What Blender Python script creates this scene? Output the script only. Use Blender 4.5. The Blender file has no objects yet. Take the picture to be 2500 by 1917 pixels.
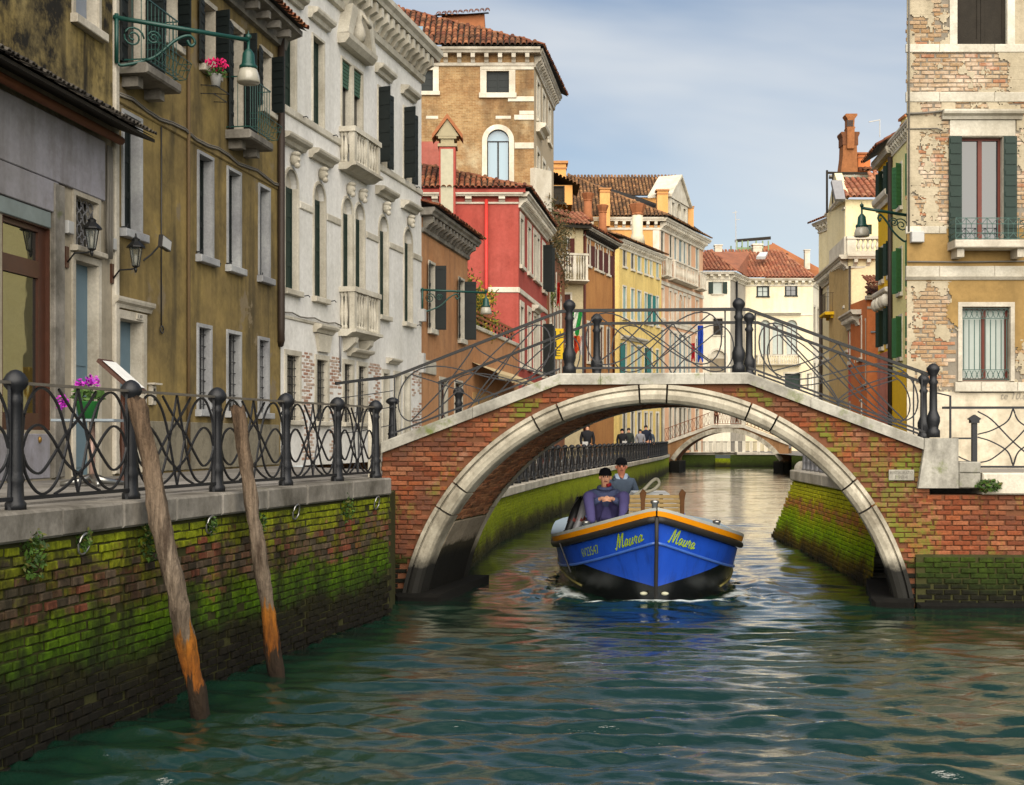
import bpy, math, random
import numpy as np
from mathutils import Vector, Matrix, noise as mnoise
random.seed(7); rng = np.random.default_rng(7)
R = math.radians
SC = bpy.context.scene
COL = SC.collection
# ------------------------------------------------------------------ camera, sky, sun, exposure
FPX, CX, HY, EYE = 3179.0, 1250.0, 1070.0, 2.44      # focal length in photo pixels, centre column, horizon row, eye height over the water
cam = bpy.data.cameras.new('camera'); camo = bpy.data.objects.new('camera', cam); COL.objects.link(camo)
camo.location = (0, 0, EYE); camo.rotation_euler = (R(90), 0, 0)
cam.sensor_width = 36; cam.lens = 36 * FPX / 2500; cam.shift_y = (HY - 958.5) / 2500
cam.clip_start = .1; cam.clip_end = 2000
SC.camera = camo
SUN_AZ, SUN_EL = 178, 38        # compass degrees from +Y towards +X; degrees above the horizon
W = bpy.data.worlds.new('World'); SC.world = W; W.use_nodes = True
wn = W.node_tree.nodes; wl = W.node_tree.links
for n in list(wn): wn.remove(n)
sky = wn.new('ShaderNodeTexSky'); sky.sky_type = 'NISHITA'; sky.sun_disc = False
sky.sun_elevation = R(SUN_EL); sky.sun_rotation = R(SUN_AZ); sky.air_density = 1.05; sky.dust_density = .6; sky.ozone_density = 1.7
tc = wn.new('ShaderNodeTexCoord'); mp = wn.new('ShaderNodeMapping'); mp.inputs['Scale'].default_value = (1.0, 1.0, 2.6); mp.inputs['Location'].default_value = (3.1, 7.3, 1.4)
nz = wn.new('ShaderNodeTexNoise'); nz.inputs['Scale'].default_value = 1.7; nz.inputs['Detail'].default_value = 5; nz.inputs['Roughness'].default_value = .5; nz.inputs['Distortion'].default_value = .5
cr = wn.new('ShaderNodeValToRGB'); cr.color_ramp.elements[0].position = .47; cr.color_ramp.elements[0].color = (.0, .0, .0, 1); cr.color_ramp.elements[1].position = .73; cr.color_ramp.elements[1].color = (.85, .85, .85, 1)
mx = wn.new('ShaderNodeMix'); mx.data_type = 'RGBA'; mx.inputs['B'].default_value = (7.8, 8.0, 8.1, 1)
bg = wn.new('ShaderNodeBackground'); bg.inputs['Strength'].default_value = .066
wo = wn.new('ShaderNodeOutputWorld')
wl.new(tc.outputs['Generated'], mp.inputs['Vector']); wl.new(mp.outputs[0], nz.inputs['Vector']); wl.new(nz.outputs['Fac'], cr.inputs[0])
wl.new(cr.outputs[0], mx.inputs['Factor']); wl.new(sky.outputs[0], mx.inputs['A']); # bright haze low over the horizon, all round
sx_ = wn.new('ShaderNodeSeparateXYZ'); wl.new(tc.outputs['Generated'], sx_.inputs[0])
h1 = wn.new('ShaderNodeMath'); h1.operation = 'MULTIPLY'; h1.inputs[1].default_value = -9.0; wl.new(sx_.outputs[2], h1.inputs[0])
h2 = wn.new('ShaderNodeMath'); h2.operation = 'EXPONENT'; wl.new(h1.outputs[0], h2.inputs[0])
h3 = wn.new('ShaderNodeMath'); h3.operation = 'MULTIPLY'; h3.inputs[1].default_value = .8; h3.use_clamp = True; wl.new(h2.outputs[0], h3.inputs[0])
mh = wn.new('ShaderNodeMix'); mh.data_type = 'RGBA'; mh.inputs['B'].default_value = (8.6, 8.5, 8.0, 1)
wl.new(h3.outputs[0], mh.inputs['Factor']); wl.new(mx.outputs['Result'], mh.inputs['A']); wl.new(mh.outputs['Result'], bg.inputs['Color']); wl.new(bg.outputs[0], wo.inputs['Surface'])
sl = bpy.data.lights.new('sun', 'SUN'); so = bpy.data.objects.new('sun', sl); COL.objects.link(so)
sl.energy = 5.0; sl.angle = R(90); sl.color = (1, .9, .76)
_d = Vector((math.sin(R(SUN_AZ)) * math.cos(R(SUN_EL)), math.cos(R(SUN_AZ)) * math.cos(R(SUN_EL)), math.sin(R(SUN_EL))))
so.rotation_euler = _d.to_track_quat('Z', 'Y').to_euler(); so.location = (0, 0, 40)
vs = SC.view_settings; vs.view_transform = 'Standard'; vs.look = 'None'; vs.gamma = 1; vs.use_curve_mapping = False; vs.exposure = .68
SC.render.engine = 'CYCLES'; SC.cycles.use_denoising = True; SC.cycles.max_bounces = 6; SC.cycles.diffuse_bounces = 3; SC.cycles.glossy_bounces = 3
SC.cycles.caustics_reflective = False; SC.cycles.caustics_refractive = False; SC.cycles.sample_clamp_indirect = 4

# ------------------------------------------------------------------ geometry helpers
def ray(x, y): return Vector(((x - CX) / FPX, 1, (HY - y) / FPX))
def at(x, y, Y): r = ray(x, y) * Y; return Vector((r.x, r.y, r.z + EYE))       # photo pixel and real distance -> point

class Frame:                              # s to the right along a wall, d into the wall, z up
    def __init__(self, a, b, z0=0.0):
        self.a = Vector((a[0], a[1])); b = Vector((b[0], b[1])); self.L = (b - self.a).length
        self.t = (b - self.a) / self.L; self.n = Vector((-self.t.y, self.t.x)); self.z0 = z0
        self.ang = math.atan2(self.t.y, self.t.x)
    def w(self, s, d, z):
        p = self.a + self.t * s + self.n * d
        return Vector((p.x, p.y, z))
    def px(self, x, y=HY, d=0.0):          # photo pixel -> (s, z) on the plane at depth d
        r = ray(x, y); q = r.xy; o = self.a + self.n * d
        k = o.dot(self.n) / q.dot(self.n)
        p = q * k
        return (p - self.a).dot(self.t), r.z * k + EYE
    def s(self, x, d=0.0): return self.px(x, HY, d)[0]
    def mat(self, s, d, z, rz=0.0): return Matrix.Translation(self.w(s, d, z)) @ Matrix.Rotation(self.ang + rz, 4, 'Z')
class World0:
    def w(self, x, y, z): return Vector((x, y, z))
    def mat(self, x, y, z, rz=0.0): return Matrix.Translation((x, y, z)) @ Matrix.Rotation(rz, 4, 'Z')
WF = World0()

class MB:
    def __init__(self, F=WF): self.v = []; self.f = []; self.F = F
    def add(self, vs, fs):
        o = len(self.v); self.v += [tuple(p) for p in vs]; self.f += [tuple(i + o for i in f) for f in fs]; return self
    def quad(self, *pts): return self.add([self.F.w(*p) for p in pts], [tuple(range(len(pts)))])
    def box(self, a, b, c, d, e, f):
        w = self.F.w
        return self.add([w(a, c, e), w(b, c, e), w(b, d, e), w(a, d, e), w(a, c, f), w(b, c, f), w(b, d, f), w(a, d, f)],
                        [(0, 3, 2, 1), (4, 5, 6, 7), (0, 1, 5, 4), (1, 2, 6, 5), (2, 3, 7, 6), (3, 0, 4, 7)])
    def bbox(self, a, b, c, d, e, f, k=.012):      # box with chamfered front edges
        w = self.F.w
        return self.add([w(a, d, e), w(b, d, e), w(b, d, f), w(a, d, f), w(a, c + k, e), w(b, c + k, e), w(b, c + k, f), w(a, c + k, f),
                         w(a + k, c, e + k), w(b - k, c, e + k), w(b - k, c, f - k), w(a + k, c, f - k)],
                        [(0, 3, 2, 1), (4, 5, 1, 0), (5, 6, 2, 1), (6, 7, 3, 2), (7, 4, 0, 3), (4, 8, 9, 5), (5, 9, 10, 6), (6, 10, 11, 7), (7, 11, 8, 4), (8, 11, 10, 9)])
    def prism(self, pts, d0, d1):                  # outline in (s, z), pushed from depth d0 to d1
        n = len(pts); w = self.F.w
        return self.add([w(p[0], d0, p[1]) for p in pts] + [w(p[0], d1, p[1]) for p in pts],
                        [tuple(range(n)), tuple(range(2 * n - 1, n - 1, -1))] + [(i, n + i, n + (i + 1) % n, (i + 1) % n) for i in range(n)])
    def profile(self, pts, s0, s1):                # moulding: outline in (d, z), swept along s
        n = len(pts); w = self.F.w
        return self.add([w(s0, p[0], p[1]) for p in pts] + [w(s1, p[0], p[1]) for p in pts],
                        [tuple(range(n - 1, -1, -1)), tuple(range(n, 2 * n))] + [(i, (i + 1) % n, n + (i + 1) % n, n + i) for i in range(n)])
    def tube(self, pts, r, n=6, closed=False, flat=1.0, cap=True):      # pts in frame coordinates
        P = [Vector(self.F.w(*p)) for p in pts]; m = len(P); rr = r if hasattr(r, '__len__') else [r] * m
        V = []; up = Vector((0, 0, 1))
        for i, p in enumerate(P):
            a = P[(i - 1) % m] if (closed or i) else p; b = P[(i + 1) % m] if (closed or i < m - 1) else p
            t = (b - a).normalized() if (b - a).length > 1e-9 else up
            x = t.cross(up) if abs(t.z) < .95 else t.cross(Vector((0, 1, 0)))
            x.normalize(); y = x.cross(t)
            for k in range(n):
                q = 2 * math.pi * (k + .5) / n
                V.append(p + (x * math.cos(q) * flat + y * math.sin(q)) * rr[i])
        Fs = []
        for i in range(m if closed else m - 1):
            j = (i + 1) % m
            for k in range(n): Fs.append((i * n + k, i * n + (k + 1) % n, j * n + (k + 1) % n, j * n + k))
        if not closed and cap: Fs += [tuple(range(n - 1, -1, -1)), tuple(range((m - 1) * n, m * n))]
        return self.add(V, Fs)
    def lathe(self, c, prof, n=12, flute=0.0):     # prof = [(r, z)...] about a vertical axis through c
        c = Vector(self.F.w(*c)); V = []; m = len(prof)
        for r, z in prof:
            for k in range(n):
                q = 2 * math.pi * k / n; rr = r * (1 - (flute if k % 2 else 0))
                V.append((c.x + rr * math.cos(q), c.y + rr * math.sin(q), c.z + z))
        Fs = [(i * n + k, i * n + (k + 1) % n, (i + 1) * n + (k + 1) % n, (i + 1) * n + k) for i in range(m - 1) for k in range(n)]
        return self.add(V, Fs + [tuple(range(n - 1, -1, -1)), tuple(range((m - 1) * n, m * n))])
    def ball(self, c, r, n=8, m=6, sq=(1, 1, 1)):
        c = Vector(self.F.w(*c)); V = []; 
        for i in range(m + 1):
            th = math.pi * i / m
            for k in range(n):
                q = 2 * math.pi * k / n
                V.append((c.x + r * sq[0] * math.sin(th) * math.cos(q), c.y + r * sq[1] * math.sin(th) * math.sin(q), c.z - r * sq[2] * math.cos(th)))
        return self.add(V, [(i * n + k, i * n + (k + 1) % n, (i + 1) * n + (k + 1) % n, (i + 1) * n + k) for i in range(m) for k in range(n)])
    def mesh(self, name, origin=(0, 0, 0), smooth=False):
        me = bpy.data.meshes.new(name); o = Vector(origin)
        me.from_pydata([(p[0] - o.x, p[1] - o.y, p[2] - o.z) for p in self.v], [], self.f); me.validate(); me.update()
        if smooth: me.polygons.foreach_set('use_smooth', [True] * len(me.polygons))
        return me
    def build(self, name, mat, parent=None, smooth=False, **kw):
        if not self.f: return None
        base = Vector(kw.pop('at', (0, 0, 0)))
        o = bpy.data.objects.new(name, self.mesh(name, worldloc(parent) if parent else base, smooth))
        if not parent: o.location = base
        o.data.materials.append(mat); COL.objects.link(o)
        if parent: o.parent = parent
        return tag(o, **kw)
def worldloc(o):
    p = Vector((0, 0, 0))
    while o: p += o.location; o = o.parent
    return p
def tag(o, label=None, cat=None, group=None, kind=None):
    if label: o['label'] = label
    if cat: o['category'] = cat
    if group: o['group'] = group
    if kind: o['kind'] = kind
    return o
def thing(name, label, cat, loc, group=None):
    o = bpy.data.objects.new(name, None); o.empty_display_size = .2; o.location = loc; COL.objects.link(o)
    return tag(o, label, cat, group)
def piece(name, me, parent, Mw, mat=None):          # one piece sharing mesh data
    o = bpy.data.objects.new(name, me); COL.objects.link(o); o.parent = parent
    o.matrix_basis = Matrix.Translation(-worldloc(parent)) @ Mw
    return o
def joined(name, me, mats, parent, mat, kind='stuff'):   # many pieces in one mesh
    if not mats: return None
    V = np.empty(len(me.vertices) * 3); me.vertices.foreach_get('co', V); V = V.reshape(-1, 3); nv = len(V)
    fs = [tuple(p.vertices) for p in me.polygons]; base = np.array(worldloc(parent))
    VV = []; FF = []
    for i, m in enumerate(mats):
        A = np.array(m); VV.append(V @ A[:3, :3].T + A[:3, 3] - base); FF += [tuple(j + i * nv for j in f) for f in fs]
    nm = bpy.data.meshes.new(name); nm.from_pydata(np.concatenate(VV).tolist(), [], FF); nm.update(); nm.materials.append(mat)
    if me.polygons and me.polygons[0].use_smooth: nm.polygons.foreach_set('use_smooth', [True] * len(nm.polygons))
    o = bpy.data.objects.new(name, nm); COL.objects.link(o); o.parent = parent
    return tag(o, kind=kind)
def lay(name, meshes, mats, parent, mat, limit=300, rest=None):     # the nearest pieces as objects, what is past the limit joined
    order = sorted(range(len(mats)), key=lambda i: (mats[i].translation - Vector((0, 0, EYE))).length)
    for i in order[:limit]: piece(name, meshes[i % len(meshes)], parent, mats[i])
    if len(order) > limit: joined(rest or name + '_field', meshes[0], [mats[i] for i in order[limit:]], parent, mat)
def fbm(x, y, z=0.0, o=4): return mnoise.fractal(Vector((x, y, z)), .6, 2.0, o)
def arc(cx, cz, r, a0, a1, n): return [(cx + r * math.cos(R(a0 + (a1 - a0) * i / n)), cz + r * math.sin(R(a0 + (a1 - a0) * i / n))) for i in range(n + 1)]
def spline(P, n=8):                                  # Catmull-Rom through points
    P = [Vector(p) for p in P]; Q = [P[0] * 2 - P[1]] + P + [P[-1] * 2 - P[-2]]; out = []
    for i in range(1, len(Q) - 2):
        a, b, c, d = Q[i - 1:i + 3]
        for k in range(n):
            t = k / n; out.append(.5 * ((2 * b) + (c - a) * t + (2 * a - 5 * b + 4 * c - d) * t * t + (3 * b - a - 3 * c + d) * t ** 3))
    return out + [P[-1]]
# ------------------------------------------------------------------ materials
def hx(h):
    h = h.lstrip('#'); c = [int(h[i:i + 2], 16) / 255 for i in (0, 2, 4)]
    return tuple((x / 12.92 if x <= .04045 else ((x + .055) / 1.055) ** 2.4) for x in c) + (1,)
class NT:
    def __init__(s, name, rough=.8, spec=.3, metal=0.0):
        s.m = bpy.data.materials.new(name); s.m.use_nodes = True; s.t = s.m.node_tree
        s.b = s.t.nodes['Principled BSDF']; s.set('Roughness', rough); s.set('Metallic', metal); s.set('Specular IOR Level', spec)
        s.geo = s.t.nodes.new('ShaderNodeNewGeometry'); s.pos = s.geo.outputs['Position']
    def set(s, k, v):
        if hasattr(v, 'is_output') or isinstance(v, bpy.types.NodeSocket): s.t.links.new(v, s.b.inputs[k])
        else: s.b.inputs[k].default_value = v
        return s
    def n(s, typ, out=0, ins=None, **at):
        nd = s.t.nodes.new('ShaderNode' + typ)
        for k, v in at.items(): setattr(nd, k, v)
        for k, v in (ins or {}).items():
            i = nd.inputs[k]
            if isinstance(v, bpy.types.NodeSocket): s.t.links.new(v, i)
            else: i.default_value = v
        return nd.outputs[out]
    def map(s, sc=(1, 1, 1), loc=(0, 0, 0), v=None): return s.n('Mapping', ins={'Vector': v or s.pos, 'Scale': sc, 'Location': loc})
    def noise(s, scale, det=4, rough=.55, v=None, dist=0.0): return s.n('TexNoise', 'Fac', {'Vector': v or s.pos, 'Scale': scale, 'Detail': det, 'Roughness': rough, 'Distortion': dist})
    def ramp(s, f, stops, out=0, interp='LINEAR'):
        nd = s.t.nodes.new('ShaderNodeValToRGB'); e = nd.color_ramp.elements; nd.color_ramp.interpolation = interp
        while len(e) < len(stops): e.new(.5)
        for i, st in enumerate(stops):
            e[i].position = st[0]; c = hx(st[1]) if isinstance(st[1], str) else (st[1],) * 3 + (1,)
            e[i].color = c[:3] + ((st[2] if len(st) > 2 else 1),)
        s.t.links.new(f, nd.inputs[0]); return nd.outputs[out]
    def mix(s, f, a, b, mode='MIX'):
        nd = s.t.nodes.new('ShaderNodeMix'); nd.data_type = 'RGBA'; nd.blend_type = mode
        for k, v in (('Factor', f), ('A', a), ('B', b)):
            if isinstance(v, bpy.types.NodeSocket): s.t.links.new(v, nd.inputs[k] if k == 'Factor' else nd.inputs[6 if k == 'A' else 7])
            elif k == 'Factor': nd.inputs[0].default_value = v
            else: nd.inputs[6 if k == 'A' else 7].default_value = hx(v) if isinstance(v, str) else v
        return nd.outputs[2]
    def ma(s, op, a, b=0.0, clamp=False): return s.n('Math', 0, {0: a, 1: b}, operation=op, use_clamp=clamp)
    def xyz(s): nd = s.t.nodes.new('ShaderNodeSeparateXYZ'); s.t.links.new(s.pos, nd.inputs[0]); return nd.outputs
    def bump(s, h, st=.3, d=.02):
        s.set('Normal', s.n('Bump', 0, {'Height': h, 'Strength': st, 'Distance': d})); return s
    def rnd(s):                                     # a number for each piece, object or island
        a = s.n('ObjectInfo', 'Random'); return s.ma('FRACT', s.ma('ADD', a, s.geo.outputs['Random Per Island']))
    def col(s, c): s.set('Base Color', hx(c) if isinstance(c, str) else c); return s
MT = {}
def flat(name, c, rough=.7, spec=.3, metal=0.0, var=.25, scale=6, bump=.15, bd=.006):
    if name in MT: return MT[name]
    n = NT(name, rough, spec, metal); f = n.noise(scale, 5, .6)
    k = hx(c); dk = tuple(x * (1 - var) for x in k[:3]) + (1,); lt = tuple(min(1, x * (1 + var * .7)) for x in k[:3]) + (1,)
    n.col(n.mix(f, dk, lt))
    if bump: n.bump(n.noise(scale * 6, 4), bump, bd)
    MT[name] = n.m; return n.m
def plaster(name, base, stain, light, amt=.5, streak=.5, scale=.55, patch=None, bump=.25, fine=9, pamt=.56, cov=.5, soft=.18):
    n = NT(name, .9, .15)
    big = n.noise(scale, 6, .62); st = n.noise(1.0, 5, .6, n.map((2.6, 2.6, .28))); fi = n.noise(fine, 5, .65)
    c = n.mix(n.ramp(big, [(.35, 0.0), (.65, 1.0)]), light, base)
    c = n.mix(n.ma('MULTIPLY', n.ramp(st, [(.46, 0.0), (.72, 1.0)]), streak), c, stain)
    c = n.mix(n.ma('MULTIPLY', n.ramp(n.noise(scale * 2.3, 7, .7), [(cov, 0.0), (cov + soft, 1.0)]), amt), c, stain)
    if patch: c = n.mix(n.ramp(n.noise(scale * 1.6, 8, .6, n.map(loc=(5, 3, 9)), .3), [(pamt, 0.0), (pamt + .02, 1.0)]), c, patch)
    c = n.mix(.22, c, n.ramp(fi, [(.3, '6a6660'), (.7, 'ffffff')]), 'MULTIPLY')
    n.col(c); n.bump(n.ma('ADD', n.ma('MULTIPLY', fi, .5), n.noise(2.2, 5)), bump, .03)
    return n.m
def stone(name, base, dark, moss=None, mamt=.6, scale=1.2, rough=.75, bump=.3, wet=None):
    n = NT(name, rough, .3)
    c = n.mix(n.ramp(n.noise(scale, 7, .65), [(.38, 0.0), (.7, 1.0)]), base, dark)
    c = n.mix(n.ramp(n.noise(scale * 1.3, 6, .7, n.map((2, 2, .5), (3, 1, 2))), [(.52, 0.0), (.74, .7)]), c, dark)
    rr = n.rnd(); c = n.mix(.3, c, n.ramp(rr, [(0, '9a968e'), (1, 'ffffff')]), 'MULTIPLY')
    if moss: c = n.mix(n.ramp(n.noise(2.1, 7, .7, n.map(loc=(9, 4, 2))), [(mamt, 0.0), (mamt + .12, .85)]), c, moss)
    if wet: c = n.mix(n.ramp(n.ma('ADD', n.xyz()[2], n.ma('MULTIPLY', n.noise(3, 6, .7), .3)), [(.0, 1.0), (.0 + wet, 1.0), (min(1, wet + .22), 0.0)]), c, '15140f')
    fi = n.noise(24, 5, .7); c = n.mix(.25, c, n.ramp(fi, [(.3, '5c5a55'), (.65, 'ffffff')]), 'MULTIPLY')
    n.col(c); n.bump(n.ma('ADD', fi, n.ma('MULTIPLY', n.noise(5, 5), 2.0)), bump, .012)
    return n.m
def bricks(name, cols, zones=None, grime=None, gamt=.55, white=None, mossy=None, zoff=.35, wamt=.58, dark=None):
    # cols: one for each brick; zones: growth by height over the water (z, colour, cover); mossy: free patches
    n = NT(name, .9, .15); r = n.rnd()
    c = n.ramp(r, [(i / len(cols), k) for i, k in enumerate(cols)], interp='CONSTANT')
    fi = n.noise(30, 5, .7); c = n.mix(.5, c, n.ramp(fi, [(.3, '4a4642'), (.7, 'ffffff')]), 'MULTIPLY')
    if white: c = n.mix(n.ramp(n.noise(1.3, 7, .7, n.map(loc=(2, 8, 5))), [(wamt, 0.0), (wamt + .14, .8)]), c, white)
    if grime: c = n.mix(n.ramp(n.noise(.9, 7, .65, n.map(loc=(7, 1, 3))), [(gamt, 0.0), (gamt + .2, .85)]), c, grime)
    if mossy: c = n.mix(n.ramp(n.noise(1.5, 8, .7, n.map((1, 1, .55), (1, 6, 8))), [(mossy[1], 0.0), (mossy[1] + .1, .92)]), c, n.mix(n.noise(7, 3), mossy[0], mossy[2]))
    if zones:
        z = n.xyz()[2]; zz = n.ma('ADD', z, n.ma('MULTIPLY', n.ma('SUBTRACT', n.noise(1.1, 6, .6), .5), zoff * 2))
        fz = n.ma('DIVIDE', zz, 2.5)
        st = [(a / 2.5, b, cc) for a, b, cc in zones]
        zc = n.ramp(fz, st); za = n.ramp(fz, st, 1)
        br = n.ma('ADD', n.ma('MULTIPLY', n.noise(4.5, 7, .75), .75), n.ma('MULTIPLY', r, .28))
        th = n.ma('GREATER_THAN', za, br)
        sm = n.ma('SUBTRACT', za, br); k = n.ramp(n.ma('ADD', n.ma('MULTIPLY', sm, 4.0), .5, True), [(.2, 0.0), (.8, 1.0)])
        zc = n.mix(.75, zc, n.ramp(n.noise(13, 5, .7), [(.28, '2c2c22'), (.72, 'ffffff')]), 'MULTIPLY')
        c = n.mix(k, c, zc)
    if dark: c = n.mix(n.ramp(n.noise(1.6, 7, .7, n.map((1, 1, .35), (11, 2, 4))), [(dark, 0.0), (dark + .16, .85)]), c, '14130d')
    n.col(c); n.bump(n.ma('ADD', fi, n.noise(9, 4)), .5, .015)
    return n.m
def leafmat(name, cols, rough=.6):
    n = NT(name, rough, .3); n.col(n.ramp(n.rnd(), [(i / len(cols), k) for i, k in enumerate(cols)], interp='CONSTANT')); n.set('Subsurface Weight', 0.0); return n.m
def tilemat(name, cols, dark='3a2a20'):
    n = NT(name, .85, .2); c = n.ramp(n.rnd(), [(i / len(cols), k) for i, k in enumerate(cols)], interp='CONSTANT')
    c = n.mix(n.ramp(n.noise(.9, 7, .75), [(.4, 0.0), (.62, .8)]), c, dark)
    c = n.mix(.4, c, n.ramp(n.noise(18, 4, .7), [(.3, '55504a'), (.7, 'ffffff')]), 'MULTIPLY'); n.col(c); return n.m

LEFTWALL = [(0, '15130d', 1.15), (.3, '1e1a11', 1.05), (.52, '26260f', .95), (.7, '456408', .98), (.9, '56700c', .74), (1.05, '5c6014', .42), (1.3, '7a7a1c', .42), (1.6, '8c961c', .74), (1.8, '55601c', .85)]
m_brick_quay = bricks('quay brick', ['623a2a', '70452f', '523828', '7a5640', '624634', '665646', '443a2e', '7c4632'], LEFTWALL, '4d4636', .46, dark=.45)
m_brick_quay_far = bricks('far quay brick', ['b87040', 'c47c44', 'a87040', 'cc8a48', 'b0844a'], [(0, '2a2412', 1.1), (.22, '6a5a14', 1.0), (.5, '94bc0c', 1.1), (.75, 'aebc14', .7), (.95, 'c09a2a', .4), (1.2, 'd2d024', .75), (1.4, 'd8d830', .8)], '8a7a30', .6)
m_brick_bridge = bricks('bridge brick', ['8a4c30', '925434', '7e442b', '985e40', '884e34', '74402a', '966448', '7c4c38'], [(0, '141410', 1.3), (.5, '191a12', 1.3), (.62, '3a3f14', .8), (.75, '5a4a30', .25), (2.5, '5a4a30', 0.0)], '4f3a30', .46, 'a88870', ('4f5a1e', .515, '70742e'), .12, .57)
m_brick_house = bricks('house brick', ['ab9070', 'a48562', 'b09678', 'b69e80', 'a88c6a', 'a8785a', 'ae9274', 'b6a286'], None, '8a7862', .56, 'cbbcaa', None, .3, .5)
m_brick_pier = bricks('palace brick', ['b59a88', 'ac8c78', 'b9a494', 'bfae9e', 'a8826e'], None, '948878', .58, 'c4b4a4')
m_mortar = flat('mortar', '7d766a', .95, .1, 0, .35, 3, .5, .02)
m_mortar_moss = flat('mossy mortar', '3a3a22', .95, .1, 0, .5, 3, .5, .02)
m_mortar_bridge = flat('bridge mortar', '6a4632', .95, .1, 0, .35, 3, .5, .02)
m_kerb = stone('kerb stone', '928d84', '4c483f', '565c28', .62, 1.6)
m_kerb_light = stone('pale kerb stone', 'cfc8b8', '9c9484', '7c8040', .7)
m_istria = stone('istrian stone', 'cdc6b4', '8f8878', None, .6, .9)
m_ring = stone('arch stone', 'c6bfac', '6c6454', '6d6a3a', .66, 1.6, wet=.68)
m_coping = stone('coping stone', 'aeaba0', '625f56', '5c6820', .53, 1.6)
m_white = stone('white stone', 'd6d1c2', 'a49d8c', None, .6, 1.0)
m_white_far = stone('far white stone', 'e2dccb', 'bdb4a0', None, .6, 1.0)
m_paving = stone('paving stone', '908c86', '68645d', None, .6, .8)
m_iron = flat('cast iron', '181a1e', .5, .4, .1, .35, 9, .3, .006)
m_iron_light = flat('worn iron bar', '3a3836', .5, .5, .4, .4, 6, .2, .004)
m_rail_top = flat('worn rail top', '6f6a62', .45, .5, .5, .35, 5, .2, .004)
m_green_iron = flat('green painted iron', '0f4038', .4, .5, .1, .3, 10, .2, .004)
m_black = flat('black paint', '0e0f10', .5, .4, .1, .3, 10, .1, .004)
m_rubber = flat('rubber', '141414', .75, .3, 0, .4, 10, .3, .004)
m_steel = flat('steel', '9a9a96', .3, .5, .9, .3, 10, .1, .004)
m_lead = flat('lead pipe', '77777a', .55, .5, .3, .3, 5, .2, .006)
m_brownpipe = flat('brown pipe', '33281f', .6, .4, .1, .3, 5, .2, .006)
m_greenshut = flat('green shutter', '10271f', .6, .35, 0, .35, 4, .3, .006)
m_greenshut2 = flat('bright green shutter', '2c5a34', .6, .35, 0, .3, 4, .3, .006)
m_darkshut = flat('dark green shutter', '0a1413', .6, .35, 0, .35, 4, .3, .006)
m_teal = flat('teal door', '1c6a66', .6, .35, 0, .3, 4, .3, .006)
m_redshut = flat('dark red shutter', '4f241c', .65, .3, 0, .35, 4, .3, .006)
m_greyshut = flat('grey shutter', '7c8a8c', .7, .3, 0, .3, 3, .3, .006)
m_wood = flat('brown window wood', '46281a', .45, .4, 0, .4, 7, .3, .005)
m_darkwood = flat('weathered dark wood', '2c2822', .85, .2, 0, .55, 5, .6, .01)
m_bluedoor = flat('blue grey door', '5f7580', .6, .35, 0, .2, 3, .3, .006)
m_panel = flat('pale plaster panel', '8f8f96', .85, .2, 0, .2, 2, .3, .01)
m_cable = flat('cable', '6a665e', .7, .3, 0, .3, 8, 0)
m_boxgrey = flat('grey plastic box', 'a9a9a6', .6, .3, 0, .12, 8, .1, .003)
def glass(name, c, rough=.04, spec=.9):
    n = NT(name, rough, spec); n.col(c); n.bump(n.noise(1.3, 2), .12, .02); return n.m
m_glass = glass('window glass', '20262a')
m_glass_blue = glass('pale curtain behind glass', '7c93a0', .15, .6)
m_glass_dark = glass('dark window', '15181a', .12, .6)
m_curtain = flat('white curtain', 'aab2ac', .8, .2, 0, .15, 4, .3, .01)
m_tile = tilemat('terracotta tile', ['8e5438', '9c6244', '7c4834', 'a6704e', '6a4030', '9c6444', '845a3e'])
m_tile_or = tilemat('orange tile', ['a4654a', 'b07456', '985a42', 'b88262', 'a0684e'], '7a5444')
m_tile_br = tilemat('brown tile', ['7c5a40', '8c6848', '9a7450', '6f5038', 'a67a52', '84603f'], '4a3a2a')
m_terra = flat('terracotta', '96603f', .85, .2, 0, .35, 5, .4, .01)
# ------------------------------------------------------------------ pieces shared by walls and roofs
def brick_mesh(name, l, h, mat, seed=0, dep=.03):
    r = random.Random(seed); k = .008; j = lambda a=.004: r.uniform(-a, a)
    x0, x1, z0, z1 = -l / 2 + .005 + j(), l / 2 - .005 + j(), -h / 2 + .005 + j(.003), h / 2 - .004 + j(.003)
    v = [(x0, dep, z0), (x1, dep, z0), (x1, dep, z1), (x0, dep, z1), (x0, k, z0), (x1, k, z0), (x1, k, z1), (x0, k, z1),
         (x0 + k + j(), j(.003), z0 + k), (x1 - k + j(), j(.003), z0 + k), (x1 - k + j(), j(.003), z1 - k), (x0 + k + j(), j(.003), z1 - k)]
    f = [(4, 5, 1, 0), (5, 6, 2, 1), (6, 7, 3, 2), (7, 4, 0, 3), (4, 8, 9, 5), (5, 9, 10, 6), (6, 10, 11, 7), (7, 11, 8, 4), (8, 11, 10, 9)]
    me = bpy.data.meshes.new(name); me.from_pydata(v, [], f); me.update(); me.materials.append(mat); return me
def brick_set(name, l, h, mat, n=6, dep=.03): return [brick_mesh(name, l, h, mat, i, dep) for i in range(n)]
def brick_spots(F, s0, s1, z0, z1, l, h, inside=None, d=0.0, rag=.006):
    out = []; row = 0; z = z0 + h / 2
    while z < z1 - h * .3:
        s = s0 + (l / 2 if row % 2 else 0) + random.uniform(-.02, .02)
        while s < s1 + l * .25:
            if random.random() > .012 and (inside is None or inside(s, z)):
                M = F.mat(s, d + random.uniform(-rag, rag), z + random.uniform(-.003, .003)) @ Matrix.Diagonal((random.uniform(.84, 1.03), 1, random.uniform(.88, 1.04), 1))
                out.append(M @ Matrix.Rotation(random.uniform(-.012, .012), 4, 'Y'))
            s += l
        z += h; row += 1
    return out
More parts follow.
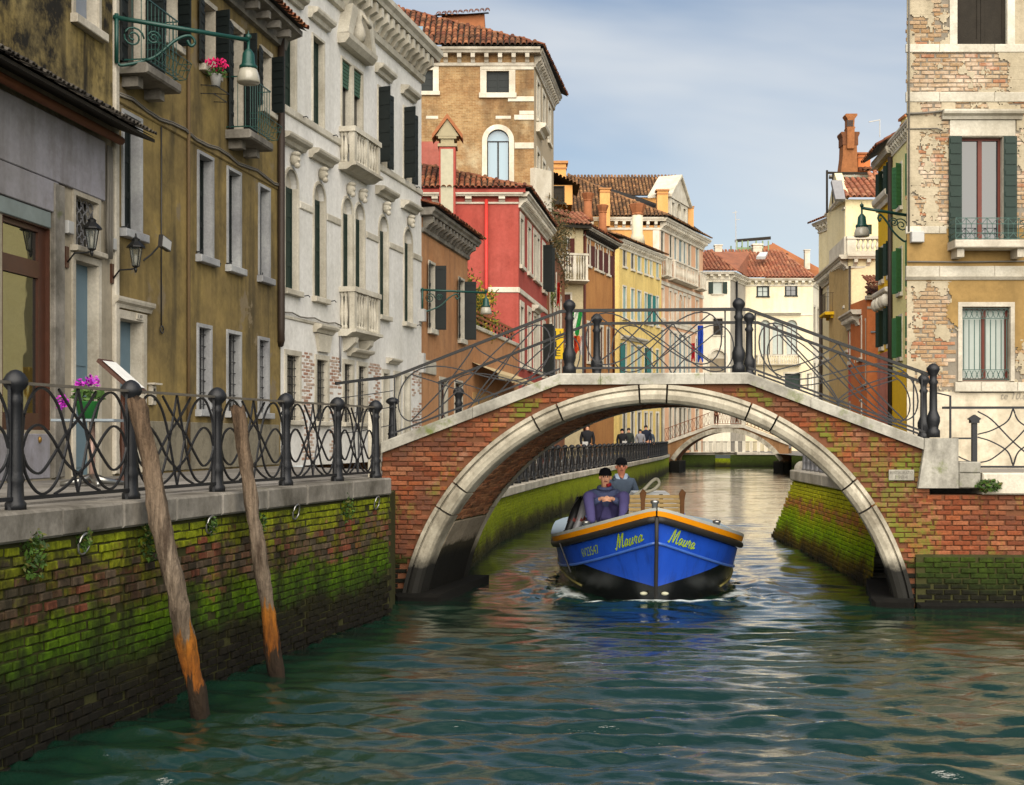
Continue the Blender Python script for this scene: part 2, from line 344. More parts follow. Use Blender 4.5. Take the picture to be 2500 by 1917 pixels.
def tile_mesh(name, mat, r=.085, L=.42):               # one barrel tile, ridge along y, lying on z = 0
    v = []; n = 6
    for y, q in ((0, 1.0), (L, .82)):
        for rr in (r, r - .018):
            for k in range(n + 1):
                a = math.pi * k / n; v.append((rr * q * math.cos(a), y, rr * q * math.sin(a) * .85 + (.012 if y == 0 else 0)))
    m = n + 1; f = []
    for k in range(n):
        f += [(k + 1, k, 2 * m + k, 2 * m + k + 1), (k, k + 1, m + k + 1, m + k)]
    me = bpy.data.meshes.new(name); me.from_pydata(v, [], f); me.update(); me.materials.append(mat); return me
def roof(parent, quadpts, mat, mats_under, limit=300, r=.085, L=.42, name='roof_slope', tri=None):
    # quadpts: eave left, eave right, ridge right, ridge left; rows of barrel tiles run from ridge to eave
    a, b, c, d = [Vector(p) for p in quadpts]
    m = MB(); m.add([a, b, c, d], [(0, 1, 2, 3)]); base = m.build(name, mats_under, parent)
    x = (b - a).normalized(); nrm = x.cross(d - a).normalized()
    if nrm.z < 0: nrm = -nrm
    y = nrm.cross(x); 
    if y.dot((d + c) / 2 - (a + b) / 2) < 0: y = -y; 
    loc = lambda p: ((p - a).dot(x), (p - a).dot(y))
    P = [loc(p) for p in (a, b, c, d)]
    H = max(p[1] for p in P); w = r * 2.35; st = L * .78; spots = []
    me = [tile_mesh('roof_tile', mat, r, L)]
    x0 = min(p[0] for p in P); x1 = max(p[0] for p in P)
    def inside(u, v):
        k = False
        for i in range(4):
            (xa, ya), (xb, yb) = P[i], P[(i + 1) % 4]
            if (ya > v) != (yb > v) and u < (xb - xa) * (v - ya) / (yb - ya) + xa: k = not k
        return k
    v = -.03; row = 0
    while v < H:
        u = x0 + w / 2
        while u < x1:
            if inside(u, min(max(v + st * .5, .02), H - .01)):
                z = nrm * (.01 + .012 + random.uniform(0, .012))
                p = a + x * (u + random.uniform(-.012, .012)) + y * (v + random.uniform(-.02, .02)) + z
                B = Matrix((x, y, nrm)).transposed().to_4x4(); B.translation = p
                spots.append(B @ Matrix.Rotation(random.uniform(-.05, .05), 4, 'Z'))
            u += w
        v += st; row += 1
    lay('roof_tile', me, spots, base, mat, limit, 'roof_tile_field')
    return base
TX = {}
def text_mesh(s, shear=0.0, bold=0.0, font=None):
    cu = bpy.data.curves.new('lettering', 'FONT'); cu.body = s; cu.shear = shear; cu.offset = bold; cu.resolution_u = 3; cu.fill_mode = 'FRONT'
    o = bpy.data.objects.new('lettering', cu); me = bpy.data.meshes.new_from_object(o)
    V = [tuple(v.co) for v in me.vertices]; Fc = [tuple(p.vertices) for p in me.polygons]
    bpy.data.objects.remove(o); bpy.data.curves.remove(cu); bpy.data.meshes.remove(me)
    xs = [v[0] for v in V]; ys = [v[1] for v in V]; x0, y0, w, h = min(xs), min(ys), max(xs) - min(xs), max(ys) - min(ys)
    return [((v[0] - x0) / w, (v[1] - y0) / h) for v in V], Fc
def lettering(parent, s, F, s0, s1, z0, z1, d, mat, name='lettering', **kw):
    V, Fc = text_mesh(s, **kw); m = MB(F); m.add([F.w(s0 + u * (s1 - s0), d, z0 + v * (z1 - z0)) for u, v in V], Fc)
    return m.build(name, mat, parent)

# ------------------------------------------------------------------ left quay, fondamenta and kerb
ZK = 1.89                                              # pavement over the water
QP = [(-4.9, 5.2), (-4.3, 7.2), (-3.78, 9.3), (-3.38, 11.2), (-2.95, 13.1), (-2.43, 15.2), (-1.7, 17.95)]
QF = [Frame(a, b) for a, b in zip(QP, QP[1:])]
def quay_col(x, d):                                    # where photo column x meets the kerb line set back by d
    for F in QF:
        s = F.s(x, d)
        if -.02 <= s <= F.L + .02: return F, s
    return QF[-1], F.s(x, d)
qw = thing('quay_wall', 'mossy old brick canal wall below the near left railing', 'quay wall', (-3.4, 11, 0))
mb = MB(); 
for i, F in enumerate(QF):
    mb.F = F; mb.box(0, F.L, .025, .5, -.6, 1.66)
mb.F = Frame(QP[-1], (-1.74, 19.42)); mb.box(0, mb.F.L, .0, .5, -.6, 1.66)
mb.build('mortar_bed', m_mortar_moss, qw)
bs = brick_set('brick', .175, .077, m_brick_quay, 8); sp = []
for F in QF[1:]: sp += brick_spots(F, .1, F.L, -.06, 1.66, .178, .077, rag=.017)
lay('brick', bs, sp, qw, m_brick_quay)
cap_len = [1.15, 1.3, 1.05, 1.25]; i = 0
for k, F in enumerate(QF):
    s = 0.0; n = max(1, round(F.L / 1.15))
    for j in range(n):
        mb = MB(F); mb.bbox(F.L * j / n + .004, F.L * (j + 1) / n - .004, -.05 + random.uniform(-.008, .008), .34, 1.665, ZK + random.uniform(-.004, .004), .02)
        mb.build('kerb_stone', m_kerb, qw)
# mooring rings in the wall
for n, (x, y) in enumerate([(196, 1328), (506, 1281), (716, 1250), (914, 1228)]):
    F, s = quay_col(x, 0); z = F.px(x, y)[1]
    rg = thing('mooring_ring', ['iron mooring ring hanging nearest the front on the mossy wall', 'iron mooring ring on the mossy wall between the two poles', 'iron mooring ring on the mossy wall right of the second pole', 'iron mooring ring on the mossy wall close to the bridge'][n], 'mooring ring', F.w(s, -.03, z), 'mooring rings on the left wall')
    mb = MB(F); mb.tube([(s + .085 * math.cos(a), -.035 - .02 * math.sin(a), z - .0 + .085 * math.sin(a)) for a in [2 * math.pi * k / 20 for k in range(20)]], .011, 6, True); mb.build('ring', m_steel, rg, True)
    mb = MB(F); mb.tube([(s, .02, z + .09), (s, -.05, z + .085), (s, -.05, z + .07)], .014, 6); mb.build('staple', m_iron, rg)
# pavement behind the kerb
pv = MB()
inner = [(-9, 5.2), (-7.4, 12), (-6.0, 20), (-4.75, 27.4), (-2.5, 37.2), (-1.3, 43.2), (.4, 53.5)]
pts = [F.w(0, .33, ZK - .03) for F in QF] + [QF[-1].w(QF[-1].L, .33, ZK - .03), Vector((-2.0, 19.6, ZK - .03))] + [Vector((-1.3, 22.2, ZK - .03))] + [Vector((a - .2, b, ZK - .03)) for a, b in [(-4.75, 27.4), (-6.0, 20), (-7.4, 12), (-9, 5.2)]]
pv.add(pts, [tuple(range(len(pts)))]); pav = pv.build('pavement', m_paving, None, kind='structure')
sl_me = []
F = Frame((-5.05, 6.6), (-1.9, 18.9)); FA = F
for r_ in range(8):
    for c_ in range(15):
        s = c_ * .86 + (.4 if r_ % 2 else 0); d = .36 + r_ * .46
        p = F.w(s + .42, d + .22, ZK)
        if p.x < -1.75 - (19.5 - p.y) * .22 - 3.05 - .02 * (20 - p.y): continue
        q = [F.w(s + .005, d + .005, ZK - .01), F.w(s + .853, d + .005, ZK - .01), F.w(s + .853, d + .453, ZK - .01), F.w(s + .005, d + .453, ZK - .01)]
        h = random.uniform(-.003, .003); mb = MB(); mb.add([v + Vector((0, 0, -.03)) for v in q] + [v + Vector((0, 0, h)) for v in q], [(4, 5, 6, 7), (0, 1, 5, 4), (1, 2, 6, 5), (2, 3, 7, 6), (3, 0, 4, 7)])
        mb.build('paving_slab', m_paving, pav)
mb = MB(); mb.add([(-1.2, 22.2, 1.6), (-4.75, 27.4, 1.6), (-2.5, 37.2, 1.3), (-1.3, 43.2, 1.3), (.4, 53.5, 1.25), (2.6, 66, 1.25), (4.3, 80, 1.25), (7.8, 95, 1.25), (12, 105, 1.25), (12, 98.5, 1.25), (9.9, 86, 1.25), (1.55, 42.6, 1.25), (-.2, 33, 1.3)], [tuple(range(12, -1, -1))])
mb.build('far_pavement', m_paving, None, kind='structure')

# ------------------------------------------------------------------ cast iron posts and railings
POST = [(.085, 0), (.085, .05), (.068, .07), (.062, .2), (.075, .23), (.058, .27), (.062, .3), (.05, .6), (.046, .8), (.062, .83), (.046, .86), (.05, .89), (.092, .935), (.1, .96), (.098, .985), (.072, 1.025), (.04, 1.05), (.012, 1.06)]
def post(parent, p, h=1.09, k=1.0, mat=None, name='post', n=16):
    mb = MB(); mb.lathe(p, [(r * k, z * h / 1.075) for r, z in POST], n, .1); return mb.build(name, mat or m_iron, parent, True)
POST2 = [(.1, 0), (.1, .1), (.075, .13), (.08, .17), (.1, .23), (.1, .3), (.07, .37), (.06, .4), (.055, .78), (.075, .82), (.052, .86), (.055, .92), (.09, .985), (.096, 1.01), (.09, 1.04), (.055, 1.08), (.015, 1.1)]
def post2(parent, p, h=1.12, k=1.0, mat=None, name='post'):
    mb = MB(); mb.lathe(p, [(r * k, z * h / 1.12) for r, z in POST2], 16, .06); return mb.build(name, mat or m_iron, parent, True)
EL = lambda cu, cv, ru, rv, n=22: [(cu + ru * math.cos(2 * math.pi * k / n), cv + rv * math.sin(2 * math.pi * k / n)) for k in range(n + 1)]
def mir(P): return [(1 - u, v) for u, v in P]
def sp2(P, n=6): return [(p.x, p.y) for p in spline([(a, b, 0) for a, b in P], n)]
PAT_QUAY = []
for c in ([(.0, .52), (.03, .78), (.13, .97), (.25, .93), (.36, .68), (.5, .0)], [(.0, .46), (.03, .2), (.14, .02), (.26, .06), (.36, .3), (.5, 1.0)],
          [(.0, .42), (.05, .58), (.15, .64), (.26, .52), (.38, .3), (.5, .18), (.62, .06), (.72, .0)], [(.0, .4), (.05, .26), (.15, .2), (.26, .34), (.38, .55), (.5, .7), (.6, .85), (.68, .98)]):
    PAT_QUAY += [sp2(c), mir(sp2(c))]
tt = [2 * math.pi * k / 48 for k in range(49)]
PAT_BR = [[(.5 + .485 * math.sin(t), .5 + .46 * math.sin(2 * t)) for t in tt]]
for c in ([(.5, 1.0), (.44, .8), (.3, .45), (.1, .08)], [(.5, .0), (.44, .2), (.3, .52), (.1, .92)]): PAT_BR += [sp2(c), mir(sp2(c))]
PAT_X = []
for c in ([(0, .95), (.2, .8), (.5, .42), (.8, .12), (1, .05)], [(.5, 1), (.42, .78), (.2, .62), (0, .55)], [(.5, 0), (.42, .25), (.2, .42), (0, .5)]): PAT_X += [sp2(c), mir(sp2(c))]
def panel(parent, P0, P1, h0, h1, pat, r=.011, mat=None, name='scroll_panel', n=4):
    # P0, P1: foot points of the panel; pattern runs between heights h0 and h1 over the line P0-P1
    P0, P1 = Vector(P0), Vector(P1); mb = MB()
    for c in pat: mb.tube([P0.lerp(P1, u) + Vector((0, 0, h0 + v * (h1 - h0))) for u, v in c], r, n)
    return mb.build(name, mat or m_iron, parent)
def bar(parent, pts, w, h, mat=None, name='rail'):
    mb = MB(); P = [Vector(p) for p in pts]; V = []
    for i, p in enumerate(P):
        t = (P[min(i + 1, len(P) - 1)] - P[max(i - 1, 0)]); x = Vector((t.y, -t.x, 0)).normalized()
        V += [p + x * w / 2, p - x * w / 2, p - x * w / 2 - Vector((0, 0, h)), p + x * w / 2 - Vector((0, 0, h))]
    f = [(0, 1, 2, 3), tuple(len(V) - 4 + k for k in (3, 2, 1, 0))]
    for i in range(len(P) - 1): f += [(4 * i + k, 4 * i + 4 + k, 4 * i + 4 + (k + 1) % 4, 4 * i + (k + 1) % 4) for k in range(4)]
    mb.add(V, f); return mb.build(name, mat or m_iron_light, parent)
ql = thing('quay_railing', 'black cast iron railing with scrolled ovals along the near left quay', 'railing', (-3.3, 11, ZK))
PX = []
for x in (-330, 38, 320, 530, 698, 824, 917):
    F, s = quay_col(x, .16); PX.append(F.w(s, .16, ZK))
for p in PX: post(ql, p, 1.09, 1.0)
for a, b in zip(PX, PX[1:]):
    u = (b - a).normalized() * .05; a2, b2 = a + u, b - u
    bar(ql, [a2 + Vector((0, 0, .985)), b2 + Vector((0, 0, .985))], .05, .022, m_rail_top, 'top_rail')
    bar(ql, [a2 + Vector((0, 0, .1)), b2 + Vector((0, 0, .1))], .04, .03, m_iron, 'bottom_rail')
    for q in (a2 + u * .5, b2 - u * .5):
        mb = MB(); mb.box(q.x - .012, q.x + .012, q.y - .012, q.y + .012, ZK + .0, ZK + .97); mb.build('stanchion', m_iron, ql)
    panel(ql, a2 + u * .7, b2 - u * .7, .1, .965, PAT_QUAY, .0125)

# ------------------------------------------------------------------ the bridge
class Skew(Frame):
    def w(self, s, d, z): return Frame.w(self, s + .162 * max(d, 0), d, z)
BF = Skew((-1.53, 19.5), (5.36, 18.9)); BC = (3.63, -.57); RO, RI = 3.80, 3.52; BD = 2.5
br = thing('bridge', 'single arch brick footbridge with white stone ring across the canal', 'bridge', (2.1, 20.3, 0))
COP = [(-.43, 2.38), (2.24, 3.40), (5.0, 3.40), (7.53, 2.43)]
def lerp_line(P, s):
    for (a, b), (c, d) in zip(P, P[1:]):
        if s <= c: return b + (d - b) * (s - a) / (c - a)
    return P[-1][1]
cz = lambda s: lerp_line(COP, min(max(s, -.43), 7.53))
def zsp(s):                                            # underside of the spandrel: the ring's back
    return BC[1] + math.sqrt(max(0, (RO - .03) ** 2 - (s - BC[0]) ** 2)) if abs(s - BC[0]) < RO - .03 else -.6
for d0, d1, nm in ((.03, .32, 'spandrel_bed'), (BD - .3, BD, 'back_spandrel')):
    mb = MB(BF); S = [-.43 + (7.6 + .43) * k / 64 for k in range(65)]; n = len(S)
    for a, b in zip(S, S[1:]):
        za, zb, ta, tb = zsp(a), zsp(b), cz(a) - .12, cz(b) - .12
        mb.add([BF.w(a, d0, za), BF.w(b, d0, zb), BF.w(b, d0, tb), BF.w(a, d0, ta), BF.w(a, d1, za), BF.w(b, d1, zb), BF.w(b, d1, tb), BF.w(a, d1, ta)],
               [(0, 1, 2, 3), (5, 4, 7, 6), (0, 4, 5, 1), (3, 2, 6, 7)])
    mb.box(-.43, -.425, d0, d1, -.6, cz(-.43) - .12)
    mb.build(nm, m_mortar_bridge, br)
bset = brick_set('brick', .25, .073, m_brick_bridge, 6)
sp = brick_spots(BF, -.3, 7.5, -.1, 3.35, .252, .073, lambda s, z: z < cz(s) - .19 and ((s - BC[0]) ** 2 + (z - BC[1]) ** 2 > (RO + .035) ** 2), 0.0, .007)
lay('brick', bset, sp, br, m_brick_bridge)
PROF = [(RI, .34), (RI, .02), (RI + .015, -.04), (RI + .06, -.085), (RI + .13, -.105), (RI + .19, -.09), (RI + .2, -.03), (RI + .216, -.03), (RI + .22, -.085), (RO - .005, -.085), (RO, -.06), (RO, .1)]
JA = [171, 147.2, 140.4, 118.4, 112, 93, 86.7, 67.8, 61.7, 38.4, 31.7, 9]      # joints of the ring, degrees from the left
for side, dd in ((0, 0.0), (1, BD)):
    for a0, a1 in zip(JA, JA[1:]):
        mb = MB(BF); n = max(3, int(abs(a1 - a0) / 2.2)); g = .22; V = []; m = len(PROF); off = random.uniform(-.008, .008)
        for k in range(n + 1):
            a = R(180 - (a0 - g + (a1 - a0 + 2 * g) * k / n))
            for r, d in PROF:
                q = dd - d if side else d
                V.append(BF.w(BC[0] + (r + off * .4) * math.cos(a), q + off, BC[1] + (r + off * .4) * math.sin(a)))
        f = [(k * m + j, k * m + j + 1, (k + 1) * m + j + 1, (k + 1) * m + j) for k in range(n) for j in range(m - 1)] + [tuple(range(m)), tuple(range((n + 1) * m - 1, n * m - 1, -1))]
        mb.add(V, f); mb.build('arch_stone', m_ring, br)
# barrel of the arch: brick courses over a bed, stone footings
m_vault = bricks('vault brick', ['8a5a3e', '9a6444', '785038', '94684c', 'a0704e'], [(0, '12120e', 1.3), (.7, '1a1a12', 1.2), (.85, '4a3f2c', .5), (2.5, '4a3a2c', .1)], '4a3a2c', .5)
mb = MB(BF); V = []
for k in range(41):
    a = R(9 + 162 * k / 40)
    for d in (.3, BD - .3): V.append(BF.w(BC[0] + (RI + .02) * math.cos(a), d, BC[1] + (RI + .02) * math.sin(a)))
mb.add(V, [(2 * k, 2 * k + 1, 2 * k + 3, 2 * k + 2) for k in range(40)]); mb.build('vault_bed', m_mortar_moss, br)
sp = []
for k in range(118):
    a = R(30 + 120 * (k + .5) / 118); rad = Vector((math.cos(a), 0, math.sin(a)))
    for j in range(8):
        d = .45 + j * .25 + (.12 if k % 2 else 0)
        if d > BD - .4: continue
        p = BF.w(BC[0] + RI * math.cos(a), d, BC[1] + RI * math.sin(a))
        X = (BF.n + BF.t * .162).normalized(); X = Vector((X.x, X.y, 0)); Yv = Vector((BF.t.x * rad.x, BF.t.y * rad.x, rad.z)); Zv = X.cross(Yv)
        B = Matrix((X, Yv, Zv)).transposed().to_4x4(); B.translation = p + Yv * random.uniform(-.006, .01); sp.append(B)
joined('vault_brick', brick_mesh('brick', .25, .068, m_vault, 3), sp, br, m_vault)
m_footing = bricks('footing stone', ['8a8070', '958a78', '7d7464'], [(0, '100f0c', 1.4), (.62, '141410', 1.35), (.78, '3a3628', .5), (1.1, '8a7f6c', 0.0), (2.5, '8a7f6c', 0.0)], '5a5244', .5, None, None, .1)
for a0, a1 in ((150.5, 171), (9, 29.5)):
    for d0, d1 in ((.345, 1.2), (1.21, BD - .345)):
        mb = MB(BF); V = []
        for k in range(7):
            a = R(a0 + (a1 - a0) * k / 6)
            for r, d in ((RI - .012, d0), (RI - .012, d1), (RI + .1, d1), (RI + .1, d0)): V.append(BF.w(BC[0] + r * math.cos(a), d, BC[1] + r * math.sin(a)))
        mb.add(V, [(4 * k + j, 4 * k + (j + 1) % 4, 4 * k + 4 + (j + 1) % 4, 4 * k + 4 + j) for k in range(6) for j in range(4)] + [(3, 2, 1, 0), (24, 25, 26, 27)]); mb.build('footing_stone', m_footing, br)
# ledges at the water
for s0, s1 in ((-.2, .5), (6.75, 7.35)):
    mb = MB(BF); mb.bbox(s0, s1, -.2, BD + .1, -.5, .13, .05); mb.build('ledge', m_footing, br)
# coping stones
for s0, s1 in ((-.43, .95), (.95, 2.85), (2.85, 4.37), (4.37, 5.9), (5.9, 7.53)):
    for dd in (0, 1):
        mb = MB(BF); S = [s0 + .003] + [k for k, _ in COP if s0 + .01 < k < s1 - .01] + [s1 - .003]; V = []
        d0, d1 = (-.07, .3) if not dd else (BD - .3, BD + .07)
        for s in S:
            z = cz(s) + random.uniform(-.003, .003)
            V += [BF.w(s, d0, z - .165), BF.w(s, d0 - (.0), z - .02), BF.w(s, d0 + .02, z), BF.w(s, d1, z), BF.w(s, d1, z - .165)]
        mb.add(V, [(5 * k + j, 5 * k + 5 + j, 5 * k + 5 + (j + 1) % 5, 5 * k + (j + 1) % 5) for k in range(len(S) - 1) for j in range(5)] + [(4, 3, 2, 1, 0), tuple(5 * (len(S) - 1) + j for j in range(5))])
        mb.build('coping_stone', m_coping, br)
# stepped deck
mb = MB(BF); n = 0
S = [-.43 + k * .32 for k in range(26)]
for a, b in zip(S, S[1:]): z = min(cz(a), cz(b)) - .14; mb.box(a, b, .3, BD - .3, z - .3, z + .02)
mb.build('deck', m_paving, br)
# railings on the bridge: near and far parapets
for dd, who in ((.14, 'near'), (BD - .14, 'far')):
    rl = thing('bridge_railing', 'black iron railing with ovals on the %s side of the brick bridge' % who, 'railing', BF.w(3.6, dd, 3.4), 'railings of the brick bridge')
    B = lambda s, h=0.0: BF.w(s, dd, cz(s) + h)
    for s in (2.36, 4.86): post2(rl, B(s), 1.13)
    if dd < 1: post2(rl, BF.w(7.66, .1, 2.45), 1.1)
    else: post2(rl, BF.w(.05, dd, 2.2), 1.12); post2(rl, BF.w(7.66, dd, 2.4), 1.1)
    left = [BF.w(-1.05, -.35, 3.27), BF.w(-.7, -.12, 3.33)] if dd < 1 else []
    bar(rl, left + [BF.w(s, dd, cz(s) + .96 + (.0 if s > 2 else -.0)) for s in (-.3, 1, 2.22)] + [B(s, .965) for s in (2.4, 3.6, 4.85)] + [B(s, .96) for s in (5.0, 6.3, 7.6)], .055, .045, m_black, 'top_rail')
    bar(rl, [B(s, .1) for s in (-.3, 1, 2.22)], .035, .03, m_iron, 'bottom_rail'); bar(rl, [B(s, .1) for s in (2.45, 4.77)], .035, .03, m_iron, 'bottom_rail'); bar(rl, [B(s, .1) for s in (5.0, 7.58)], .035, .03, m_iron, 'bottom_rail')
    for s in (-.28, 1.0, 2.14, 2.56, 4.66, 5.1, 6.3, 7.5):
        mb = MB(BF); mb.tube([(s, dd, cz(s)), (s, dd, cz(s) + (.94 if s not in (1.0, 6.3) else .1))], .014, 4); mb.build('stanchion', m_iron, rl)
    panel(rl, B(2.58), B(4.64), .1, .94, PAT_BR, .0135)
    panel(rl, B(-.26), B(2.12), .1, .93, PAT_BR, .0135); panel(rl, B(5.12), B(7.48), .1, .93, PAT_BR, .0135)
    if dd < 1:                                          # the flared end on the left
        mb = MB(); 
        for h in (.75, .5, .22): mb.tube([BF.w(-1.05, -.35, 2.28 + h), BF.w(-.7, -.12, 2.33 + h), BF.w(-.3, .14, cz(-.3) + h * .97)], .009, 4)
        mb.build('flare_bars', m_iron, rl); mb = MB(BF); mb.tube([(-.75, -.15, 1.9), (-.75, -.15, 3.3)], .014, 4); mb.build('stanchion', m_iron, rl)
# stone pillar and iron post where the bridge meets the left quay
sp_ = thing('stone_pillar', 'square white stone pillar at the left foot of the bridge', 'pillar', BF.w(-.52, -.1, 1.9))
mb = MB(BF); mb.bbox(-.6, -.45, -.2, .06, 1.75, 2.82, .01); mb.build('shaft', m_white, sp_)
bp = thing('bollard_post', 'dark iron post beside the white pillar at the bridge foot', 'post', BF.w(-.33, .2, 2.4)); post(bp, BF.w(-.33, .2, 2.35), .72, 1.05, name='shaft')
# ------------------------------------------------------------------ right quay, in line with the bridge
rw = thing('quay_wall', 'red brick quay wall with dark weedy foot right of the bridge', 'quay wall', BF.w(9.5, 0, 0))
FR = Frame(BF.w(7.3, 0, 0).xy, (13.5, 18.35))
mb = MB(FR); mb.box(.0, FR.L, .03, .5, -.6, 1.62); mb.build('mortar_bed', m_mortar_bridge, rw)
sp = brick_spots(FR, .25, FR.L, .74, 1.62, .252, .073, lambda s, z: s < 5)
lay('brick', bset, sp, rw, m_brick_bridge)
m_weed = bricks('weedy plinth', ['3a3a2a', '44402e', '32331f'], [(0, '16150f', 1.3), (.25, '1c1c12', 1.1), (.45, '2c3a12', .9), (.7, '3a4a14', .8), (.8, '26261a', .9)], '2a2a1c', .4)
mb = MB(FR); mb.F = FR
mb = MB(FR); mb.box(.1, FR.L, -.04, .2, -.5, .76); mb.build('plinth_bed', m_mortar_moss, rw)
lay('plinth_brick', brick_set('plinth_brick', .25, .078, m_weed, 5), brick_spots(FR, .22, 5, -.05, .77, .252, .078, None, -.065, .014), rw, m_weed)
mb = MB(FR); mb.bbox(.1, 6.2, -.16, .1, -.5, .07, .04); mb.build('ledge', m_footing, rw)
ab = thing('abutment', 'pale stone end block with steps at the right foot of the bridge', 'abutment', BF.w(7.9, 0, 1.7))
a0 = FR.s(2254); mb = MB(FR); mb.prism([(FR.s(2238), 1.72), (FR.s(2336), 1.72), (FR.s(2336), 2.44), (FR.s(2254), 2.44), (FR.s(2254), 2.32)], -.09, .6); mb.build('end_block', m_coping, ab)
for (x0, x1, z0, z1) in ((2330, 2391, 1.94, 2.10), (2330, 2391, 1.72, 1.935)):
    mb = MB(FR); mb.bbox(FR.s(2338), FR.s(x1), -.075, .6, z0, z1, .015); mb.build('step_stone', m_coping, ab)
s = FR.s(2396); n = 0
while s < FR.L - .5: mb = MB(FR); mb.bbox(s, s + 1.15, -.07, .5, 1.63, 1.94, .02); mb.build('kerb_stone', m_kerb_light, rw); s += 1.155
mb = MB(FR); mb.add([FR.w(-.2, .45, 1.92), FR.w(8, .45, 1.92), FR.w(8, 7, 1.92), FR.w(-.2, 7, 1.92)], [(0, 1, 2, 3)]); mb.build('right_pavement', m_paving, None, kind='structure')
rr = thing('quay_railing', 'black iron railing with crossing arcs on the right quay beside the bridge', 'railing', FR.w(1.6, .12, 1.94))
R0 = FR.w(FR.s(2305), .1, 1.94)
for x in (2384, 2570):
    s = FR.s(x); mb = MB(FR); mb.box(s - .035, s + .035, .08, .15, 1.72, 2.66); mb.box(s - .06, s + .06, .055, .175, 2.66, 2.7); mb.prism([(s - .09, 2.72), (s - .06, 2.7), (s + .06, 2.7), (s + .09, 2.72), (s, 2.78)], .06, .17); mb.build('post', m_iron, rr)
bar(rr, [FR.w(FR.s(2305), .1, 2.9), FR.w(FR.s(2800), .1, 2.9)], .045, .035, m_iron, 'top_rail')
bar(rr, [FR.w(FR.s(2390), .1, 2.04), FR.w(FR.s(2800), .1, 2.04)], .04, .03, m_iron, 'bottom_rail')
bar(rr, [FR.w(FR.s(2330), .1, 2.45), FR.w(FR.s(2384), .1, 2.45)], .03, .025, m_iron, 'middle_rail')
for a, b in ((2392, 2566), (2574, 2760)): panel(rr, FR.w(FR.s(a), .1, 1.94), FR.w(FR.s(b), .1, 1.94), .1, .93, PAT_X, .013)
panel(rr, FR.w(FR.s(2310), .1, 1.94), FR.w(FR.s(2380), .1, 1.94), .1, .5, [sp2([(0, .9), (.4, .4), (1, .1)]), sp2([(0, .3), (.5, .15), (1, .05)])], .012)
mb = MB(FR); mb.tube([(FR.s(2321), .02, 2.44), (FR.s(2321), .02, 3.05), (FR.s(2290), .1, 3.1)], .018, 4); mb.build('stanchion', m_iron, rr)
# plaque
pq = thing('plaque', 'small pale stone plaque with an engraved date on the bridge brickwork', 'plaque', BF.w(7.2, -.03, 1.95))
s0, z0 = BF.px(2169, 1173); s1, z1 = BF.px(2231, 1147)
mb = MB(BF); mb.bbox(s0, s1, -.03, .02, z0, z1, .006); mb.build('slab', m_coping, pq)
m_engr = flat('engraved letters', '6f6c64', .9, .1, 0, .2, 8, 0)
lettering(pq, 'RESTAURATO', BF, s0 + .02, s1 - .02, z0 + (z1 - z0) * .6, z0 + (z1 - z0) * .86, -.034, m_engr)
lettering(pq, '1984', BF, s0 + .09, s1 - .09, z0 + .02, z0 + (z1 - z0) * .48, -.034, m_engr)
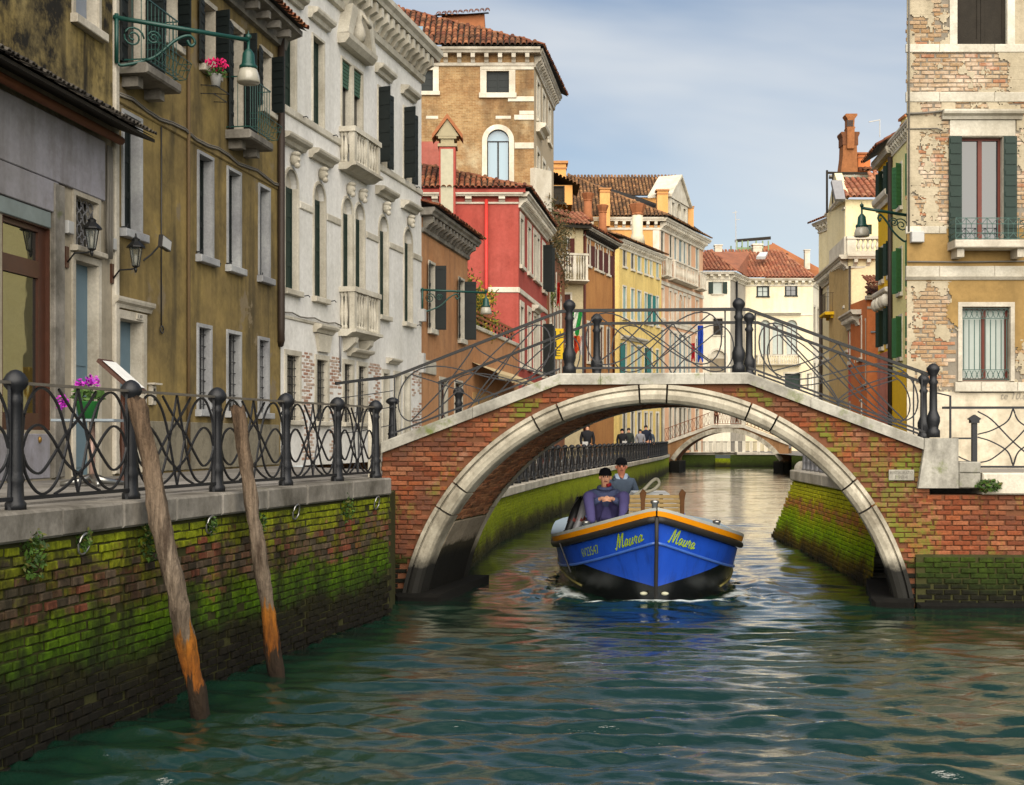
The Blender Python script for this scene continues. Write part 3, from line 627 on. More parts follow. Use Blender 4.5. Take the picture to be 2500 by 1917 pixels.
# ------------------------------------------------------------------ water
BOW = Vector((2.12, 19.25)); BAX = Vector((math.sin(R(3.0)), math.cos(R(3.0))))
def make_water():
    nr, nc = 900, 640
    Y = 6.5 * (140 / 6.5) ** (np.arange(nr) / (nr - 1)); U = np.linspace(-.5, .52, nc)
    YY, UU = np.meshgrid(Y, U, indexing='ij'); XX = UU * YY
    Z = np.zeros_like(XX); r = np.random.default_rng(3)
    cell = YY * .0037
    for i in range(110):
        lam = .15 * (.7 / .15) ** r.random() if i < 96 else r.uniform(.9, 3.0); th = r.normal(R(88), R(18)) ; k = 2 * math.pi / lam
        amp = (.0098 if i < 96 else .004) * lam * r.uniform(.3, 1.3)
        fade = np.clip((lam / cell - 2.2) / 3, 0, 1)
        env = .55 + .45 * np.sin(XX * r.uniform(.15, .6) + r.uniform(0, 6)) * np.sin(YY * r.uniform(.1, .5) + r.uniform(0, 6))
        ph = k * (XX * math.cos(th) + YY * math.sin(th)) + r.uniform(0, 6.28) + .8 * np.sin(XX * r.uniform(.3, 1.2) + YY * r.uniform(.2, .9) + r.uniform(0, 6))
        Z += amp * fade * env * np.sin(ph) * (.55 + .95 * np.exp(-np.clip(YY - 11, 0, 99) / 6))
    # bow wave and wake of the moving boat
    dx, dy = XX - BOW.x, YY - BOW.y
    al = dx * BAX.x + dy * BAX.y; la = dx * BAX.y - dy * BAX.x          # behind the bow, to the side
    dist = np.hypot(dx, (dy + .05) * 1.5)
    Z += .05 * np.exp(-((al + .12 + .0) / .16) ** 2) * np.exp(-(np.abs(la) / .95) ** 4)
    side = np.abs(la) - (1.05 + .38 * np.clip(al, 0, 40) ** .85)
    Z += .05 * np.exp(-(side / .28) ** 2) * np.clip(al, 0, 1) * np.exp(-al / 14)
    Z += .018 * np.sin(side * 7 + al * 3) * np.exp(-(side / .9) ** 2) * np.clip(al, 0, 1) * np.exp(-np.clip(al, 0, 99) / 9)
    bo = np.exp(-((np.abs(la) - 1.1) / 1.0) ** 2) * np.clip(al + .6, 0, 1) * np.exp(-np.clip(al, 0, 99) / 7)
    for i in range(40):
        lam = r.uniform(.22, .6); th = r.uniform(0, 6.28); k = 6.283 / lam
        Z += .006 * lam * bo * np.sin(k * (XX * math.cos(th) + YY * math.sin(th)) + r.uniform(0, 6)) * 1.6
    foam = np.exp(-((al - .0) / .26) ** 2) * np.exp(-(np.abs(la) / 1.15) ** 6) * 1.0 + .95 * np.exp(-((side + .12) / .4) ** 2) * np.clip(al * 1.3, 0, 1) * np.exp(-np.clip(al, 0, 99) / 3.5)
    V = np.stack([XX, YY, Z], -1).reshape(-1, 3); idx = np.arange(nr * nc).reshape(nr, nc)
    Fq = np.stack([idx[:-1, :-1], idx[:-1, 1:], idx[1:, 1:], idx[1:, :-1]], -1).reshape(-1, 4)
    me = bpy.data.meshes.new('canal_water'); me.vertices.add(len(V)); me.vertices.foreach_set('co', V.ravel()); me.loops.add(Fq.size); me.loops.foreach_set('vertex_index', Fq.ravel())
    me.polygons.add(len(Fq)); me.polygons.foreach_set('loop_start', np.arange(0, Fq.size, 4)); me.polygons.foreach_set('loop_total', np.full(len(Fq), 4)); me.update()
    me.polygons.foreach_set('use_smooth', np.ones(len(Fq), bool))
    a = me.attributes.new('foam', 'FLOAT', 'POINT'); a.data.foreach_set('value', foam.ravel().astype(np.float32))
    n = NT('canal water', .04, .5); n.set('IOR', 1.8)
    fo = n.n('Attribute', 'Fac', attribute_name='foam'); fr = n.noise(6, 9, .8, n.map((1, 1.3, 1)))
    k = n.ramp(n.ma('SUBTRACT', n.ma('MULTIPLY', fo, 1.15), fr), [(.1, 0.0), (.4, .9)])
    n.col(n.mix(k, n.mix(n.noise(.4, 3), '0c2017', '112b20'), 'c9d2d0')); n.set('Roughness', n.ramp(k, [(0, .012), (1, .6)]))
    h = n.ma('ADD', n.noise(4.2, 5, .65, n.map((.6, 1.7, 1))), n.ma('MULTIPLY', n.noise(13, 4, .6, n.map((.6, 1.5, 1))), .4))
    n.bump(h, .26, .03)
    gl = n.n('BsdfGlossy', 0, {'Color': (1, 1, 1, 1), 'Roughness': n.ramp(k, [(0, .012), (1, .6)]), 'Normal': n.b.inputs['Normal'].links[0].from_socket})
    fz = n.ma('ADD', n.ma('MULTIPLY', n.n('Fresnel', 0, {'IOR': 1.33, 'Normal': n.b.inputs['Normal'].links[0].from_socket}), 1.35), .07, True)
    n.set('Specular IOR Level', 0.0); ms = n.t.nodes.new('ShaderNodeMixShader'); n.t.links.new(n.ma('MULTIPLY', fz, n.ramp(k, [(0, 1.0), (1, .3)])), ms.inputs[0]); n.t.links.new(n.b.outputs[0], ms.inputs[1]); n.t.links.new(gl, ms.inputs[2])
    n.t.links.new(ms.outputs[0], n.t.nodes['Material Output'].inputs['Surface'])
    me.materials.append(n.m); o = bpy.data.objects.new('water', me); COL.objects.link(o); o['kind'] = 'structure'
make_water()
# ground far below and around, so that no light comes from under the town
mb = MB(); mb.add([(-600, -300, -.9), (600, -300, -.9), (600, 900, -.9), (-600, 900, -.9)], [(0, 1, 2, 3)]); mb.build('canal_bed', flat('mud', '2a3028', .9), None, kind='structure')
# ------------------------------------------------------------------ building kit
def arch_pts(s0, s1, zt, n=10):                         # half circle over an opening, left to right
    r = (s1 - s0) / 2; c = (s0 + s1) / 2
    return [(c - r * math.cos(math.pi * k / n), zt - r + r * math.sin(math.pi * k / n)) for k in range(n + 1)]
def leaf(parent, F, s, z0, z1, w, phi, side, mat, name='shutter', bat=3):
    # one shutter leaf hinged at s; side +1: opens from the left jamb, -1: from the right; phi 0 closed, 180 folded flat on the wall
    a = R(phi); dx, dd = side * math.cos(a), -math.sin(a); px_, pd = -dd * side, dx * side
    P = lambda u, v: (s + dx * u - math.sin(a) * 0 + px_ * v, -.035 + dd * u + pd * v)
    mb = MB(F)
    def slab(u0, u1, za, zb, v0, v1):
        c = [P(u0, v0), P(u1, v0), P(u1, v1), P(u0, v1)]
        mb.add([F.w(q[0], q[1], za) for q in c] + [F.w(q[0], q[1], zb) for q in c], [(0, 3, 2, 1), (4, 5, 6, 7), (0, 1, 5, 4), (1, 2, 6, 5), (2, 3, 7, 6), (3, 0, 4, 7)])
    slab(0, w, z0, z1, -.014, .014)
    for k in range(bat + 1):
        zc = z0 + .08 + (z1 - z0 - .16) * k / bat
        slab(.02, w - .02, zc - .04, zc + .04, -.026, -.0145); slab(.02, w - .02, zc - .04, zc + .04, .0145, .026)
    return mb.build(name, mat, parent)
def closed_pair(parent, F, s0, s1, z0, z1, d, mat, arch=False, name='shutter', bat=3):
    sm = (s0 + s1) / 2
    for a, b in ((s0, sm - .004), (sm + .004, s1)):
        mb = MB(F); mb.box(a, b, d, d + .03, z0, z1)
        mb.box(a + .0, a + .06, d - .015, d - .001, z0, z1); mb.box(b - .06, b, d - .015, d - .001, z0, z1)
        for k in range(bat + 1): zc = z0 + .06 + (z1 - z0 - .12) * k / bat; mb.box(a + .062, b - .062, d - .012, d - .001, zc - .05, zc + .05)
        mb.build(name, mat, parent)
def sash(parent, F, s0, s1, z0, z1, d, frame=None, pane=None, fw=.05, rows=2, cols=2, name='sash'):
    mb = MB(F); mb.box(s0, s0 + fw, d, d + .05, z0, z1); mb.box(s1 - fw, s1, d, d + .05, z0, z1); mb.box(s0 + fw, s1 - fw, d, d + .05, z0, z0 + fw); mb.box(s0 + fw, s1 - fw, d, d + .05, z1 - fw, z1)
    for k in range(1, cols): c = s0 + (s1 - s0) * k / cols; mb.box(c - fw * .7, c + fw * .7, d - .004, d + .05, z0 + fw, z1 - fw)
    for k in range(1, rows): c = z0 + (z1 - z0) * k / rows; mb.box(s0 + fw, s1 - fw, d + .006, d + .04, c - .018, c + .018)
    f = mb.build(name, frame or m_wood, parent)
    for k in range(cols):
        a, b = s0 + (s1 - s0) * k / cols, s0 + (s1 - s0) * (k + 1) / cols
        mb = MB(F); mb.box(a + .01, b - .01, d + .03, d + .045, z0 + .01, z1 - .01); mb.build('pane', pane or m_glass, parent)
    return f
def grille(parent, F, s0, s1, z0, z1, d, mat=None, nv=5, nh=7, r=.009):
    mb = MB(F)
    for k in range(nv): s = s0 + (s1 - s0) * (k + .5) / nv; mb.tube([(s, d, z0), (s, d, z1)], r, 4)
    for k in range(nh): z = z0 + (z1 - z0) * (k + .5) / nh; mb.tube([(s0, d - .008, z), (s1, d - .008, z)], r, 4)
    return mb.build('grille', mat or m_iron, parent)
class Bld:
    def __init__(s, name, label, F, z0, z1, mat, depth=5.0, cat='building', s0=0.0, s1=None, parent=None):
        s.F = F; s.z0, s.z1, s.mat, s.depth = z0, z1, mat, depth; s.s0 = s0; s.s1 = F.L if s1 is None else s1; s.h = []
        s.o = parent or thing(name, label, cat, F.w((s.s0 + s.s1) / 2, 0, z0))
    def win(s, s0, s1, z0, z1, arch=False, rev=.18, trim=.11, tm=None, proud=.03, sill=.09, fill='shut', fm=None, pane=None, frame=None, bars=None, opens=None, om=None, name='window', hole=True, rows=2, cols=2, bat=3, sillx=.06):
        F = s.F; tm = tm or m_white
        if hole: s.h.append((s0, s1, z0, z1, arch, rev))
        mb = MB(F)
        r = (s1 - s0) / 2; zs = z1 - r if arch else z1
        if trim:
            mb.box(s0 - trim, s0, -proud, .02, z0, zs); mb.box(s1, s1 + trim, -proud, .02, z0, zs)
            if not arch: mb.box(s0 - trim, s1 + trim, -proud - .002, .02, z1, z1 + trim * 1.1)
            else:
                A = arch_pts(s0, s1, z1, 12); B = arch_pts(s0 - trim, s1 + trim, z1 + trim, 12)
                for k in range(12): mb.add([F.w(*q) for q in ((A[k][0], -proud, A[k][1]), (A[k + 1][0], -proud, A[k + 1][1]), (B[k + 1][0], -proud, B[k + 1][1]), (B[k][0], -proud, B[k][1]), (A[k][0], .02, A[k][1]), (A[k + 1][0], .02, A[k + 1][1]), (B[k + 1][0], .02, B[k + 1][1]), (B[k][0], .02, B[k][1]))], [(0, 1, 2, 3), (3, 2, 6, 7), (0, 4, 5, 1)])
        # the reveal lining
        mb.box(s0 - .01, s0 + .006, -.001, rev, z0, zs); mb.box(s1 - .006, s1 + .01, -.001, rev, z0, zs)
        if not arch: mb.box(s0 + .006, s1 - .006, -.001, rev, z1 - .006, z1 + .01)
        mb.box(s0 + .006, s1 - .006, .001, rev, z0 - .01, z0 + .006)
        wo = mb.build(name, tm, s.o)
        if sill: mb = MB(F); mb.bbox(s0 - trim - sillx, s1 + trim + sillx, -proud - .09, .02, z0 - sill, z0 - .001, .012); mb.build('sill', tm, wo)
        if fill == 'shut': closed_pair(wo, F, s0, s1, z0, zs, rev - .03, fm or m_greenshut, bat=bat)
        elif fill == 'sash': sash(wo, F, s0, s1, z0, zs, rev - .05, frame, pane, rows=rows, cols=cols)
        elif fill == 'door': mb = MB(F); mb.box(s0, s1, rev - .05, rev, z0, zs); [mb.box(s0 + .08, s1 - .08, rev - .065, rev - .051, z0 + (zs - z0) * k + .06, z0 + (zs - z0) * k + (zs - z0) * .4) for k in (.02, .5)]; mb.build('door_leaf', fm or m_bluedoor, wo)
        else: mb = MB(F); mb.box(s0, s1, rev - .03, rev, z0, zs); mb.build('pane', pane or m_glass_dark, wo)
        if arch:
            A = arch_pts(s0, s1, z1, 12); mb = MB(F); mb.add([F.w(p[0], rev - .02, p[1]) for p in A], [tuple(range(13))]); mb.build('lunette', pane if fill == 'sash' else tm, wo)
        if bars: grille(wo, F, s0, s1, z0, zs, rev * .45, None, *bars)
        if opens:
            w = (s1 - s0) / 2
            for sd, ph in zip((1, -1), opens):
                if ph is not None: leaf(wo, F, s0 - .01 if sd > 0 else s1 + .01, z0, zs, w, ph, sd, om or m_greenshut, bat=bat)
        return wo
    def finish(s, name='wall', back=True, extra=None):
        F = s.F; mb = MB(F); xs = sorted({s.s0, s.s1} | {h[i] for h in s.h for i in (0, 1)}); zs = sorted({s.z0, s.z1} | {h[i] for h in s.h for i in (2, 3)})
        for a, b in zip(xs, xs[1:]):
            if b - a < 1e-4: continue
            run = None
            for c, d in zip(zs, zs[1:]):
                mid = ((a + b) / 2, (c + d) / 2); hole = any(h[0] < mid[0] < h[1] and h[2] < mid[1] < h[3] for h in s.h)
                if not hole:
                    run = [c, d] if run is None else [run[0], d]
                if hole or d == zs[-1]:
                    if run: mb.quad((a, 0, run[0]), (b, 0, run[0]), (b, 0, run[1]), (a, 0, run[1])); run = None
        for (a, b, c, d, ar, rv) in s.h:
            zt = d - (b - a) / 2 if ar else d
            mb.quad((a, 0, c), (a, 0, zt), (a, rv, zt), (a, rv, c)); mb.quad((b, 0, c), (b, rv, c), (b, rv, zt), (b, 0, zt)); mb.quad((a, 0, c), (a, rv, c), (b, rv, c), (b, 0, c))
            if not ar: mb.quad((a, 0, d), (b, 0, d), (b, rv, d), (a, rv, d))
            else:
                A = arch_pts(a, b, d, 12)
                for k in range(12):
                    p, q = A[k], A[k + 1]; mb.quad((p[0], 0, p[1]), (q[0], 0, q[1]), (q[0], 0, d), (p[0], 0, d)); mb.quad((p[0], 0, p[1]), (p[0], rv, p[1]), (q[0], rv, q[1]), (q[0], 0, q[1]))
        if back:
            a, b, D = s.s0, s.s1, s.depth
            mb.quad((a, 0, s.z0), (a, 0, s.z1), (a, D, s.z1), (a, D, s.z0)); mb.quad((b, 0, s.z0), (b, D, s.z0), (b, D, s.z1), (b, 0, s.z1)); mb.quad((a, D, s.z0), (b, D, s.z0), (b, D, s.z1), (a, D, s.z1)); mb.quad((a, 0, s.z1), (b, 0, s.z1), (b, D, s.z1), (a, D, s.z1))
        s.wall = mb.build(name, s.mat, s.o); return s.wall
    def band(s, z0, z1, proud=.04, mat=None, name='string_course', s0=None, s1=None):
        mb = MB(s.F); mb.bbox(s.s0 if s0 is None else s0, s.s1 if s1 is None else s1, -proud, .01, z0, z1, min(.02, (z1 - z0) * .2)); return mb.build(name, mat or m_white, s.o)
    def cornice(s, z0, z1, proud=.4, mat=None, step=.45, bw=.14, name='cornice', s0=None, s1=None, bm=None, ends=True):
        a = s.s0 if s0 is None else s0; b = s.s1 if s1 is None else s1; h = z1 - z0; mb = MB(s.F)
        e = proud if ends else 0
        mb.profile([(.02, z0 + h * .62), (-proud * .8, z0 + h * .62), (-proud * .86, z0 + h * .74), (-proud, z0 + h * .84), (-proud, z1), (.02, z1)], a - (e * .3), b + e * .6)
        mb.profile([(.02, z0 - h * .25), (-proud * .18, z0 - h * .2), (-proud * .22, z0), (.02, z0)], a, b)
        c = mb.build(name, mat or m_white, s.o)
        if step:
            m = MB(); q = proud * .75
            m.F = WF; hh = h * .6; m.add([(-bw / 2, .01, 0), (-bw / 2, -q * .35, 0), (-bw / 2, -q * .55, hh * .3), (-bw / 2, -q, hh * .5), (-bw / 2, -q, hh), (-bw / 2, .01, hh)] + [(bw / 2, .01, 0), (bw / 2, -q * .35, 0), (bw / 2, -q * .55, hh * .3), (bw / 2, -q, hh * .5), (bw / 2, -q, hh), (bw / 2, .01, hh)],
                  [(5, 4, 3, 2, 1, 0), (6, 7, 8, 9, 10, 11)] + [(i, i + 1, i + 7, i + 6) for i in range(5)] + [(5, 0, 6, 11)])
            me = m.mesh('bracket'); me.materials.append(bm or mat or m_white)
            n = int((b - a) / step)
            for k in range(n): piece('bracket', me, c, s.F.mat(a + (b - a) * (k + .5) / n, 0, z0 + .003))
        return c
    def hood(s, sc, z, w, h=.2, proud=.22, mat=None, name='hood'):
        mb = MB(s.F); mb.profile([(.01, z), (-proud * .35, z), (-proud * .5, z + h * .35), (-proud * .9, z + h * .55), (-proud, z + h * .8), (-proud, z + h), (.01, z + h * 1.15)], sc - w / 2, sc + w / 2); return mb.build(name, mat or m_white, s.o)
    def pipe(s, pts, r=.05, mat=None, name='downpipe'): mb = MB(s.F); mb.tube(pts, r, 8); return mb.build(name, mat or m_brownpipe, s.o, True)
BAL = [(.05, 0), (.05, .05), (.03, .07), (.035, .1), (.06, .2), (.065, .27), (.05, .36), (.03, .46), (.028, .52), (.05, .55), (.05, .6)]
def balusters(parent, F, pts, z0, h, mat, k=1.0):
    m = MB(); m.lathe((0, 0, 0), [(r * k, z * h / .6) for r, z in BAL], 8); me = m.mesh('baluster', smooth=True); me.materials.append(mat)
    for s, d in pts: piece('baluster', me, parent, F.mat(s, d, z0))
def stone_balcony(b, s0, s1, z0, z1, proud, mat, nb=7, ns=2, slab=.14):
    F = b.F; mb = MB(F); mb.profile([(.01, z0 - slab * 1.2), (-proud * .55, z0 - slab * 1.2), (-proud * .9, z0 - slab * .6), (-proud - .06, z0 - slab * .5), (-proud - .06, z0), (.01, z0)], s0 - .06, s1 + .06); o = mb.build('balcony', mat, b.o)
    mb = MB(F); mb.box(s0 - .03, s1 + .03, -proud - .03, -proud + .14, z1 - .12, z1); mb.box(s0 - .03, s0 + .14, -proud + .14, .01, z1 - .12, z1); mb.box(s1 - .14, s1 + .03, -proud + .14, .01, z1 - .12, z1); mb.build('handrail', mat, o)
    for s in (s0, s1 - .16, (s0 + s1) / 2 - .06):
        mb = MB(F); mb.box(s, s + .15 if s != (s0 + s1) / 2 - .06 else s + .12, -proud, -proud + .13, z0, z1 - .121); mb.build('pier', mat, o)
    h = z1 - .12 - z0; P = [(s0 + .2 + (s1 - s0 - .4) * (k + .5) / nb, -proud + .065) for k in range(nb) if abs(k + .5 - nb / 2) > .4] + [(s0 + .07, -proud + .2 + (proud - .2) * (k + .5) / ns) for k in range(ns)] + [(s1 - .07, -proud + .2 + (proud - .2) * (k + .5) / ns) for k in range(ns)]
    balusters(o, F, P, z0 + .001, h, mat)
    return o
def iron_balcony(b, s0, s1, z0, h, proud, mat=None, basket=True, slabm=None):
    F = b.F; mb = MB(F); mb.bbox(s0 - .05, s1 + .05, -proud - .05, .01, z0 - .16, z0, .03); o = mb.build('balcony', slabm or m_white, b.o)
    for s in (s0 + .2, s1 - .2): mb = MB(F); mb.prism([(s - .09, z0 - .32), (s + .09, z0 - .32), (s + .09, z0 - .161), (s - .09, z0 - .161)], -proud * .6, .01); mb.build('corbel', slabm or m_white, o)
    mb = MB(F); P = [(s0, 0), (s0, -proud), (s1, -proud), (s1, 0)]
    for z in (z0 + .06, z0 + h): mb.tube([(p[0], p[1], z) for p in P], .014, 4)
    def run(a, c, n):
        for k in range(n): q = (k + .5) / n; mb.tube([(a[0] + (c[0] - a[0]) * q, a[1] + (c[1] - a[1]) * q, z0 + .06), (a[0] + (c[0] - a[0]) * q, a[1] + (c[1] - a[1]) * q, z0 + h)], .008, 4)
    run(P[0], P[1], max(2, int(proud / .12))); run(P[1], P[2], int((s1 - s0) / .12)); run(P[2], P[3], max(2, int(proud / .12))); mb.build('railing', mat or m_green_iron, o)
    if basket:
        mb = MB(F)
        for z, q in ((z0 + .05, .14), (z0 + .2, .2), (z0 + .3, .24)): mb.tube([(s0, -proud - .01, z), (s0 - .0, -proud - q, z), (s1, -proud - q, z), (s1, -proud - .01, z)], .007, 4)
        for k in range(9): s = s0 + (s1 - s0) * k / 8; mb.tube([(s, -proud - .02, z0 + .04), (s, -proud - .14, z0 + .05), (s, -proud - .24, z0 + .3)], .006, 4)
        mb.build('flower_basket', mat or m_green_iron, o)
    return o
def leaves(mb, c, rad, n, size, flatten=(1, 1, 1), drop=0.0):
    for _ in range(n):
        while True:
            v = Vector((random.uniform(-1, 1), random.uniform(-1, 1), random.uniform(-1, 1)))
            if v.length < 1 and v.length > random.random() ** 1.5 * .8: break
        p = Vector(c) + Vector((v.x * rad * flatten[0], v.y * rad * flatten[1], v.z * rad * flatten[2] - drop * random.random()))
        a = Vector((random.gauss(0, 1), random.gauss(0, 1), random.gauss(0, 1))).normalized(); b = a.orthogonal().normalized(); s = size * random.uniform(.6, 1.3)
        mb.add([p - a * s, p + b * s * .45, p + a * s, p - b * s * .45], [(0, 1, 2, 3)])
    return mb
def street_lamp(label, A, B, k=1.0, mount=.6):           # green scrolled bracket from wall point A to lamp end B
    A, B = Vector(A), Vector(B); o = thing('street_lamp', label, 'street lamp', A, 'green bracket street lamps')
    mb = MB(); mb.tube([A - (B - A).normalized() * .05, A.lerp(B, .5), B], .032 * k, 8); mb.tube([A + Vector((0, 0, .06)), A + Vector((0, 0, -mount * k))], .03 * k, 6)
    mb.ball(B + Vector((0, 0, .05)), .045 * k); mb.tube([B, B + Vector((0, 0, .14 * k))], [.025 * k, .004], 6); mb.build('arm', m_green_iron, o, True)
    u = (B - A).normalized(); L = (B - A).length
    def at2(x, z): return A + u * x + Vector((0, 0, z))
    mb = MB(); q = min(L * .6, 1.0 * k)
    mb.tube([at2(p[0], p[1]) for p in sp2([(.02, -mount * k), (.1 * k, -mount * k * 1.02), (q * .5, -mount * k * .75), (q * .8, -.18 * k), (q, -.08 * k), (q * 1.08, -.16 * k), (q * 1.02, -.22 * k), (q * .97, -.15 * k)])], .022 * k, 6)
    for c, r0 in ((.22, .15), (.5, .1)):
        mb.tube([at2(q * c + r0 * k * (1 - t / 14) * math.cos(t), -.26 * k * (1 - c * .5) + r0 * k * (1 - t / 14) * math.sin(t)) for t in [i * .5 for i in range(24)]], .014 * k, 5)
    mb.build('scrollwork', m_green_iron, o, True)
    mb = MB(); mb.lathe(B + Vector((0, 0, -.62 * k)), [(.13 * k, .2 * k), (.135 * k, .24 * k), (.1 * k, .27 * k), (.085 * k, .42 * k), (.05 * k, .47 * k), (.02 * k, .5 * k), (.02 * k, .62 * k)], 14); mb.build('hood', m_green_iron, o, True)
    n = NT('lamp glass', .25, .6); n.col('a09c8e'); mb = MB(); mb.lathe(B + Vector((0, 0, -.62 * k)), [(.15 * k, 0), (.165 * k, .02 * k), (.155 * k, .1 * k), (.125 * k, .2 * k)], 16); mb.build('glass', n.m, o, True)
    return o
# ------------------------------------------------------------------ left row: shop, ochre house, white palace
F_SH = Frame((-7.75, 8), (-6.1, 20)); F_OC = Frame((-6.1, 20), (-4.87, 27.4)); F_WH = Frame((-4.87, 27.4), (-2.58, 37.1))
m_ochre = plaster('ochre plaster', '82704a', '463f30', '94804e', .85, .8, .45, '7d7058', .2, 9, .6, .4, .34)
m_whitepl = plaster('white plaster', 'd4d3cd', 'b0aea6', 'dddcd8', .3, .35, .4, None, .1)
m_stained = plaster('stained dark plaster', '857855', '262420', '9a8650', 1.0, 1.0, .6, None, .4, 9, .56, .4)
m_fascia = plaster('lilac grey plaster', '8c8a8c', '67625c', '95939a', .5, .6, .5); m_shoppl = plaster('shop plaster', '9c9482', '6f685c', 'aaa08c', .4, .5, .5)
m_trimc = stone('cool window trim', 'aeb0b0', '85868a', None, .6, 1.0); m_base = plaster('rough grey base', '7e7868', '4c4a40', '8f8876', .6, .4, 1.5, None, .6, 22)
b = Bld('shop_building', 'shop house with stained dark upper wall and tiled canopy at far left', F_SH, ZK - .05, 14.5, m_shoppl, 6)  # out-of-view near stretch and height shaped to shade the bridge
sx = lambda x, d=0.0: F_SH.s(x, d)
# shop window
wo = b.win(sx(6), sx(121), 2.55, 5.32, rev=.2, trim=0, sill=0, fill='none', pane=m_wood, name='shop_window', tm=m_wood)
s0, s1 = sx(6), sx(121)
m_shopglass = glass('shop glass', '23231f', .015, 1.0)
mb = MB(F_SH)
for q in ((s0, s0 + .05, 2.55, 5.32), (s1 - .2, s1, 2.55, 5.32), (s0 + .05, s1 - .2, 2.55, 2.78), (s0 + .05, s1 - .2, 4.62, 4.85), (s0 + .05, s1 - .2, 5.25, 5.32)): mb.box(q[0], q[1], .06, .14, q[2], q[3])
mb.build('frame', m_wood, wo)
for z0, z1 in ((2.78, 4.62), (4.85, 5.25)): mb = MB(F_SH); mb.box(s0 + .05, s1 - .2, .1, .115, z0, z1); mb.build('pane', m_shopglass, wo)
mb = MB(F_SH); mb.bbox(sx(-60), sx(120), -.02, .02, ZK, 2.5, .01); mb.build('kick_panel', m_fascia, b.o)
mb = MB(F_SH); mb.ball((sx(92), -.03, 2.42), .03, 8, 6, (1, 1, 1.5)); mb.build('padlock', flat('brass', '8a6a30', .4, .5, .6), b.o, True)
mb = MB(F_SH); mb.bbox(sx(-60), sx(120), -.03, .02, 5.33, 5.55, .01); mb.build('shutter_box', flat('painted metal', '7c8684', .6, .3, .2, .35, 4), b.o)
mb = MB(F_SH); mb.bbox(sx(123), sx(148), -.07, .02, ZK, 5.97, .015); mb.build('pilaster', m_kerb, b.o)
mb = MB(F_SH); mb.bbox(sx(-260), sx(136), -.05, .02, 5.56, 5.99, .01); mb.build('sign_board', m_fascia, b.o)
mb = MB(F_SH); mb.bbox(sx(-260), sx(250), -.05, .02, 6.0, 6.9, .012); mb.build('fascia', m_fascia, b.o)
# side door with barred fanlight
d0, d1 = sx(181), sx(237)
b.win(d0, d1, ZK, 5.0, rev=.2, trim=.09, sill=0, fill='door', fm=m_bluedoor, name='door', tm=m_kerb_light)
mb = MB(F_SH); mb.box(d0 + .2, d1 - .2, .125, .134, 2.95, 3.0); mb.ball((d0 + .3, .12, 3.2), .03); mb.build('letter_slot', m_black, b.o)
fw_ = b.win(d0, d1, 5.2, 5.93, rev=.2, trim=.07, sill=.08, fill='none', name='fanlight', tm=m_kerb_light)
mb = MB(F_SH)
for c in range(4):
    for r_ in range(4): mb.tube([(d0 + (d1 - d0) * (c + .5) / 4 + .07 * math.cos(t), .06, 5.2 + .73 * (r_ + .5) / 4 + .085 * math.sin(t)) for t in [i * .6 for i in range(11)]], .011, 4)
mb.build('grille', m_lead, fw_)
# upper window and corner stones
b.win(sx(181), sx(238), 8.5, 10.4, rev=.2, trim=.08, sill=.13, fill='none', pane=flat('faded blind', '7f8690', .8), tm=m_kerb_light)
mb = MB(F_SH); mb.bbox(sx(274), F_SH.L + .05, -.06, .3, ZK, 14.5, .02); mb.build('corner_strip', m_kerb_light, b.o)
b.finish()
mb = MB(F_SH); mb.quad((sx(-700), -.012, 7.3), (sx(180) - .1, -.012, 7.3), (sx(180) - .1, -.012, 14), (sx(-700), -.012, 14)); mb.quad((sx(240) + .1, -.012, 7.3), (sx(273), -.012, 7.3), (sx(273), -.012, 14), (sx(240) + .1, -.012, 14)); mb.quad((sx(180) - .1, -.012, 7.3), (sx(240) + .1, -.012, 7.3), (sx(240) + .1, -.012, 8.36), (sx(180) - .1, -.012, 8.36)); mb.quad((sx(180) - .1, -.012, 10.5), (sx(240) + .1, -.012, 10.5), (sx(240) + .1, -.012, 14), (sx(180) - .1, -.012, 14)); mb.build('upper_wall', m_stained, b.o)
# canopy with a gutter
mb = MB(F_SH); mb.profile([(-.0, 7.3), (-.62, 7.02), (-.62, 6.97), (0, 7.2)], sx(-600), 12.12 + .05); can = mb.build('canopy', m_darkwood, b.o)
m_slate = tilemat('grey old tile', ['55504a', '625c54', '6a645c', '4c4844', '70685c'], '33302c')
roof(b.o, [F_SH.w(sx(-300), -.66, 7.03), F_SH.w(12.15, -.66, 7.03), F_SH.w(12.15, 0, 7.34), F_SH.w(sx(-300), 0, 7.34)], m_slate, m_darkwood, 150, .05, .3, 'canopy_roof')
b.pipe([(sx(-400), -.2, 6.97), (11.9, -.2, 6.95)], .065, flat('rusty pipe', '6a4028', .8, .3, .1, .4), 'gutter')
for k in range(3): b.pipe([(11.75 + .05 * k, -.06, 6.85), (11.72 + .06 * k, -.08, 6.3), (11.66 + .08 * k, -.09, 5.6 - .1 * k), (11.74 + .05 * k, -.07, 5.15)], .022, m_cable, 'cable')
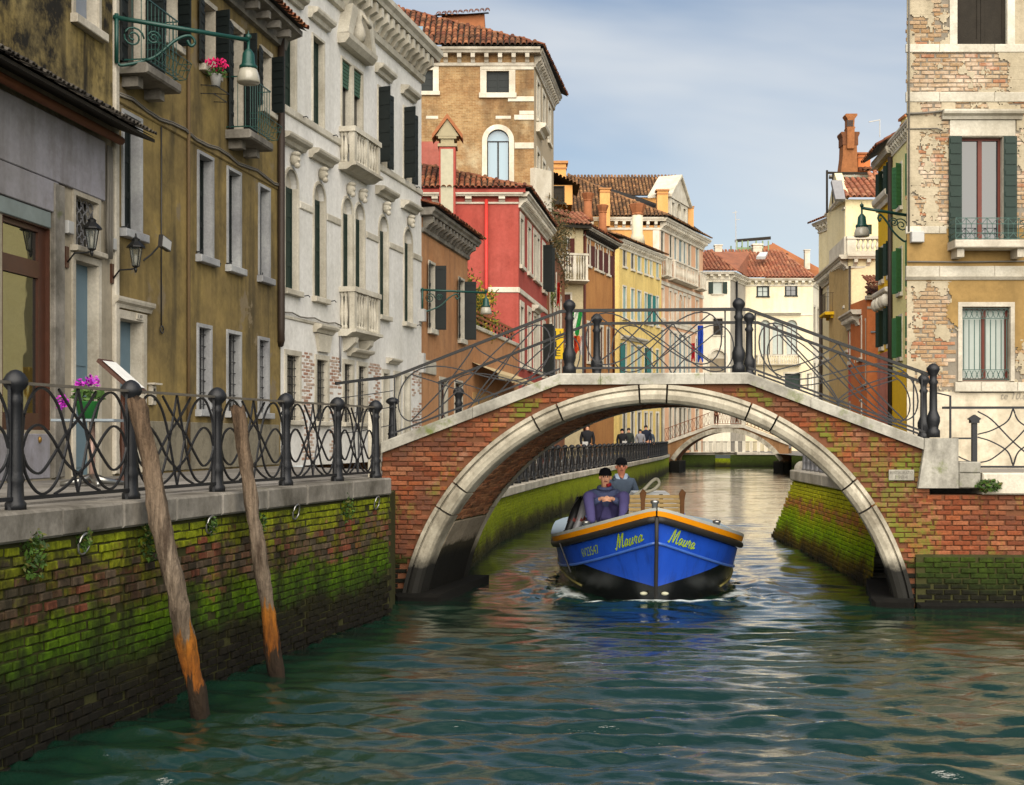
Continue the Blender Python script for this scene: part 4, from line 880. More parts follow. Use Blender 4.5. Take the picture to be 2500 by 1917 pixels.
# lanterns
def lantern(label, F, s, z, rz=0):
    o = thing('wall_lantern', label, 'lantern', F.w(s, 0, z), 'black wall lanterns'); mb = MB(F)
    mb.box(s - .05, s + .05, -.03, .0, z - .2, z + .1); mb.build('wall_plate', m_wood, o)
    mb = MB(F); mb.tube([(s, -.03, z - .12), (s + .03, -.12, z + .01), (s + .06, -.28, z + .02), (s + .07, -.36, z + .04)], .013, 6); mb.build('bracket', m_black, o, True)
    c = Vector(F.w(s + .07, -.36, z + .05)); mb = MB(); V = []
    for r, h in ((.055, .02), (.105, .3)):
        for k in range(4): V.append(c + Vector((r * math.cos(math.pi / 4 + k * math.pi / 2), r * math.sin(math.pi / 4 + k * math.pi / 2), h)))
    for k in range(4): mb.tube([V[k], V[4 + k]], .009, 4); mb.tube([V[k], V[(k + 1) % 4]], .009, 4); mb.tube([V[4 + k], V[4 + (k + 1) % 4]], .012, 4)
    mb.lathe(c, [(.012, -.08), (.025, -.04), (.02, -.01), (.06, .018)], 8); mb.lathe(c, [(.15, .3), (.14, .32), (.06, .4), (.065, .43), (.02, .46), (.01, .52)], 8); mb.build('cage', m_black, o)
    mb = MB(); mb.add(V, [(0, 1, 5, 4), (1, 2, 6, 5), (2, 3, 7, 6), (3, 0, 4, 7)]); n = NT('lantern glass', .05, .6); n.col('6a706c'); n.set('Alpha', .4); mb.build('glass', n.m, o)
    mb = MB(); mb.lathe(c, [(.02, .04), (.028, .1), (.03, .15), (.015, .2)], 8); mb.build('bulb', flat('lamp bulb', 'c8c4b4', .3), o, True)
lantern('black lantern beside the blue door of the shop', F_SH, sx(160), 5.05)
lantern('black lantern on the corner strip next to the ochre house', F_SH, sx(272), 5.0)
for n_, (x, z) in enumerate(((160, 5.33), (266, 5.3))):
    mb = MB(F_SH); mb.bbox(sx(x) - .09, sx(x) + .09, -.09, .0, z, z + .18, .01); mb.build('junction_box', m_boxgrey, None, label=['small grey junction box above the lantern by the blue door', 'small grey junction box above the corner lantern'][n_], cat='junction box', at=F_SH.w(sx(x), 0, z))
# ---- ochre house
b = Bld('ochre_house', 'stained ochre plaster house with two iron balconies', F_OC, ZK - .05, 10.95, m_ochre, 8)
for s0, s1 in ((.27, .86), (3.18, 3.8), (4.56, 5.17), (6.22, 6.78)): b.win(s0, s1, 5.70, 7.5, rev=.2, trim=.055, sill=.13, fm=m_darkshut, tm=m_trimc)
for s0, s1 in ((3.17, 3.71), (4.55, 5.17), (6.2, 6.72)): b.win(s0, s1, 2.95, 4.42, rev=.2, trim=.06, sill=.12, fill='none', bars=(4, 7), tm=m_trimc)
b.win(.12, .94, ZK, 4.3, rev=.25, trim=.12, sill=0, fill='door', name='door', tm=m_kerb_light); b.hood(.55, 4.46, 1.3, .16, .12, m_kerb_light)
hp = thing('house_number', 'tiny house number plate over the stone doorway', 'sign', F_OC.w(.75, -.04, 4.35)); mb = MB(F_OC); mb.box(.66, .86, -.055, -.03, 4.33, 4.42); mb.build('plate', m_kerb_light, hp); lettering(hp, '139', F_OC, .69, .83, 4.345, 4.405, -.058, m_black)
for s0, s1, z0 in ((1.75, 2.25, 9.12), (3.36, 3.92, 9.12), (6.33, 6.88, 9.12)): b.win(s0, s1, z0, 10.27, rev=.2, trim=.08, sill=.12, fill='none', opens=(170, 80), om=m_darkshut, tm=m_kerb_light, bat=6)
for s0, s1 in ((.35, 1.0), (4.75, 5.3)):
    b.win(s0, s1, 8.25, 10.27, rev=.2, trim=.08, sill=0, fill='none', opens=(170, 85), om=m_darkshut, tm=m_kerb_light, name='balcony_door', bat=8)
iron_balcony(b, .12, 1.3, 8.22, 1.0, .45, slabm=m_kerb); iron_balcony(b, 4.5, 5.65, 8.22, 1.0, .45, slabm=m_kerb)
b.band(7.62, 7.78, .03, plaster('band plaster', '7c6c48', '4c4434', '8f7c50', .8, .6, .8), 'string_course')
b.finish()
mb = MB(F_OC); mb.bbox(1.2, 7.35, -.03, .01, ZK, 2.72, .01); mb.build('rendered_base', m_base, b.o)
mb = MB(F_OC); mb.profile([(.01, 10.6), (-.1, 10.62), (-.15, 10.8), (-.45, 10.9), (-.45, 11.0), (.01, 11.0)], -.1, F_OC.L + .1); mb.build('eaves', m_kerb, b.o)
for k in range(12): mb = MB(F_OC); mb.box(.3 + k * .6, .42 + k * .6, -.4, 0, 10.7, 10.84); mb.build('rafter_end', m_kerb, b.o)
roof(b.o, [F_OC.w(-.2, -.55, 11.0), F_OC.w(F_OC.L + .1, -.55, 11.0), F_OC.w(F_OC.L + .1, 3.5, 12.6), F_OC.w(-.2, 3.5, 12.6)], m_tile, m_darkwood, 60)
b.pipe([(2.66, -.05, 10.8), (2.66, -.05, 4.6), (2.66, -.05, 2.0)], .03, flat('ochre pipe', '5c4a30', .7), 'downpipe')
b.pipe([(7.3, -.09, 10.9), (7.3, -.09, 4.75), (7.33, -.08, 4.5), (7.42, -.02, 4.4)], .075, m_brownpipe, 'downpipe')
for dz, r_ in ((0, .018), (.035, .012)): b.pipe([(k * .5, -.045 - .012 * (k % 2), 7.72 + dz + .04 * math.sin(k * 1.7)) for k in range(16)], r_, m_cable, 'cable')
b.pipe([(1.62, -.02, 7.6), (1.62, -.02, 4.3)], .012, m_iron_light, 'chain')
b.pipe([(1.62 + .06 * math.cos(t), -.03, 4.24 + .06 * math.sin(t)) for t in [i * .52 for i in range(13)]], .012, m_iron_light, 'chain_ring')
for s, z in ((.22, 5.72), (3.1, 5.74), (3.95, 5.6), (4.5, 5.72), (5.3, 5.6), (6.15, 5.7), (6.9, 5.62)): b.pipe([(s, 0, z), (s, -.1, z), (s + .02, -.1, z + .05)], .012, m_iron, 'shutter_hook')
fl = thing('floodlight', 'square floodlight on a thin arm under the first ochre window', 'floodlight', F_OC.w(1.0, 0, 5.4)); mb = MB(F_OC); mb.tube([(.98, 0, 5.3), (1.02, -.12, 5.4), (1.05, -.25, 5.55)], .015, 6); mb.build('arm', m_iron, fl)
mb = MB(F_OC); mb.prism([(.98, 5.52), (1.32, 5.48), (1.36, 5.66), (1.02, 5.72)], -.32, -.25); mb.build('housing', m_iron_light, fl); mb = MB(F_OC); mb.prism([(1.0, 5.535), (1.305, 5.5), (1.34, 5.645), (1.035, 5.7)], -.325, -.319); mb.build('lens', m_boxgrey, fl)
ic = thing('intercom', 'pale intercom box with a little roof right of the stone doorway', 'intercom', F_OC.w(1.25, 0, 3)); mb = MB(F_OC); mb.bbox(1.17, 1.33, -.07, 0, 2.98, 3.3, .01); mb.build('case', m_kerb_light, ic); mb = MB(F_OC); mb.box(1.12, 1.4, -.14, 0, 3.31, 3.34); mb.build('rain_cover', m_kerb_light, ic); mb = MB(F_OC); mb.box(1.22, 1.28, -.075, -.06, 3.05, 3.13); mb.box(1.22, 1.28, -.075, -.06, 3.17, 3.25); mb.build('button', m_black, ic)
# flower pots hanging below the second floor windows
m_pink = leafmat('pink petals', ['d0105a', 'e02070', 'b80a4a', 'c81860']); m_leafg = leafmat('pot leaves', ['33501c', '2c4418', '46602a'])
fp = thing('flower_pot', 'white hanging pot of bright pink flowers on the ochre wall', 'flower pot', F_OC.w(3.45, -.22, 8.7)); c = F_OC.w(3.45, -.22, 8.75)
mb = MB(); mb.lathe(c, [(.08, 0), (.11, .2), (.115, .21)], 12); mb.build('pot', m_boxgrey, fp, True); leaves(MB(), c + Vector((0, 0, .25)), .2, 90, .05, (1, 1, .5)).build('leaves', m_leafg, fp); leaves(MB(), c + Vector((0, 0, .4)), .2, 130, .04, (1.1, 1, .55)).build('flowers', m_pink, fp)
mb = MB(F_OC); mb.tube([(3.3, 0, 8.75), (3.3, -.3, 8.72), (3.9, -.3, 8.72), (3.9, 0, 8.75)], .01, 4); mb.tube([(3.3, 0, 8.6), (3.3, -.25, 8.58), (3.9, -.25, 8.58), (3.9, 0, 8.6)], .01, 4); mb.build('holder', m_iron, fp)
# ---- white palace
b = Bld('white_palace', 'tall white palace with arched windows and stone balconies', F_WH, ZK - .05, 12.7, m_whitepl, 9, s1=F_WH.L)
A2 = [(.16, .79), (1.77, 2.42), (3.58, 4.2), (4.37, 5.0), (6.21, 6.86), (8.31, 8.98)]
for i, (s0, s1) in enumerate(A2):
    if i >= 4: b.win(s0, s1, 9.52, 11.45, rev=.16, trim=.06, sill=0, fill='none', opens=(100, 170), om=m_darkshut, bat=5)
    elif i in (2, 3):
        w_ = b.win(s0, s1, 9.52, 11.45, rev=.16, trim=.05, sill=0, fill='none'); mb = MB(F_WH)
        for k in range(7): mb.prism([(s0 + .02, 11.43 - k * .085), (s1 - .02, 11.43 - k * .085), (s1 - .02, 11.36 - k * .085), (s0 + .02, 11.36 - k * .085)], .02 + .004 * k, .035 + .004 * k)
        mb.build('blind', flat('green blind', '3c5a48', .7), w_)
    else: b.win(s0, s1, 9.52, 11.45, rev=.16, trim=.05, sill=0, fm=m_greenshut, bat=4)
    if i not in (2, 3): b.hood((s0 + s1) / 2, 11.78, 1.15, .22, .24)
b.band(9.34, 9.51, .05, m_white)
A1 = [(.2, .9), (1.84, 2.5), (3.63, 4.3), (4.48, 5.14), (6.28, 6.96), (8.34, 9.04)]
for i, (s0, s1) in enumerate(A1):
    b.win(s0, s1, 5.62 if i not in (2, 3) else 4.95, 8.2, True, rev=.16, trim=.06, sill=.12 if i not in (2, 3) else 0, fm=m_greenshut, bat=4)
    sc = (s0 + s1) / 2
    if i not in (2, 3):
        b.hood(sc, 8.68, 1.25, .2, .26)
    # carved head as keystone
    c = F_WH.w(sc, -.1, 8.42); mb = MB(); mb.ball(c, .13, 10, 8, (.85, .85, 1.15)); mb.ball(c + Vector((.08, -.05, -.02)), .045, 6, 5); mb.ball(c + Vector((.02, -.02, .1)), .11, 8, 6, (1, 1, .6)); mb.ball(c + Vector((.05, -.03, -.14)), .07, 6, 5); mb.build('carved_head', m_white, b.o, True)
b.band(7.45, 7.62, .035, m_white, 'impost_band', 5.3, 6.2); b.band(7.45, 7.62, .035, m_white, 'impost_band', 1.0, 1.75); b.band(7.45, 7.62, .035, m_white, 'impost_band', 2.6, 3.5); b.band(7.45, 7.62, .035, m_white, 'impost_band', 7.05, 8.25); b.band(7.45, 7.62, .035, m_white, 'impost_band', 9.12, 9.95)
for s0, s1 in ((.28, .98), (1.98, 2.65), (3.73, 4.3), (4.72, 5.3)): b.win(s0, s1, 2.82, 4.22, rev=.16, trim=.1, sill=.1, fill='none', bars=(5, 8))
for s0, s1 in ((6.6, 7.0), (7.55, 7.95), (8.35, 8.8)): b.win(s0, s1, ZK + .1, 4.13, rev=.16, trim=.1, sill=0, fill='shut', fm=m_greyshut, name='door')
b.hood(2.35, 4.82, 1.1, .18, .22); mb = MB(F_WH); mb.prism([(2.05, 4.4), (2.65, 4.4), (2.8, 4.8), (1.9, 4.8)], -.08, .0); mb.build('carved_panel', m_white, b.o)
b.hood(4.6, 4.42, 1.3, .18, .26); b.hood(7.3, 4.4, .9, .14, .18)
b.band(4.98, 5.05, .03, m_white, s1=3.4)
stone_balcony(b, 3.45, 5.3, 8.95, 9.8, .38, m_white, 8); stone_balcony(b, 3.45, 5.3, 5.02, 6.02, .38, m_white, 8)
for s in (3.8, 4.9): mb = MB(F_WH); mb.profile([(.01, 4.5), (-.1, 4.55), (-.3, 4.72), (-.32, 4.84), (.01, 4.84)], s - .1, s + .1); mb.build('corbel', m_white, b.o)
# broken pediment with a seated figure over the upper middle window
mb = MB(F_WH); mb.profile([(.01, 11.74), (-.2, 11.74), (-.3, 11.86), (-.32, 11.96), (.01, 11.98)], 3.3, 5.3); pd = mb.build('pediment', m_white, b.o)
for q in ((3.3, 11.98, 3.62, 12.75, 4.02, 12.75), (5.3, 11.98, 5.0, 12.75, 4.68, 12.75)): mb = MB(F_WH); mb.prism([(q[0], q[1]), (q[0] + (.32 if q[0] < 4 else -.32), q[1]), (q[4], q[5]), (q[2], q[3])], -.28, .0); mb.build('raking_block', m_white, pd)
c = F_WH.w(4.32, -.14, 12.05); mb = MB(); mb.lathe(c, [(.16, 0), (.2, .15), (.17, .35), (.12, .5), (.16, .62), (.13, .74), (.06, .8)], 10); mb.ball(c + Vector((.02, -.03, .92)), .11, 8, 6, (1, 1, 1.2)); mb.tube([c + Vector((.12, -.05, .68)), c + Vector((.24, -.12, .45)), c + Vector((.3, .05, .35))], .05, 6); mb.tube([c + Vector((-.12, .0, .68)), c + Vector((-.2, -.15, .42)), c + Vector((-.05, -.22, .3))], .05, 6); mb.build('statue', m_white, pd, True)
b.cornice(12.72, 13.5, .55, m_white, .42, .16)
b.finish()
bpier = brick_set('brick', .26, .075, m_brick_pier, 4, .02); sp = []
for a, c in ((1.12, 1.84), (2.8, 3.58), (5.45, 6.4), (9.05, 9.9)): sp += brick_spots(F_WH, a + .13, c - .1, 1.95, 4.35, .262, .075, lambda s, z: fbm(s * 1.3, z * 1.3, 4) > -.28, -.004, .004)
lay('brick', bpier, sp, b.wall, m_brick_pier)
b.pipe([(3.42, -.04, 5.05), (3.42, -.04, 4.0)], .02, m_lead, 'cable'); b.pipe([(k * .42 + .1, -.05, 5.1 + .03 * math.sin(k * 2)) for k in range(9)], .016, m_cable, 'cable')
for s, z in ((1.1, 9.45), (2.9, 9.45), (5.6, 9.6), (9.3, 9.45), (1.2, 5.55), (2.8, 5.6), (9.4, 5.6)): b.pipe([(s, 0, z), (s, -.14, z + .02), (s + .03, -.16, z - .02)], .012, m_iron, 'shutter_hook')
mb = MB(F_WH); mb.bbox(9.72, 9.93, -.16, 0, 5.75, 6.1, .01); mb.build('utility_box', m_boxgrey, b.o); mb = MB(F_WH); mb.bbox(9.72, 9.93, -.14, 0, 4.3, 4.85, .01); mb.build('utility_box', m_boxgrey, b.o)
# rooftop block behind the cornice
b2 = Bld('roof_block', 'plain olive plaster block standing on the white palace roof', Frame(F_WH.w(3.0, 1.2, 0).xy, F_WH.w(8.6, 1.2, 0).xy), 12.75, 16.6, plaster('olive plaster', '8f8052', '6a6040', '9c8c5c', .3, .3), 5); b2.finish()
b2.pipe([(5.55, -.06, 16.4), (5.55, -.06, 15.2), (5.6, -.06, 14.9), (5.62, -.06, 13.4)], .05, m_lead); mb = MB(b2.F); mb.profile([(.0, 16.5), (-.4, 16.45), (-.4, 16.55), (0, 16.65)], -.2, 5.9); mb.build('eaves', m_darkwood, b2.o)
# street lamps on brackets
street_lamp('green street lamp on a long scrolled bracket over the left quay', F_SH.w(12.0, -.08, 8.86), (-4.23, 20.9, 8.83), 1.12, .62)
street_lamp('green street lamp reaching out from the white palace corner', F_WH.w(9.9, -.05, 6.66), (-.755, 37.6, 6.64), 1.0, .6)
# ------------------------------------------------------------------ things on the near quay: poles, table, menu stand
n = NT('pole wood', .85, .2); z = n.xyz()[2]; zz = n.ma('ADD', z, n.ma('MULTIPLY', n.ma('SUBTRACT', n.noise(1.0, 5, .6, n.map((16, 16, 1.2))), .5), .9)); gr = n.noise(6, 7, .7, n.map((3, 3, .35)))
c_ = n.ramp(n.ma('DIVIDE', zz, 3.0), [(.0, '2a2118'), (.085, '33281c'), (.1, '8a5018'), (.2, 'a0621c'), (.235, '95601f'), (.25, '6c5f50'), (.45, '928270'), (.8, '7c6854'), (1.0, '5a4634')])
c_ = n.mix(n.ramp(gr, [(.36, .0), (.62, 1.0)]), n.mix(.72, c_, '241c14'), c_); c_ = n.mix(n.ramp(n.noise(1.6, 6, .7, n.map((2.5, 2.5, .7), (3, 3, 8))), [(.55, 0.0), (.66, .7)]), c_, '33261c'); n.col(c_); n.bump(n.ma('ADD', gr, n.noise(14, 5, .7, n.map((2, 2, .6)))), 1.0, .04); m_pole = n.m
for lab, foot, top, r0 in (('thick leaning wooden mooring pole in front, nearer the camera', (-2.75, 11.5), (-3.27, 11.35, 2.77), .088), ('slimmer leaning wooden mooring pole, the farther of the two', (-2.42, 13.33), (-2.8, 13.25, 2.76), .077)):
    A = Vector((foot[0] + .1, foot[1], -.5)); B = Vector(top); mb = MB(); P = [A.lerp(B, k / 40) + Vector((fbm(k * .13, r0 * 90) * .012, fbm(k * .13, 5) * .01, 0)) for k in range(41)]
    n0 = len(mb.v); mb.tube(P, [r0 * (1 + .12 * fbm(k * .3, r0 * 50) - .08 * (k / 40)) for k in range(41)], 16)
    for i in range(len(mb.v)):
        p = Vector(mb.v[i]); q = fbm(p.x * 9, p.y * 9, p.z * 1.6) * .017 + fbm(p.x * 22, p.y * 22, p.z * 2) * .011; a = A.lerp(B, (p.z - A.z) / (B.z - A.z)); dv = (p - a); dv.z = 0
        p += dv.normalized() * q if dv.length > .01 else Vector((0, 0, 0))
        if i >= len(mb.v) - 16: p.z += fbm(p.x * 12, p.y * 12) * .06
        mb.v[i] = tuple(p)
    mb.build('mooring_pole', m_pole, None, True, label=lab, cat='mooring pole', group='mooring poles by the left wall', at=(foot[0], foot[1], 0))
# cafe table with a pot of flowers
TB = at(225, 1012, 15.2); TB.z = ZK
tb = thing('cafe_table', 'small bar table with steel foot behind the near railing', 'table', (TB.x, TB.y, ZK))
mb = MB(); mb.bbox(TB.x - .36, TB.x + .36, TB.y - .36, TB.y + .36, ZK + .74, ZK + .77, .005); mb.build('table_top', flat('table top', '7f8a92', .4), tb); mb = MB(); mb.tube([TB + Vector((0, 0, .03)), TB + Vector((0, 0, .74))], .035, 10); mb.build('column', flat('table leg', 'a08478', .4, .5, .3), tb, True)
for k in range(4): a = k * math.pi / 2 + .5; mb = MB(); mb.tube([TB + Vector((0, 0, .1)), TB + Vector((.15 * math.cos(a), .15 * math.sin(a), .05)), TB + Vector((.36 * math.cos(a), .36 * math.sin(a), .02))], [.05, .04, .025], 6); mb.build('foot', m_steel, tb, True)
c = TB + Vector((-.05, 0, .77)); fp = thing('flower_pot', 'green pot with purple flowers standing on the bar table', 'flower pot', c); mb = MB(); mb.lathe(c, [(.1, 0), (.14, .2), (.145, .21)], 14); mb.build('pot', flat('green pot', '1c5a24', .5), fp, True)
leaves(MB(), c + Vector((0, 0, .28)), .19, 110, .05, (1, 1, .5)).build('leaves', m_leafg, fp); mb = MB(); [leaves(mb, c + Vector(q), .08, 45, .035) for q in ((.05, 0, .45), (-.3, .0, .2), (-.1, .1, .4))]; mb.build('flowers', leafmat('purple petals', ['a01ca0', '8a1a98', 'b838b0']), fp)
c = at(300, 1010, 16.0); c.z = ZK; ms = thing('menu_stand', 'slanted menu board on a post behind the near railing', 'menu stand', c)
mb = MB(); mb.lathe(c, [(.18, 0), (.18, .03), (.04, .06), (.03, .3), (.045, .5), (.03, .7), (.03, 1.12)], 12); mb.build('post', m_wood, ms, True); zt = c.z + 1.3
mb = MB(); mb.add([(c.x - .27, c.y - .18, zt + .18), (c.x + .17, c.y - .22, zt - .2), (c.x + .22, c.y + .2, zt - .2), (c.x - .22, c.y + .24, zt + .18)] + [(c.x - .25, c.y - .18, zt + .22), (c.x + .19, c.y - .22, zt - .16), (c.x + .24, c.y + .2, zt - .16), (c.x - .2, c.y + .24, zt + .22)], [(3, 2, 1, 0), (4, 5, 6, 7), (0, 1, 5, 4), (1, 2, 6, 5), (2, 3, 7, 6), (3, 0, 4, 7)]); mb.build('board', m_wood, ms)
mb = MB(); mb.add([(c.x - .2, c.y - .15, zt + .195), (c.x + .17, c.y - .19, zt - .125), (c.x + .22, c.y + .17, zt - .125), (c.x - .15, c.y + .21, zt + .195)], [(0, 1, 2, 3)]); mb.build('menu_sheet', flat('paper', 'd8d8d4', .6), ms)
# ferns and weeds on the walls
m_fern = leafmat('fern leaves', ['2a4212', '344e16', '20360f', '3e581a', '4a4a1e'])
for lab, x, y, r_, nn in (('clump of fern on the mossy wall at far left', 80, 1330, .17, 170), ('small fern sprout beside the nearest mooring ring', 214, 1308, .09, 60), ('bushy fern hanging on the wall left of the first pole', 365, 1280, .2, 200), ('low weed beside the second mooring ring', 520, 1272, .09, 60), ('green weed on the wall between second pole and bridge', 640, 1262, .1, 60), ('fern tuft high on the wall near the bridge', 850, 1228, .16, 110)):
    F, s = quay_col(x, -.06); s, z = F.px(x, y, -.06); mb = MB(); leaves(mb, F.w(s, -.02, z), r_, int(nn * 2.2), .024, (.9, .35, 1.0), r_ * .9); mb.build('fern', m_fern, None, label=lab, cat='fern', group='ferns on the left wall', at=F.w(s, 0, z))
s, z = FR.px(2414, 1186, -.1); mb = MB(); leaves(mb, FR.w(s, -.1, z), .16, 200, .04, (1.2, .5, .6)); mb.build('weed', m_fern, None, label='leafy green weed under the kerb right of the bridge', cat='weed', at=FR.w(s, 0, z))
# ------------------------------------------------------------------ middle distance, left bank
ZM = {'A': (0, 0, 2.625), 'B': (0, 480, 2.625), 'C': (660, 0, 2.625), 'D': (660, 480, 2.625), 'E': (1280, 360, 2.625), 'F': (1900, 0, 2.625), 'G': (1900, 560, 2.625), 'N': (1240, 960, 2.961), 'P': (1330, 480, 3.6525), 'Q': (1690, 560, 4.2), 'T': (1980, 240, 4.2), 'U': (2000, 600, 4.2)}
def zs(k, x, y): o = ZM[k]; return o[0] + x / o[2], o[1] + y / o[2]        # photo crop coordinates -> photo pixel
def rc(F, k, x0, x1, y0, y1, d=0.0):                                        # measured rectangle -> s0, s1, z0, z1 on a facade
    a, t = zs(k, x0, y0); c, e = zs(k, x1, y1); m = (a + c) / 2
    return F.s(a, d), F.s(c, d), F.px(m, e, d)[1], F.px(m, t, d)[1]
def gable_chimney(label, c, w, z0, z1, mat, capm=None, style='box', parent=None, group='rooftop chimneys'):
    o = thing('chimney', label, 'chimney', (c[0], c[1], z0), group); x, y = c[0], c[1]; mb = MB()
    if style == 'box':
        mb.box(x - w / 2, x + w / 2, y - w / 2, y + w / 2, z0, z1); mb.build('stack', mat, o); mb = MB(); mb.box(x - w * .62, x + w * .62, y - w * .62, y + w * .62, z1 + .001, z1 + w * .14); mb.box(x - w * .55, x + w * .55, y - w * .55, y + w * .55, z1 - w * .3, z1 - w * .2); mb.build('cap', capm or mat, o)
    elif style == 'round':
        mb.lathe((x, y, z0), [(w * .6, 0), (w * .5, (z1 - z0) * .2), (w * .42, (z1 - z0) * .25), (w * .42, (z1 - z0) * .72)], 14); mb.build('stack', mat, o, True)
        mb = MB(); h = z1 - z0; mb.lathe((x, y, z0), [(w * .45, h * .721), (w * .5, h * .75), (w * .44, h * .78), (w * .62, h * .92), (w * .7, h), (w * .4, h * 1.03)], 14, .12); mb.build('cap', capm or m_terra, o)
    return o
# ---- low orange house
F_OR = Frame((-2.58, 37.1), (-1.47, 43.1)); m_orange = plaster('orange plaster', 'ae7c54', '86644a', 'b98a62', .4, .6, .6)
b = Bld('orange_house', 'low orange plaster house with dark open shutters next to the white palace', F_OR, 1.3, 8.75, m_orange, 3.5)
for s0, s1 in ((.85, 1.5), (4.75, 5.5)): b.win(s0, s1, 5.65, 7.55, rev=.14, trim=.07, sill=.16, fill='none', opens=(165, 100), om=m_darkshut)
for s0, s1, z1 in ((2.2, 3.1, 4.2), (4.2, 5.2, 4.2)): b.win(s0, s1, 1.35, z1, rev=.14, trim=.09, sill=0, fill='sash', frame=m_wood, name='shop_door')
b.band(4.3, 4.7, .05, m_white, 'sign_board', .2, 1.6)
b.cornice(8.45, 9.0, .42, m_kerb, .42, .14); b.finish()
roof(b.o, [F_OR.w(-.1, -.5, 9.02), F_OR.w(6.5, -.5, 9.02), F_OR.w(6.5, 2.5, 9.9), F_OR.w(-.1, 2.5, 9.9)], m_tile, m_darkwood, 60)
# ---- garden wall with climbing plant
F_GA = Frame((-1.47, 43.1), (.27, 53.3)); gw = thing('garden_wall', 'orange garden wall with wooden trellis between orange and red houses', 'wall', F_GA.w(5, 0, 1.3))
mb = MB(F_GA); mb.box(0.02, F_GA.L - .02, 0, .4, 1.3, 6.15); mb.build('wall', m_orange, gw); mb = MB(F_GA); mb.bbox(0.02, F_GA.L - .02, -.06, .46, 6.152, 6.3, .02); mb.build('coping', m_white, gw)
for k in range(14): mb = MB(F_GA); mb.box(.2 + k * .7, .26 + k * .7, .1, .16, 6.3, 6.85); mb.build('trellis_post', m_darkwood, gw)
for z in (6.45, 6.62, 6.78): mb = MB(F_GA); mb.box(.15, 9.8, .06, .095, z, z + .08); mb.build('trellis_slat', m_terra, gw)
s0, s1, z0, z1 = rc(F_GA, 'D', 1285, 1500, 1160, 1260); 
for k in range(2): a, c = .8 + k * 4.6, 4.6 + k * 4.4; mb = MB(F_GA); mb.box(a, c, -.02, .02, 1.35, 4.0); mb.build('shop_front', flat('shop boards', 'b08a58', .7), gw)
aw = thing('awning', 'cream shop awning over the garden wall front', 'awning', F_GA.w(4.5, 0, 4.7)); mb = MB(F_GA)
V = []
for k in range(25): s = .7 + 8.3 * k / 24; V += [F_GA.w(s, 0, 5.0), F_GA.w(s, -.9, 4.62), F_GA.w(s, -.92, 4.4 + (.06 if k % 2 else 0))]
mb.add(V, [(3 * k + j, 3 * k + 1 + j, 3 * k + 4 + j, 3 * k + 3 + j) for k in range(24) for j in (0, 1)]); mb.build('cloth', flat('cream canvas', 'b9a67e', .8), aw)
cp = thing('climbing_plant', 'yellow green climber spilling over the trellis beside the red house', 'plant', F_GA.w(2.5, .3, 6.2)); mb = MB()
for _ in range(60): s = random.uniform(.1, 5.4); leaves(mb, F_GA.w(s, random.uniform(.1, .9), random.uniform(6.3, 8.0 - .05 * s)), random.uniform(.25, .5), 55, .085, (1, 1, .8), .3)
mb.build('foliage', leafmat('climber leaves', ['8a7a1c', '6a6a20', '4a5a1c', '97821e', '3c4a1a', '5a4a24', 'a8902c']), cp); mb = MB(F_GA)
for s in (.6, 2.2, 3.8): mb.tube([(s, .5, 1.6), (s + .1, .5, 4.5), (s - .1, .4, 7.2)], .05, 6)
mb.build('stem', m_darkwood, cp)
# ---- red house
m_red = plaster('red plaster', 'a24a40', '80392f', 'ac564c', .4, .4, .5); F_RF = Frame((-5.2, 53.3), (.27, 53.3)); F_RC = Frame((.27, 53.3), (1.68, 62.8))
b = Bld('red_house', 'bright red house with white trimmed windows and a tiled hip roof', F_RF, 1.2, 12.45, m_red, 9); b.finish('front_wall')
b.cornice(12.1, 12.45, .3, m_white_far, 1.1, .26); b.band(8.4, 8.62, .04, m_white_far, s0=4.2)
mb = MB(F_RF); mb.box(-.2, 5.75, -.28, -.0, 12.46, 12.7); mb.build('frieze', m_red, b.o)
b.pipe([(4.15, -.09, 12.2), (4.15, -.09, 2)], .075, flat('red pipe', 'b8322a', .5), 'downpipe'); b.pipe([(1.65, -.2, 12.2), (1.68, -.2, 11.7), (1.8, -.1, 11.2)], .09, m_brownpipe, 'downpipe')
rf = b; b = Bld('', '', F_RC, 1.2, 12.45, m_red, .4, parent=rf.o)
for s0, s1 in ((.55, 1.35), (2.85, 3.65), (4.75, 5.45), (6.0, 6.7)):
    b.win(s0, s1, 9.6, 11.55, rev=.08, trim=.22, sill=.16, fill='none', tm=m_white_far)
    b.win(s0, s1, 5.5, 7.9, rev=.08, trim=.22, sill=.16, fill='none', tm=m_white_far)
    b.win(s0, s1, 1.3, 4.2, rev=.08, trim=.22, sill=0, fill='none', tm=m_white_far, name='door')
for z0, z1 in ((9.4, 11.5), (5.4, 7.8)): b.win(7.9, 8.8, z0, z1, rev=.08, trim=.2, sill=.15, fill='none', tm=m_white_far, opens=(95, 95), om=m_darkshut)
b.band(8.4, 8.62, .05, m_white_far); b.hood(5.1, 8.05, 2.0, .25, .3, m_white_far); b.cornice(12.0, 12.5, .45, m_white_far, .3, .12); b.finish('canal_wall')
A = Vector((.75, 52.95, 12.62)); apex = Vector((-7, 57.5, 15.1)); roof(rf.o, [(-9, 52.95, 12.62), A, apex, (-9, 57.5, 15.1)], m_tile, m_darkwood, 220, .1, .46)
roof(rf.o, [A, (2.2, 63.0, 12.62), (-6, 63, 15.1), apex], m_tile, m_darkwood, 40, .1, .46)
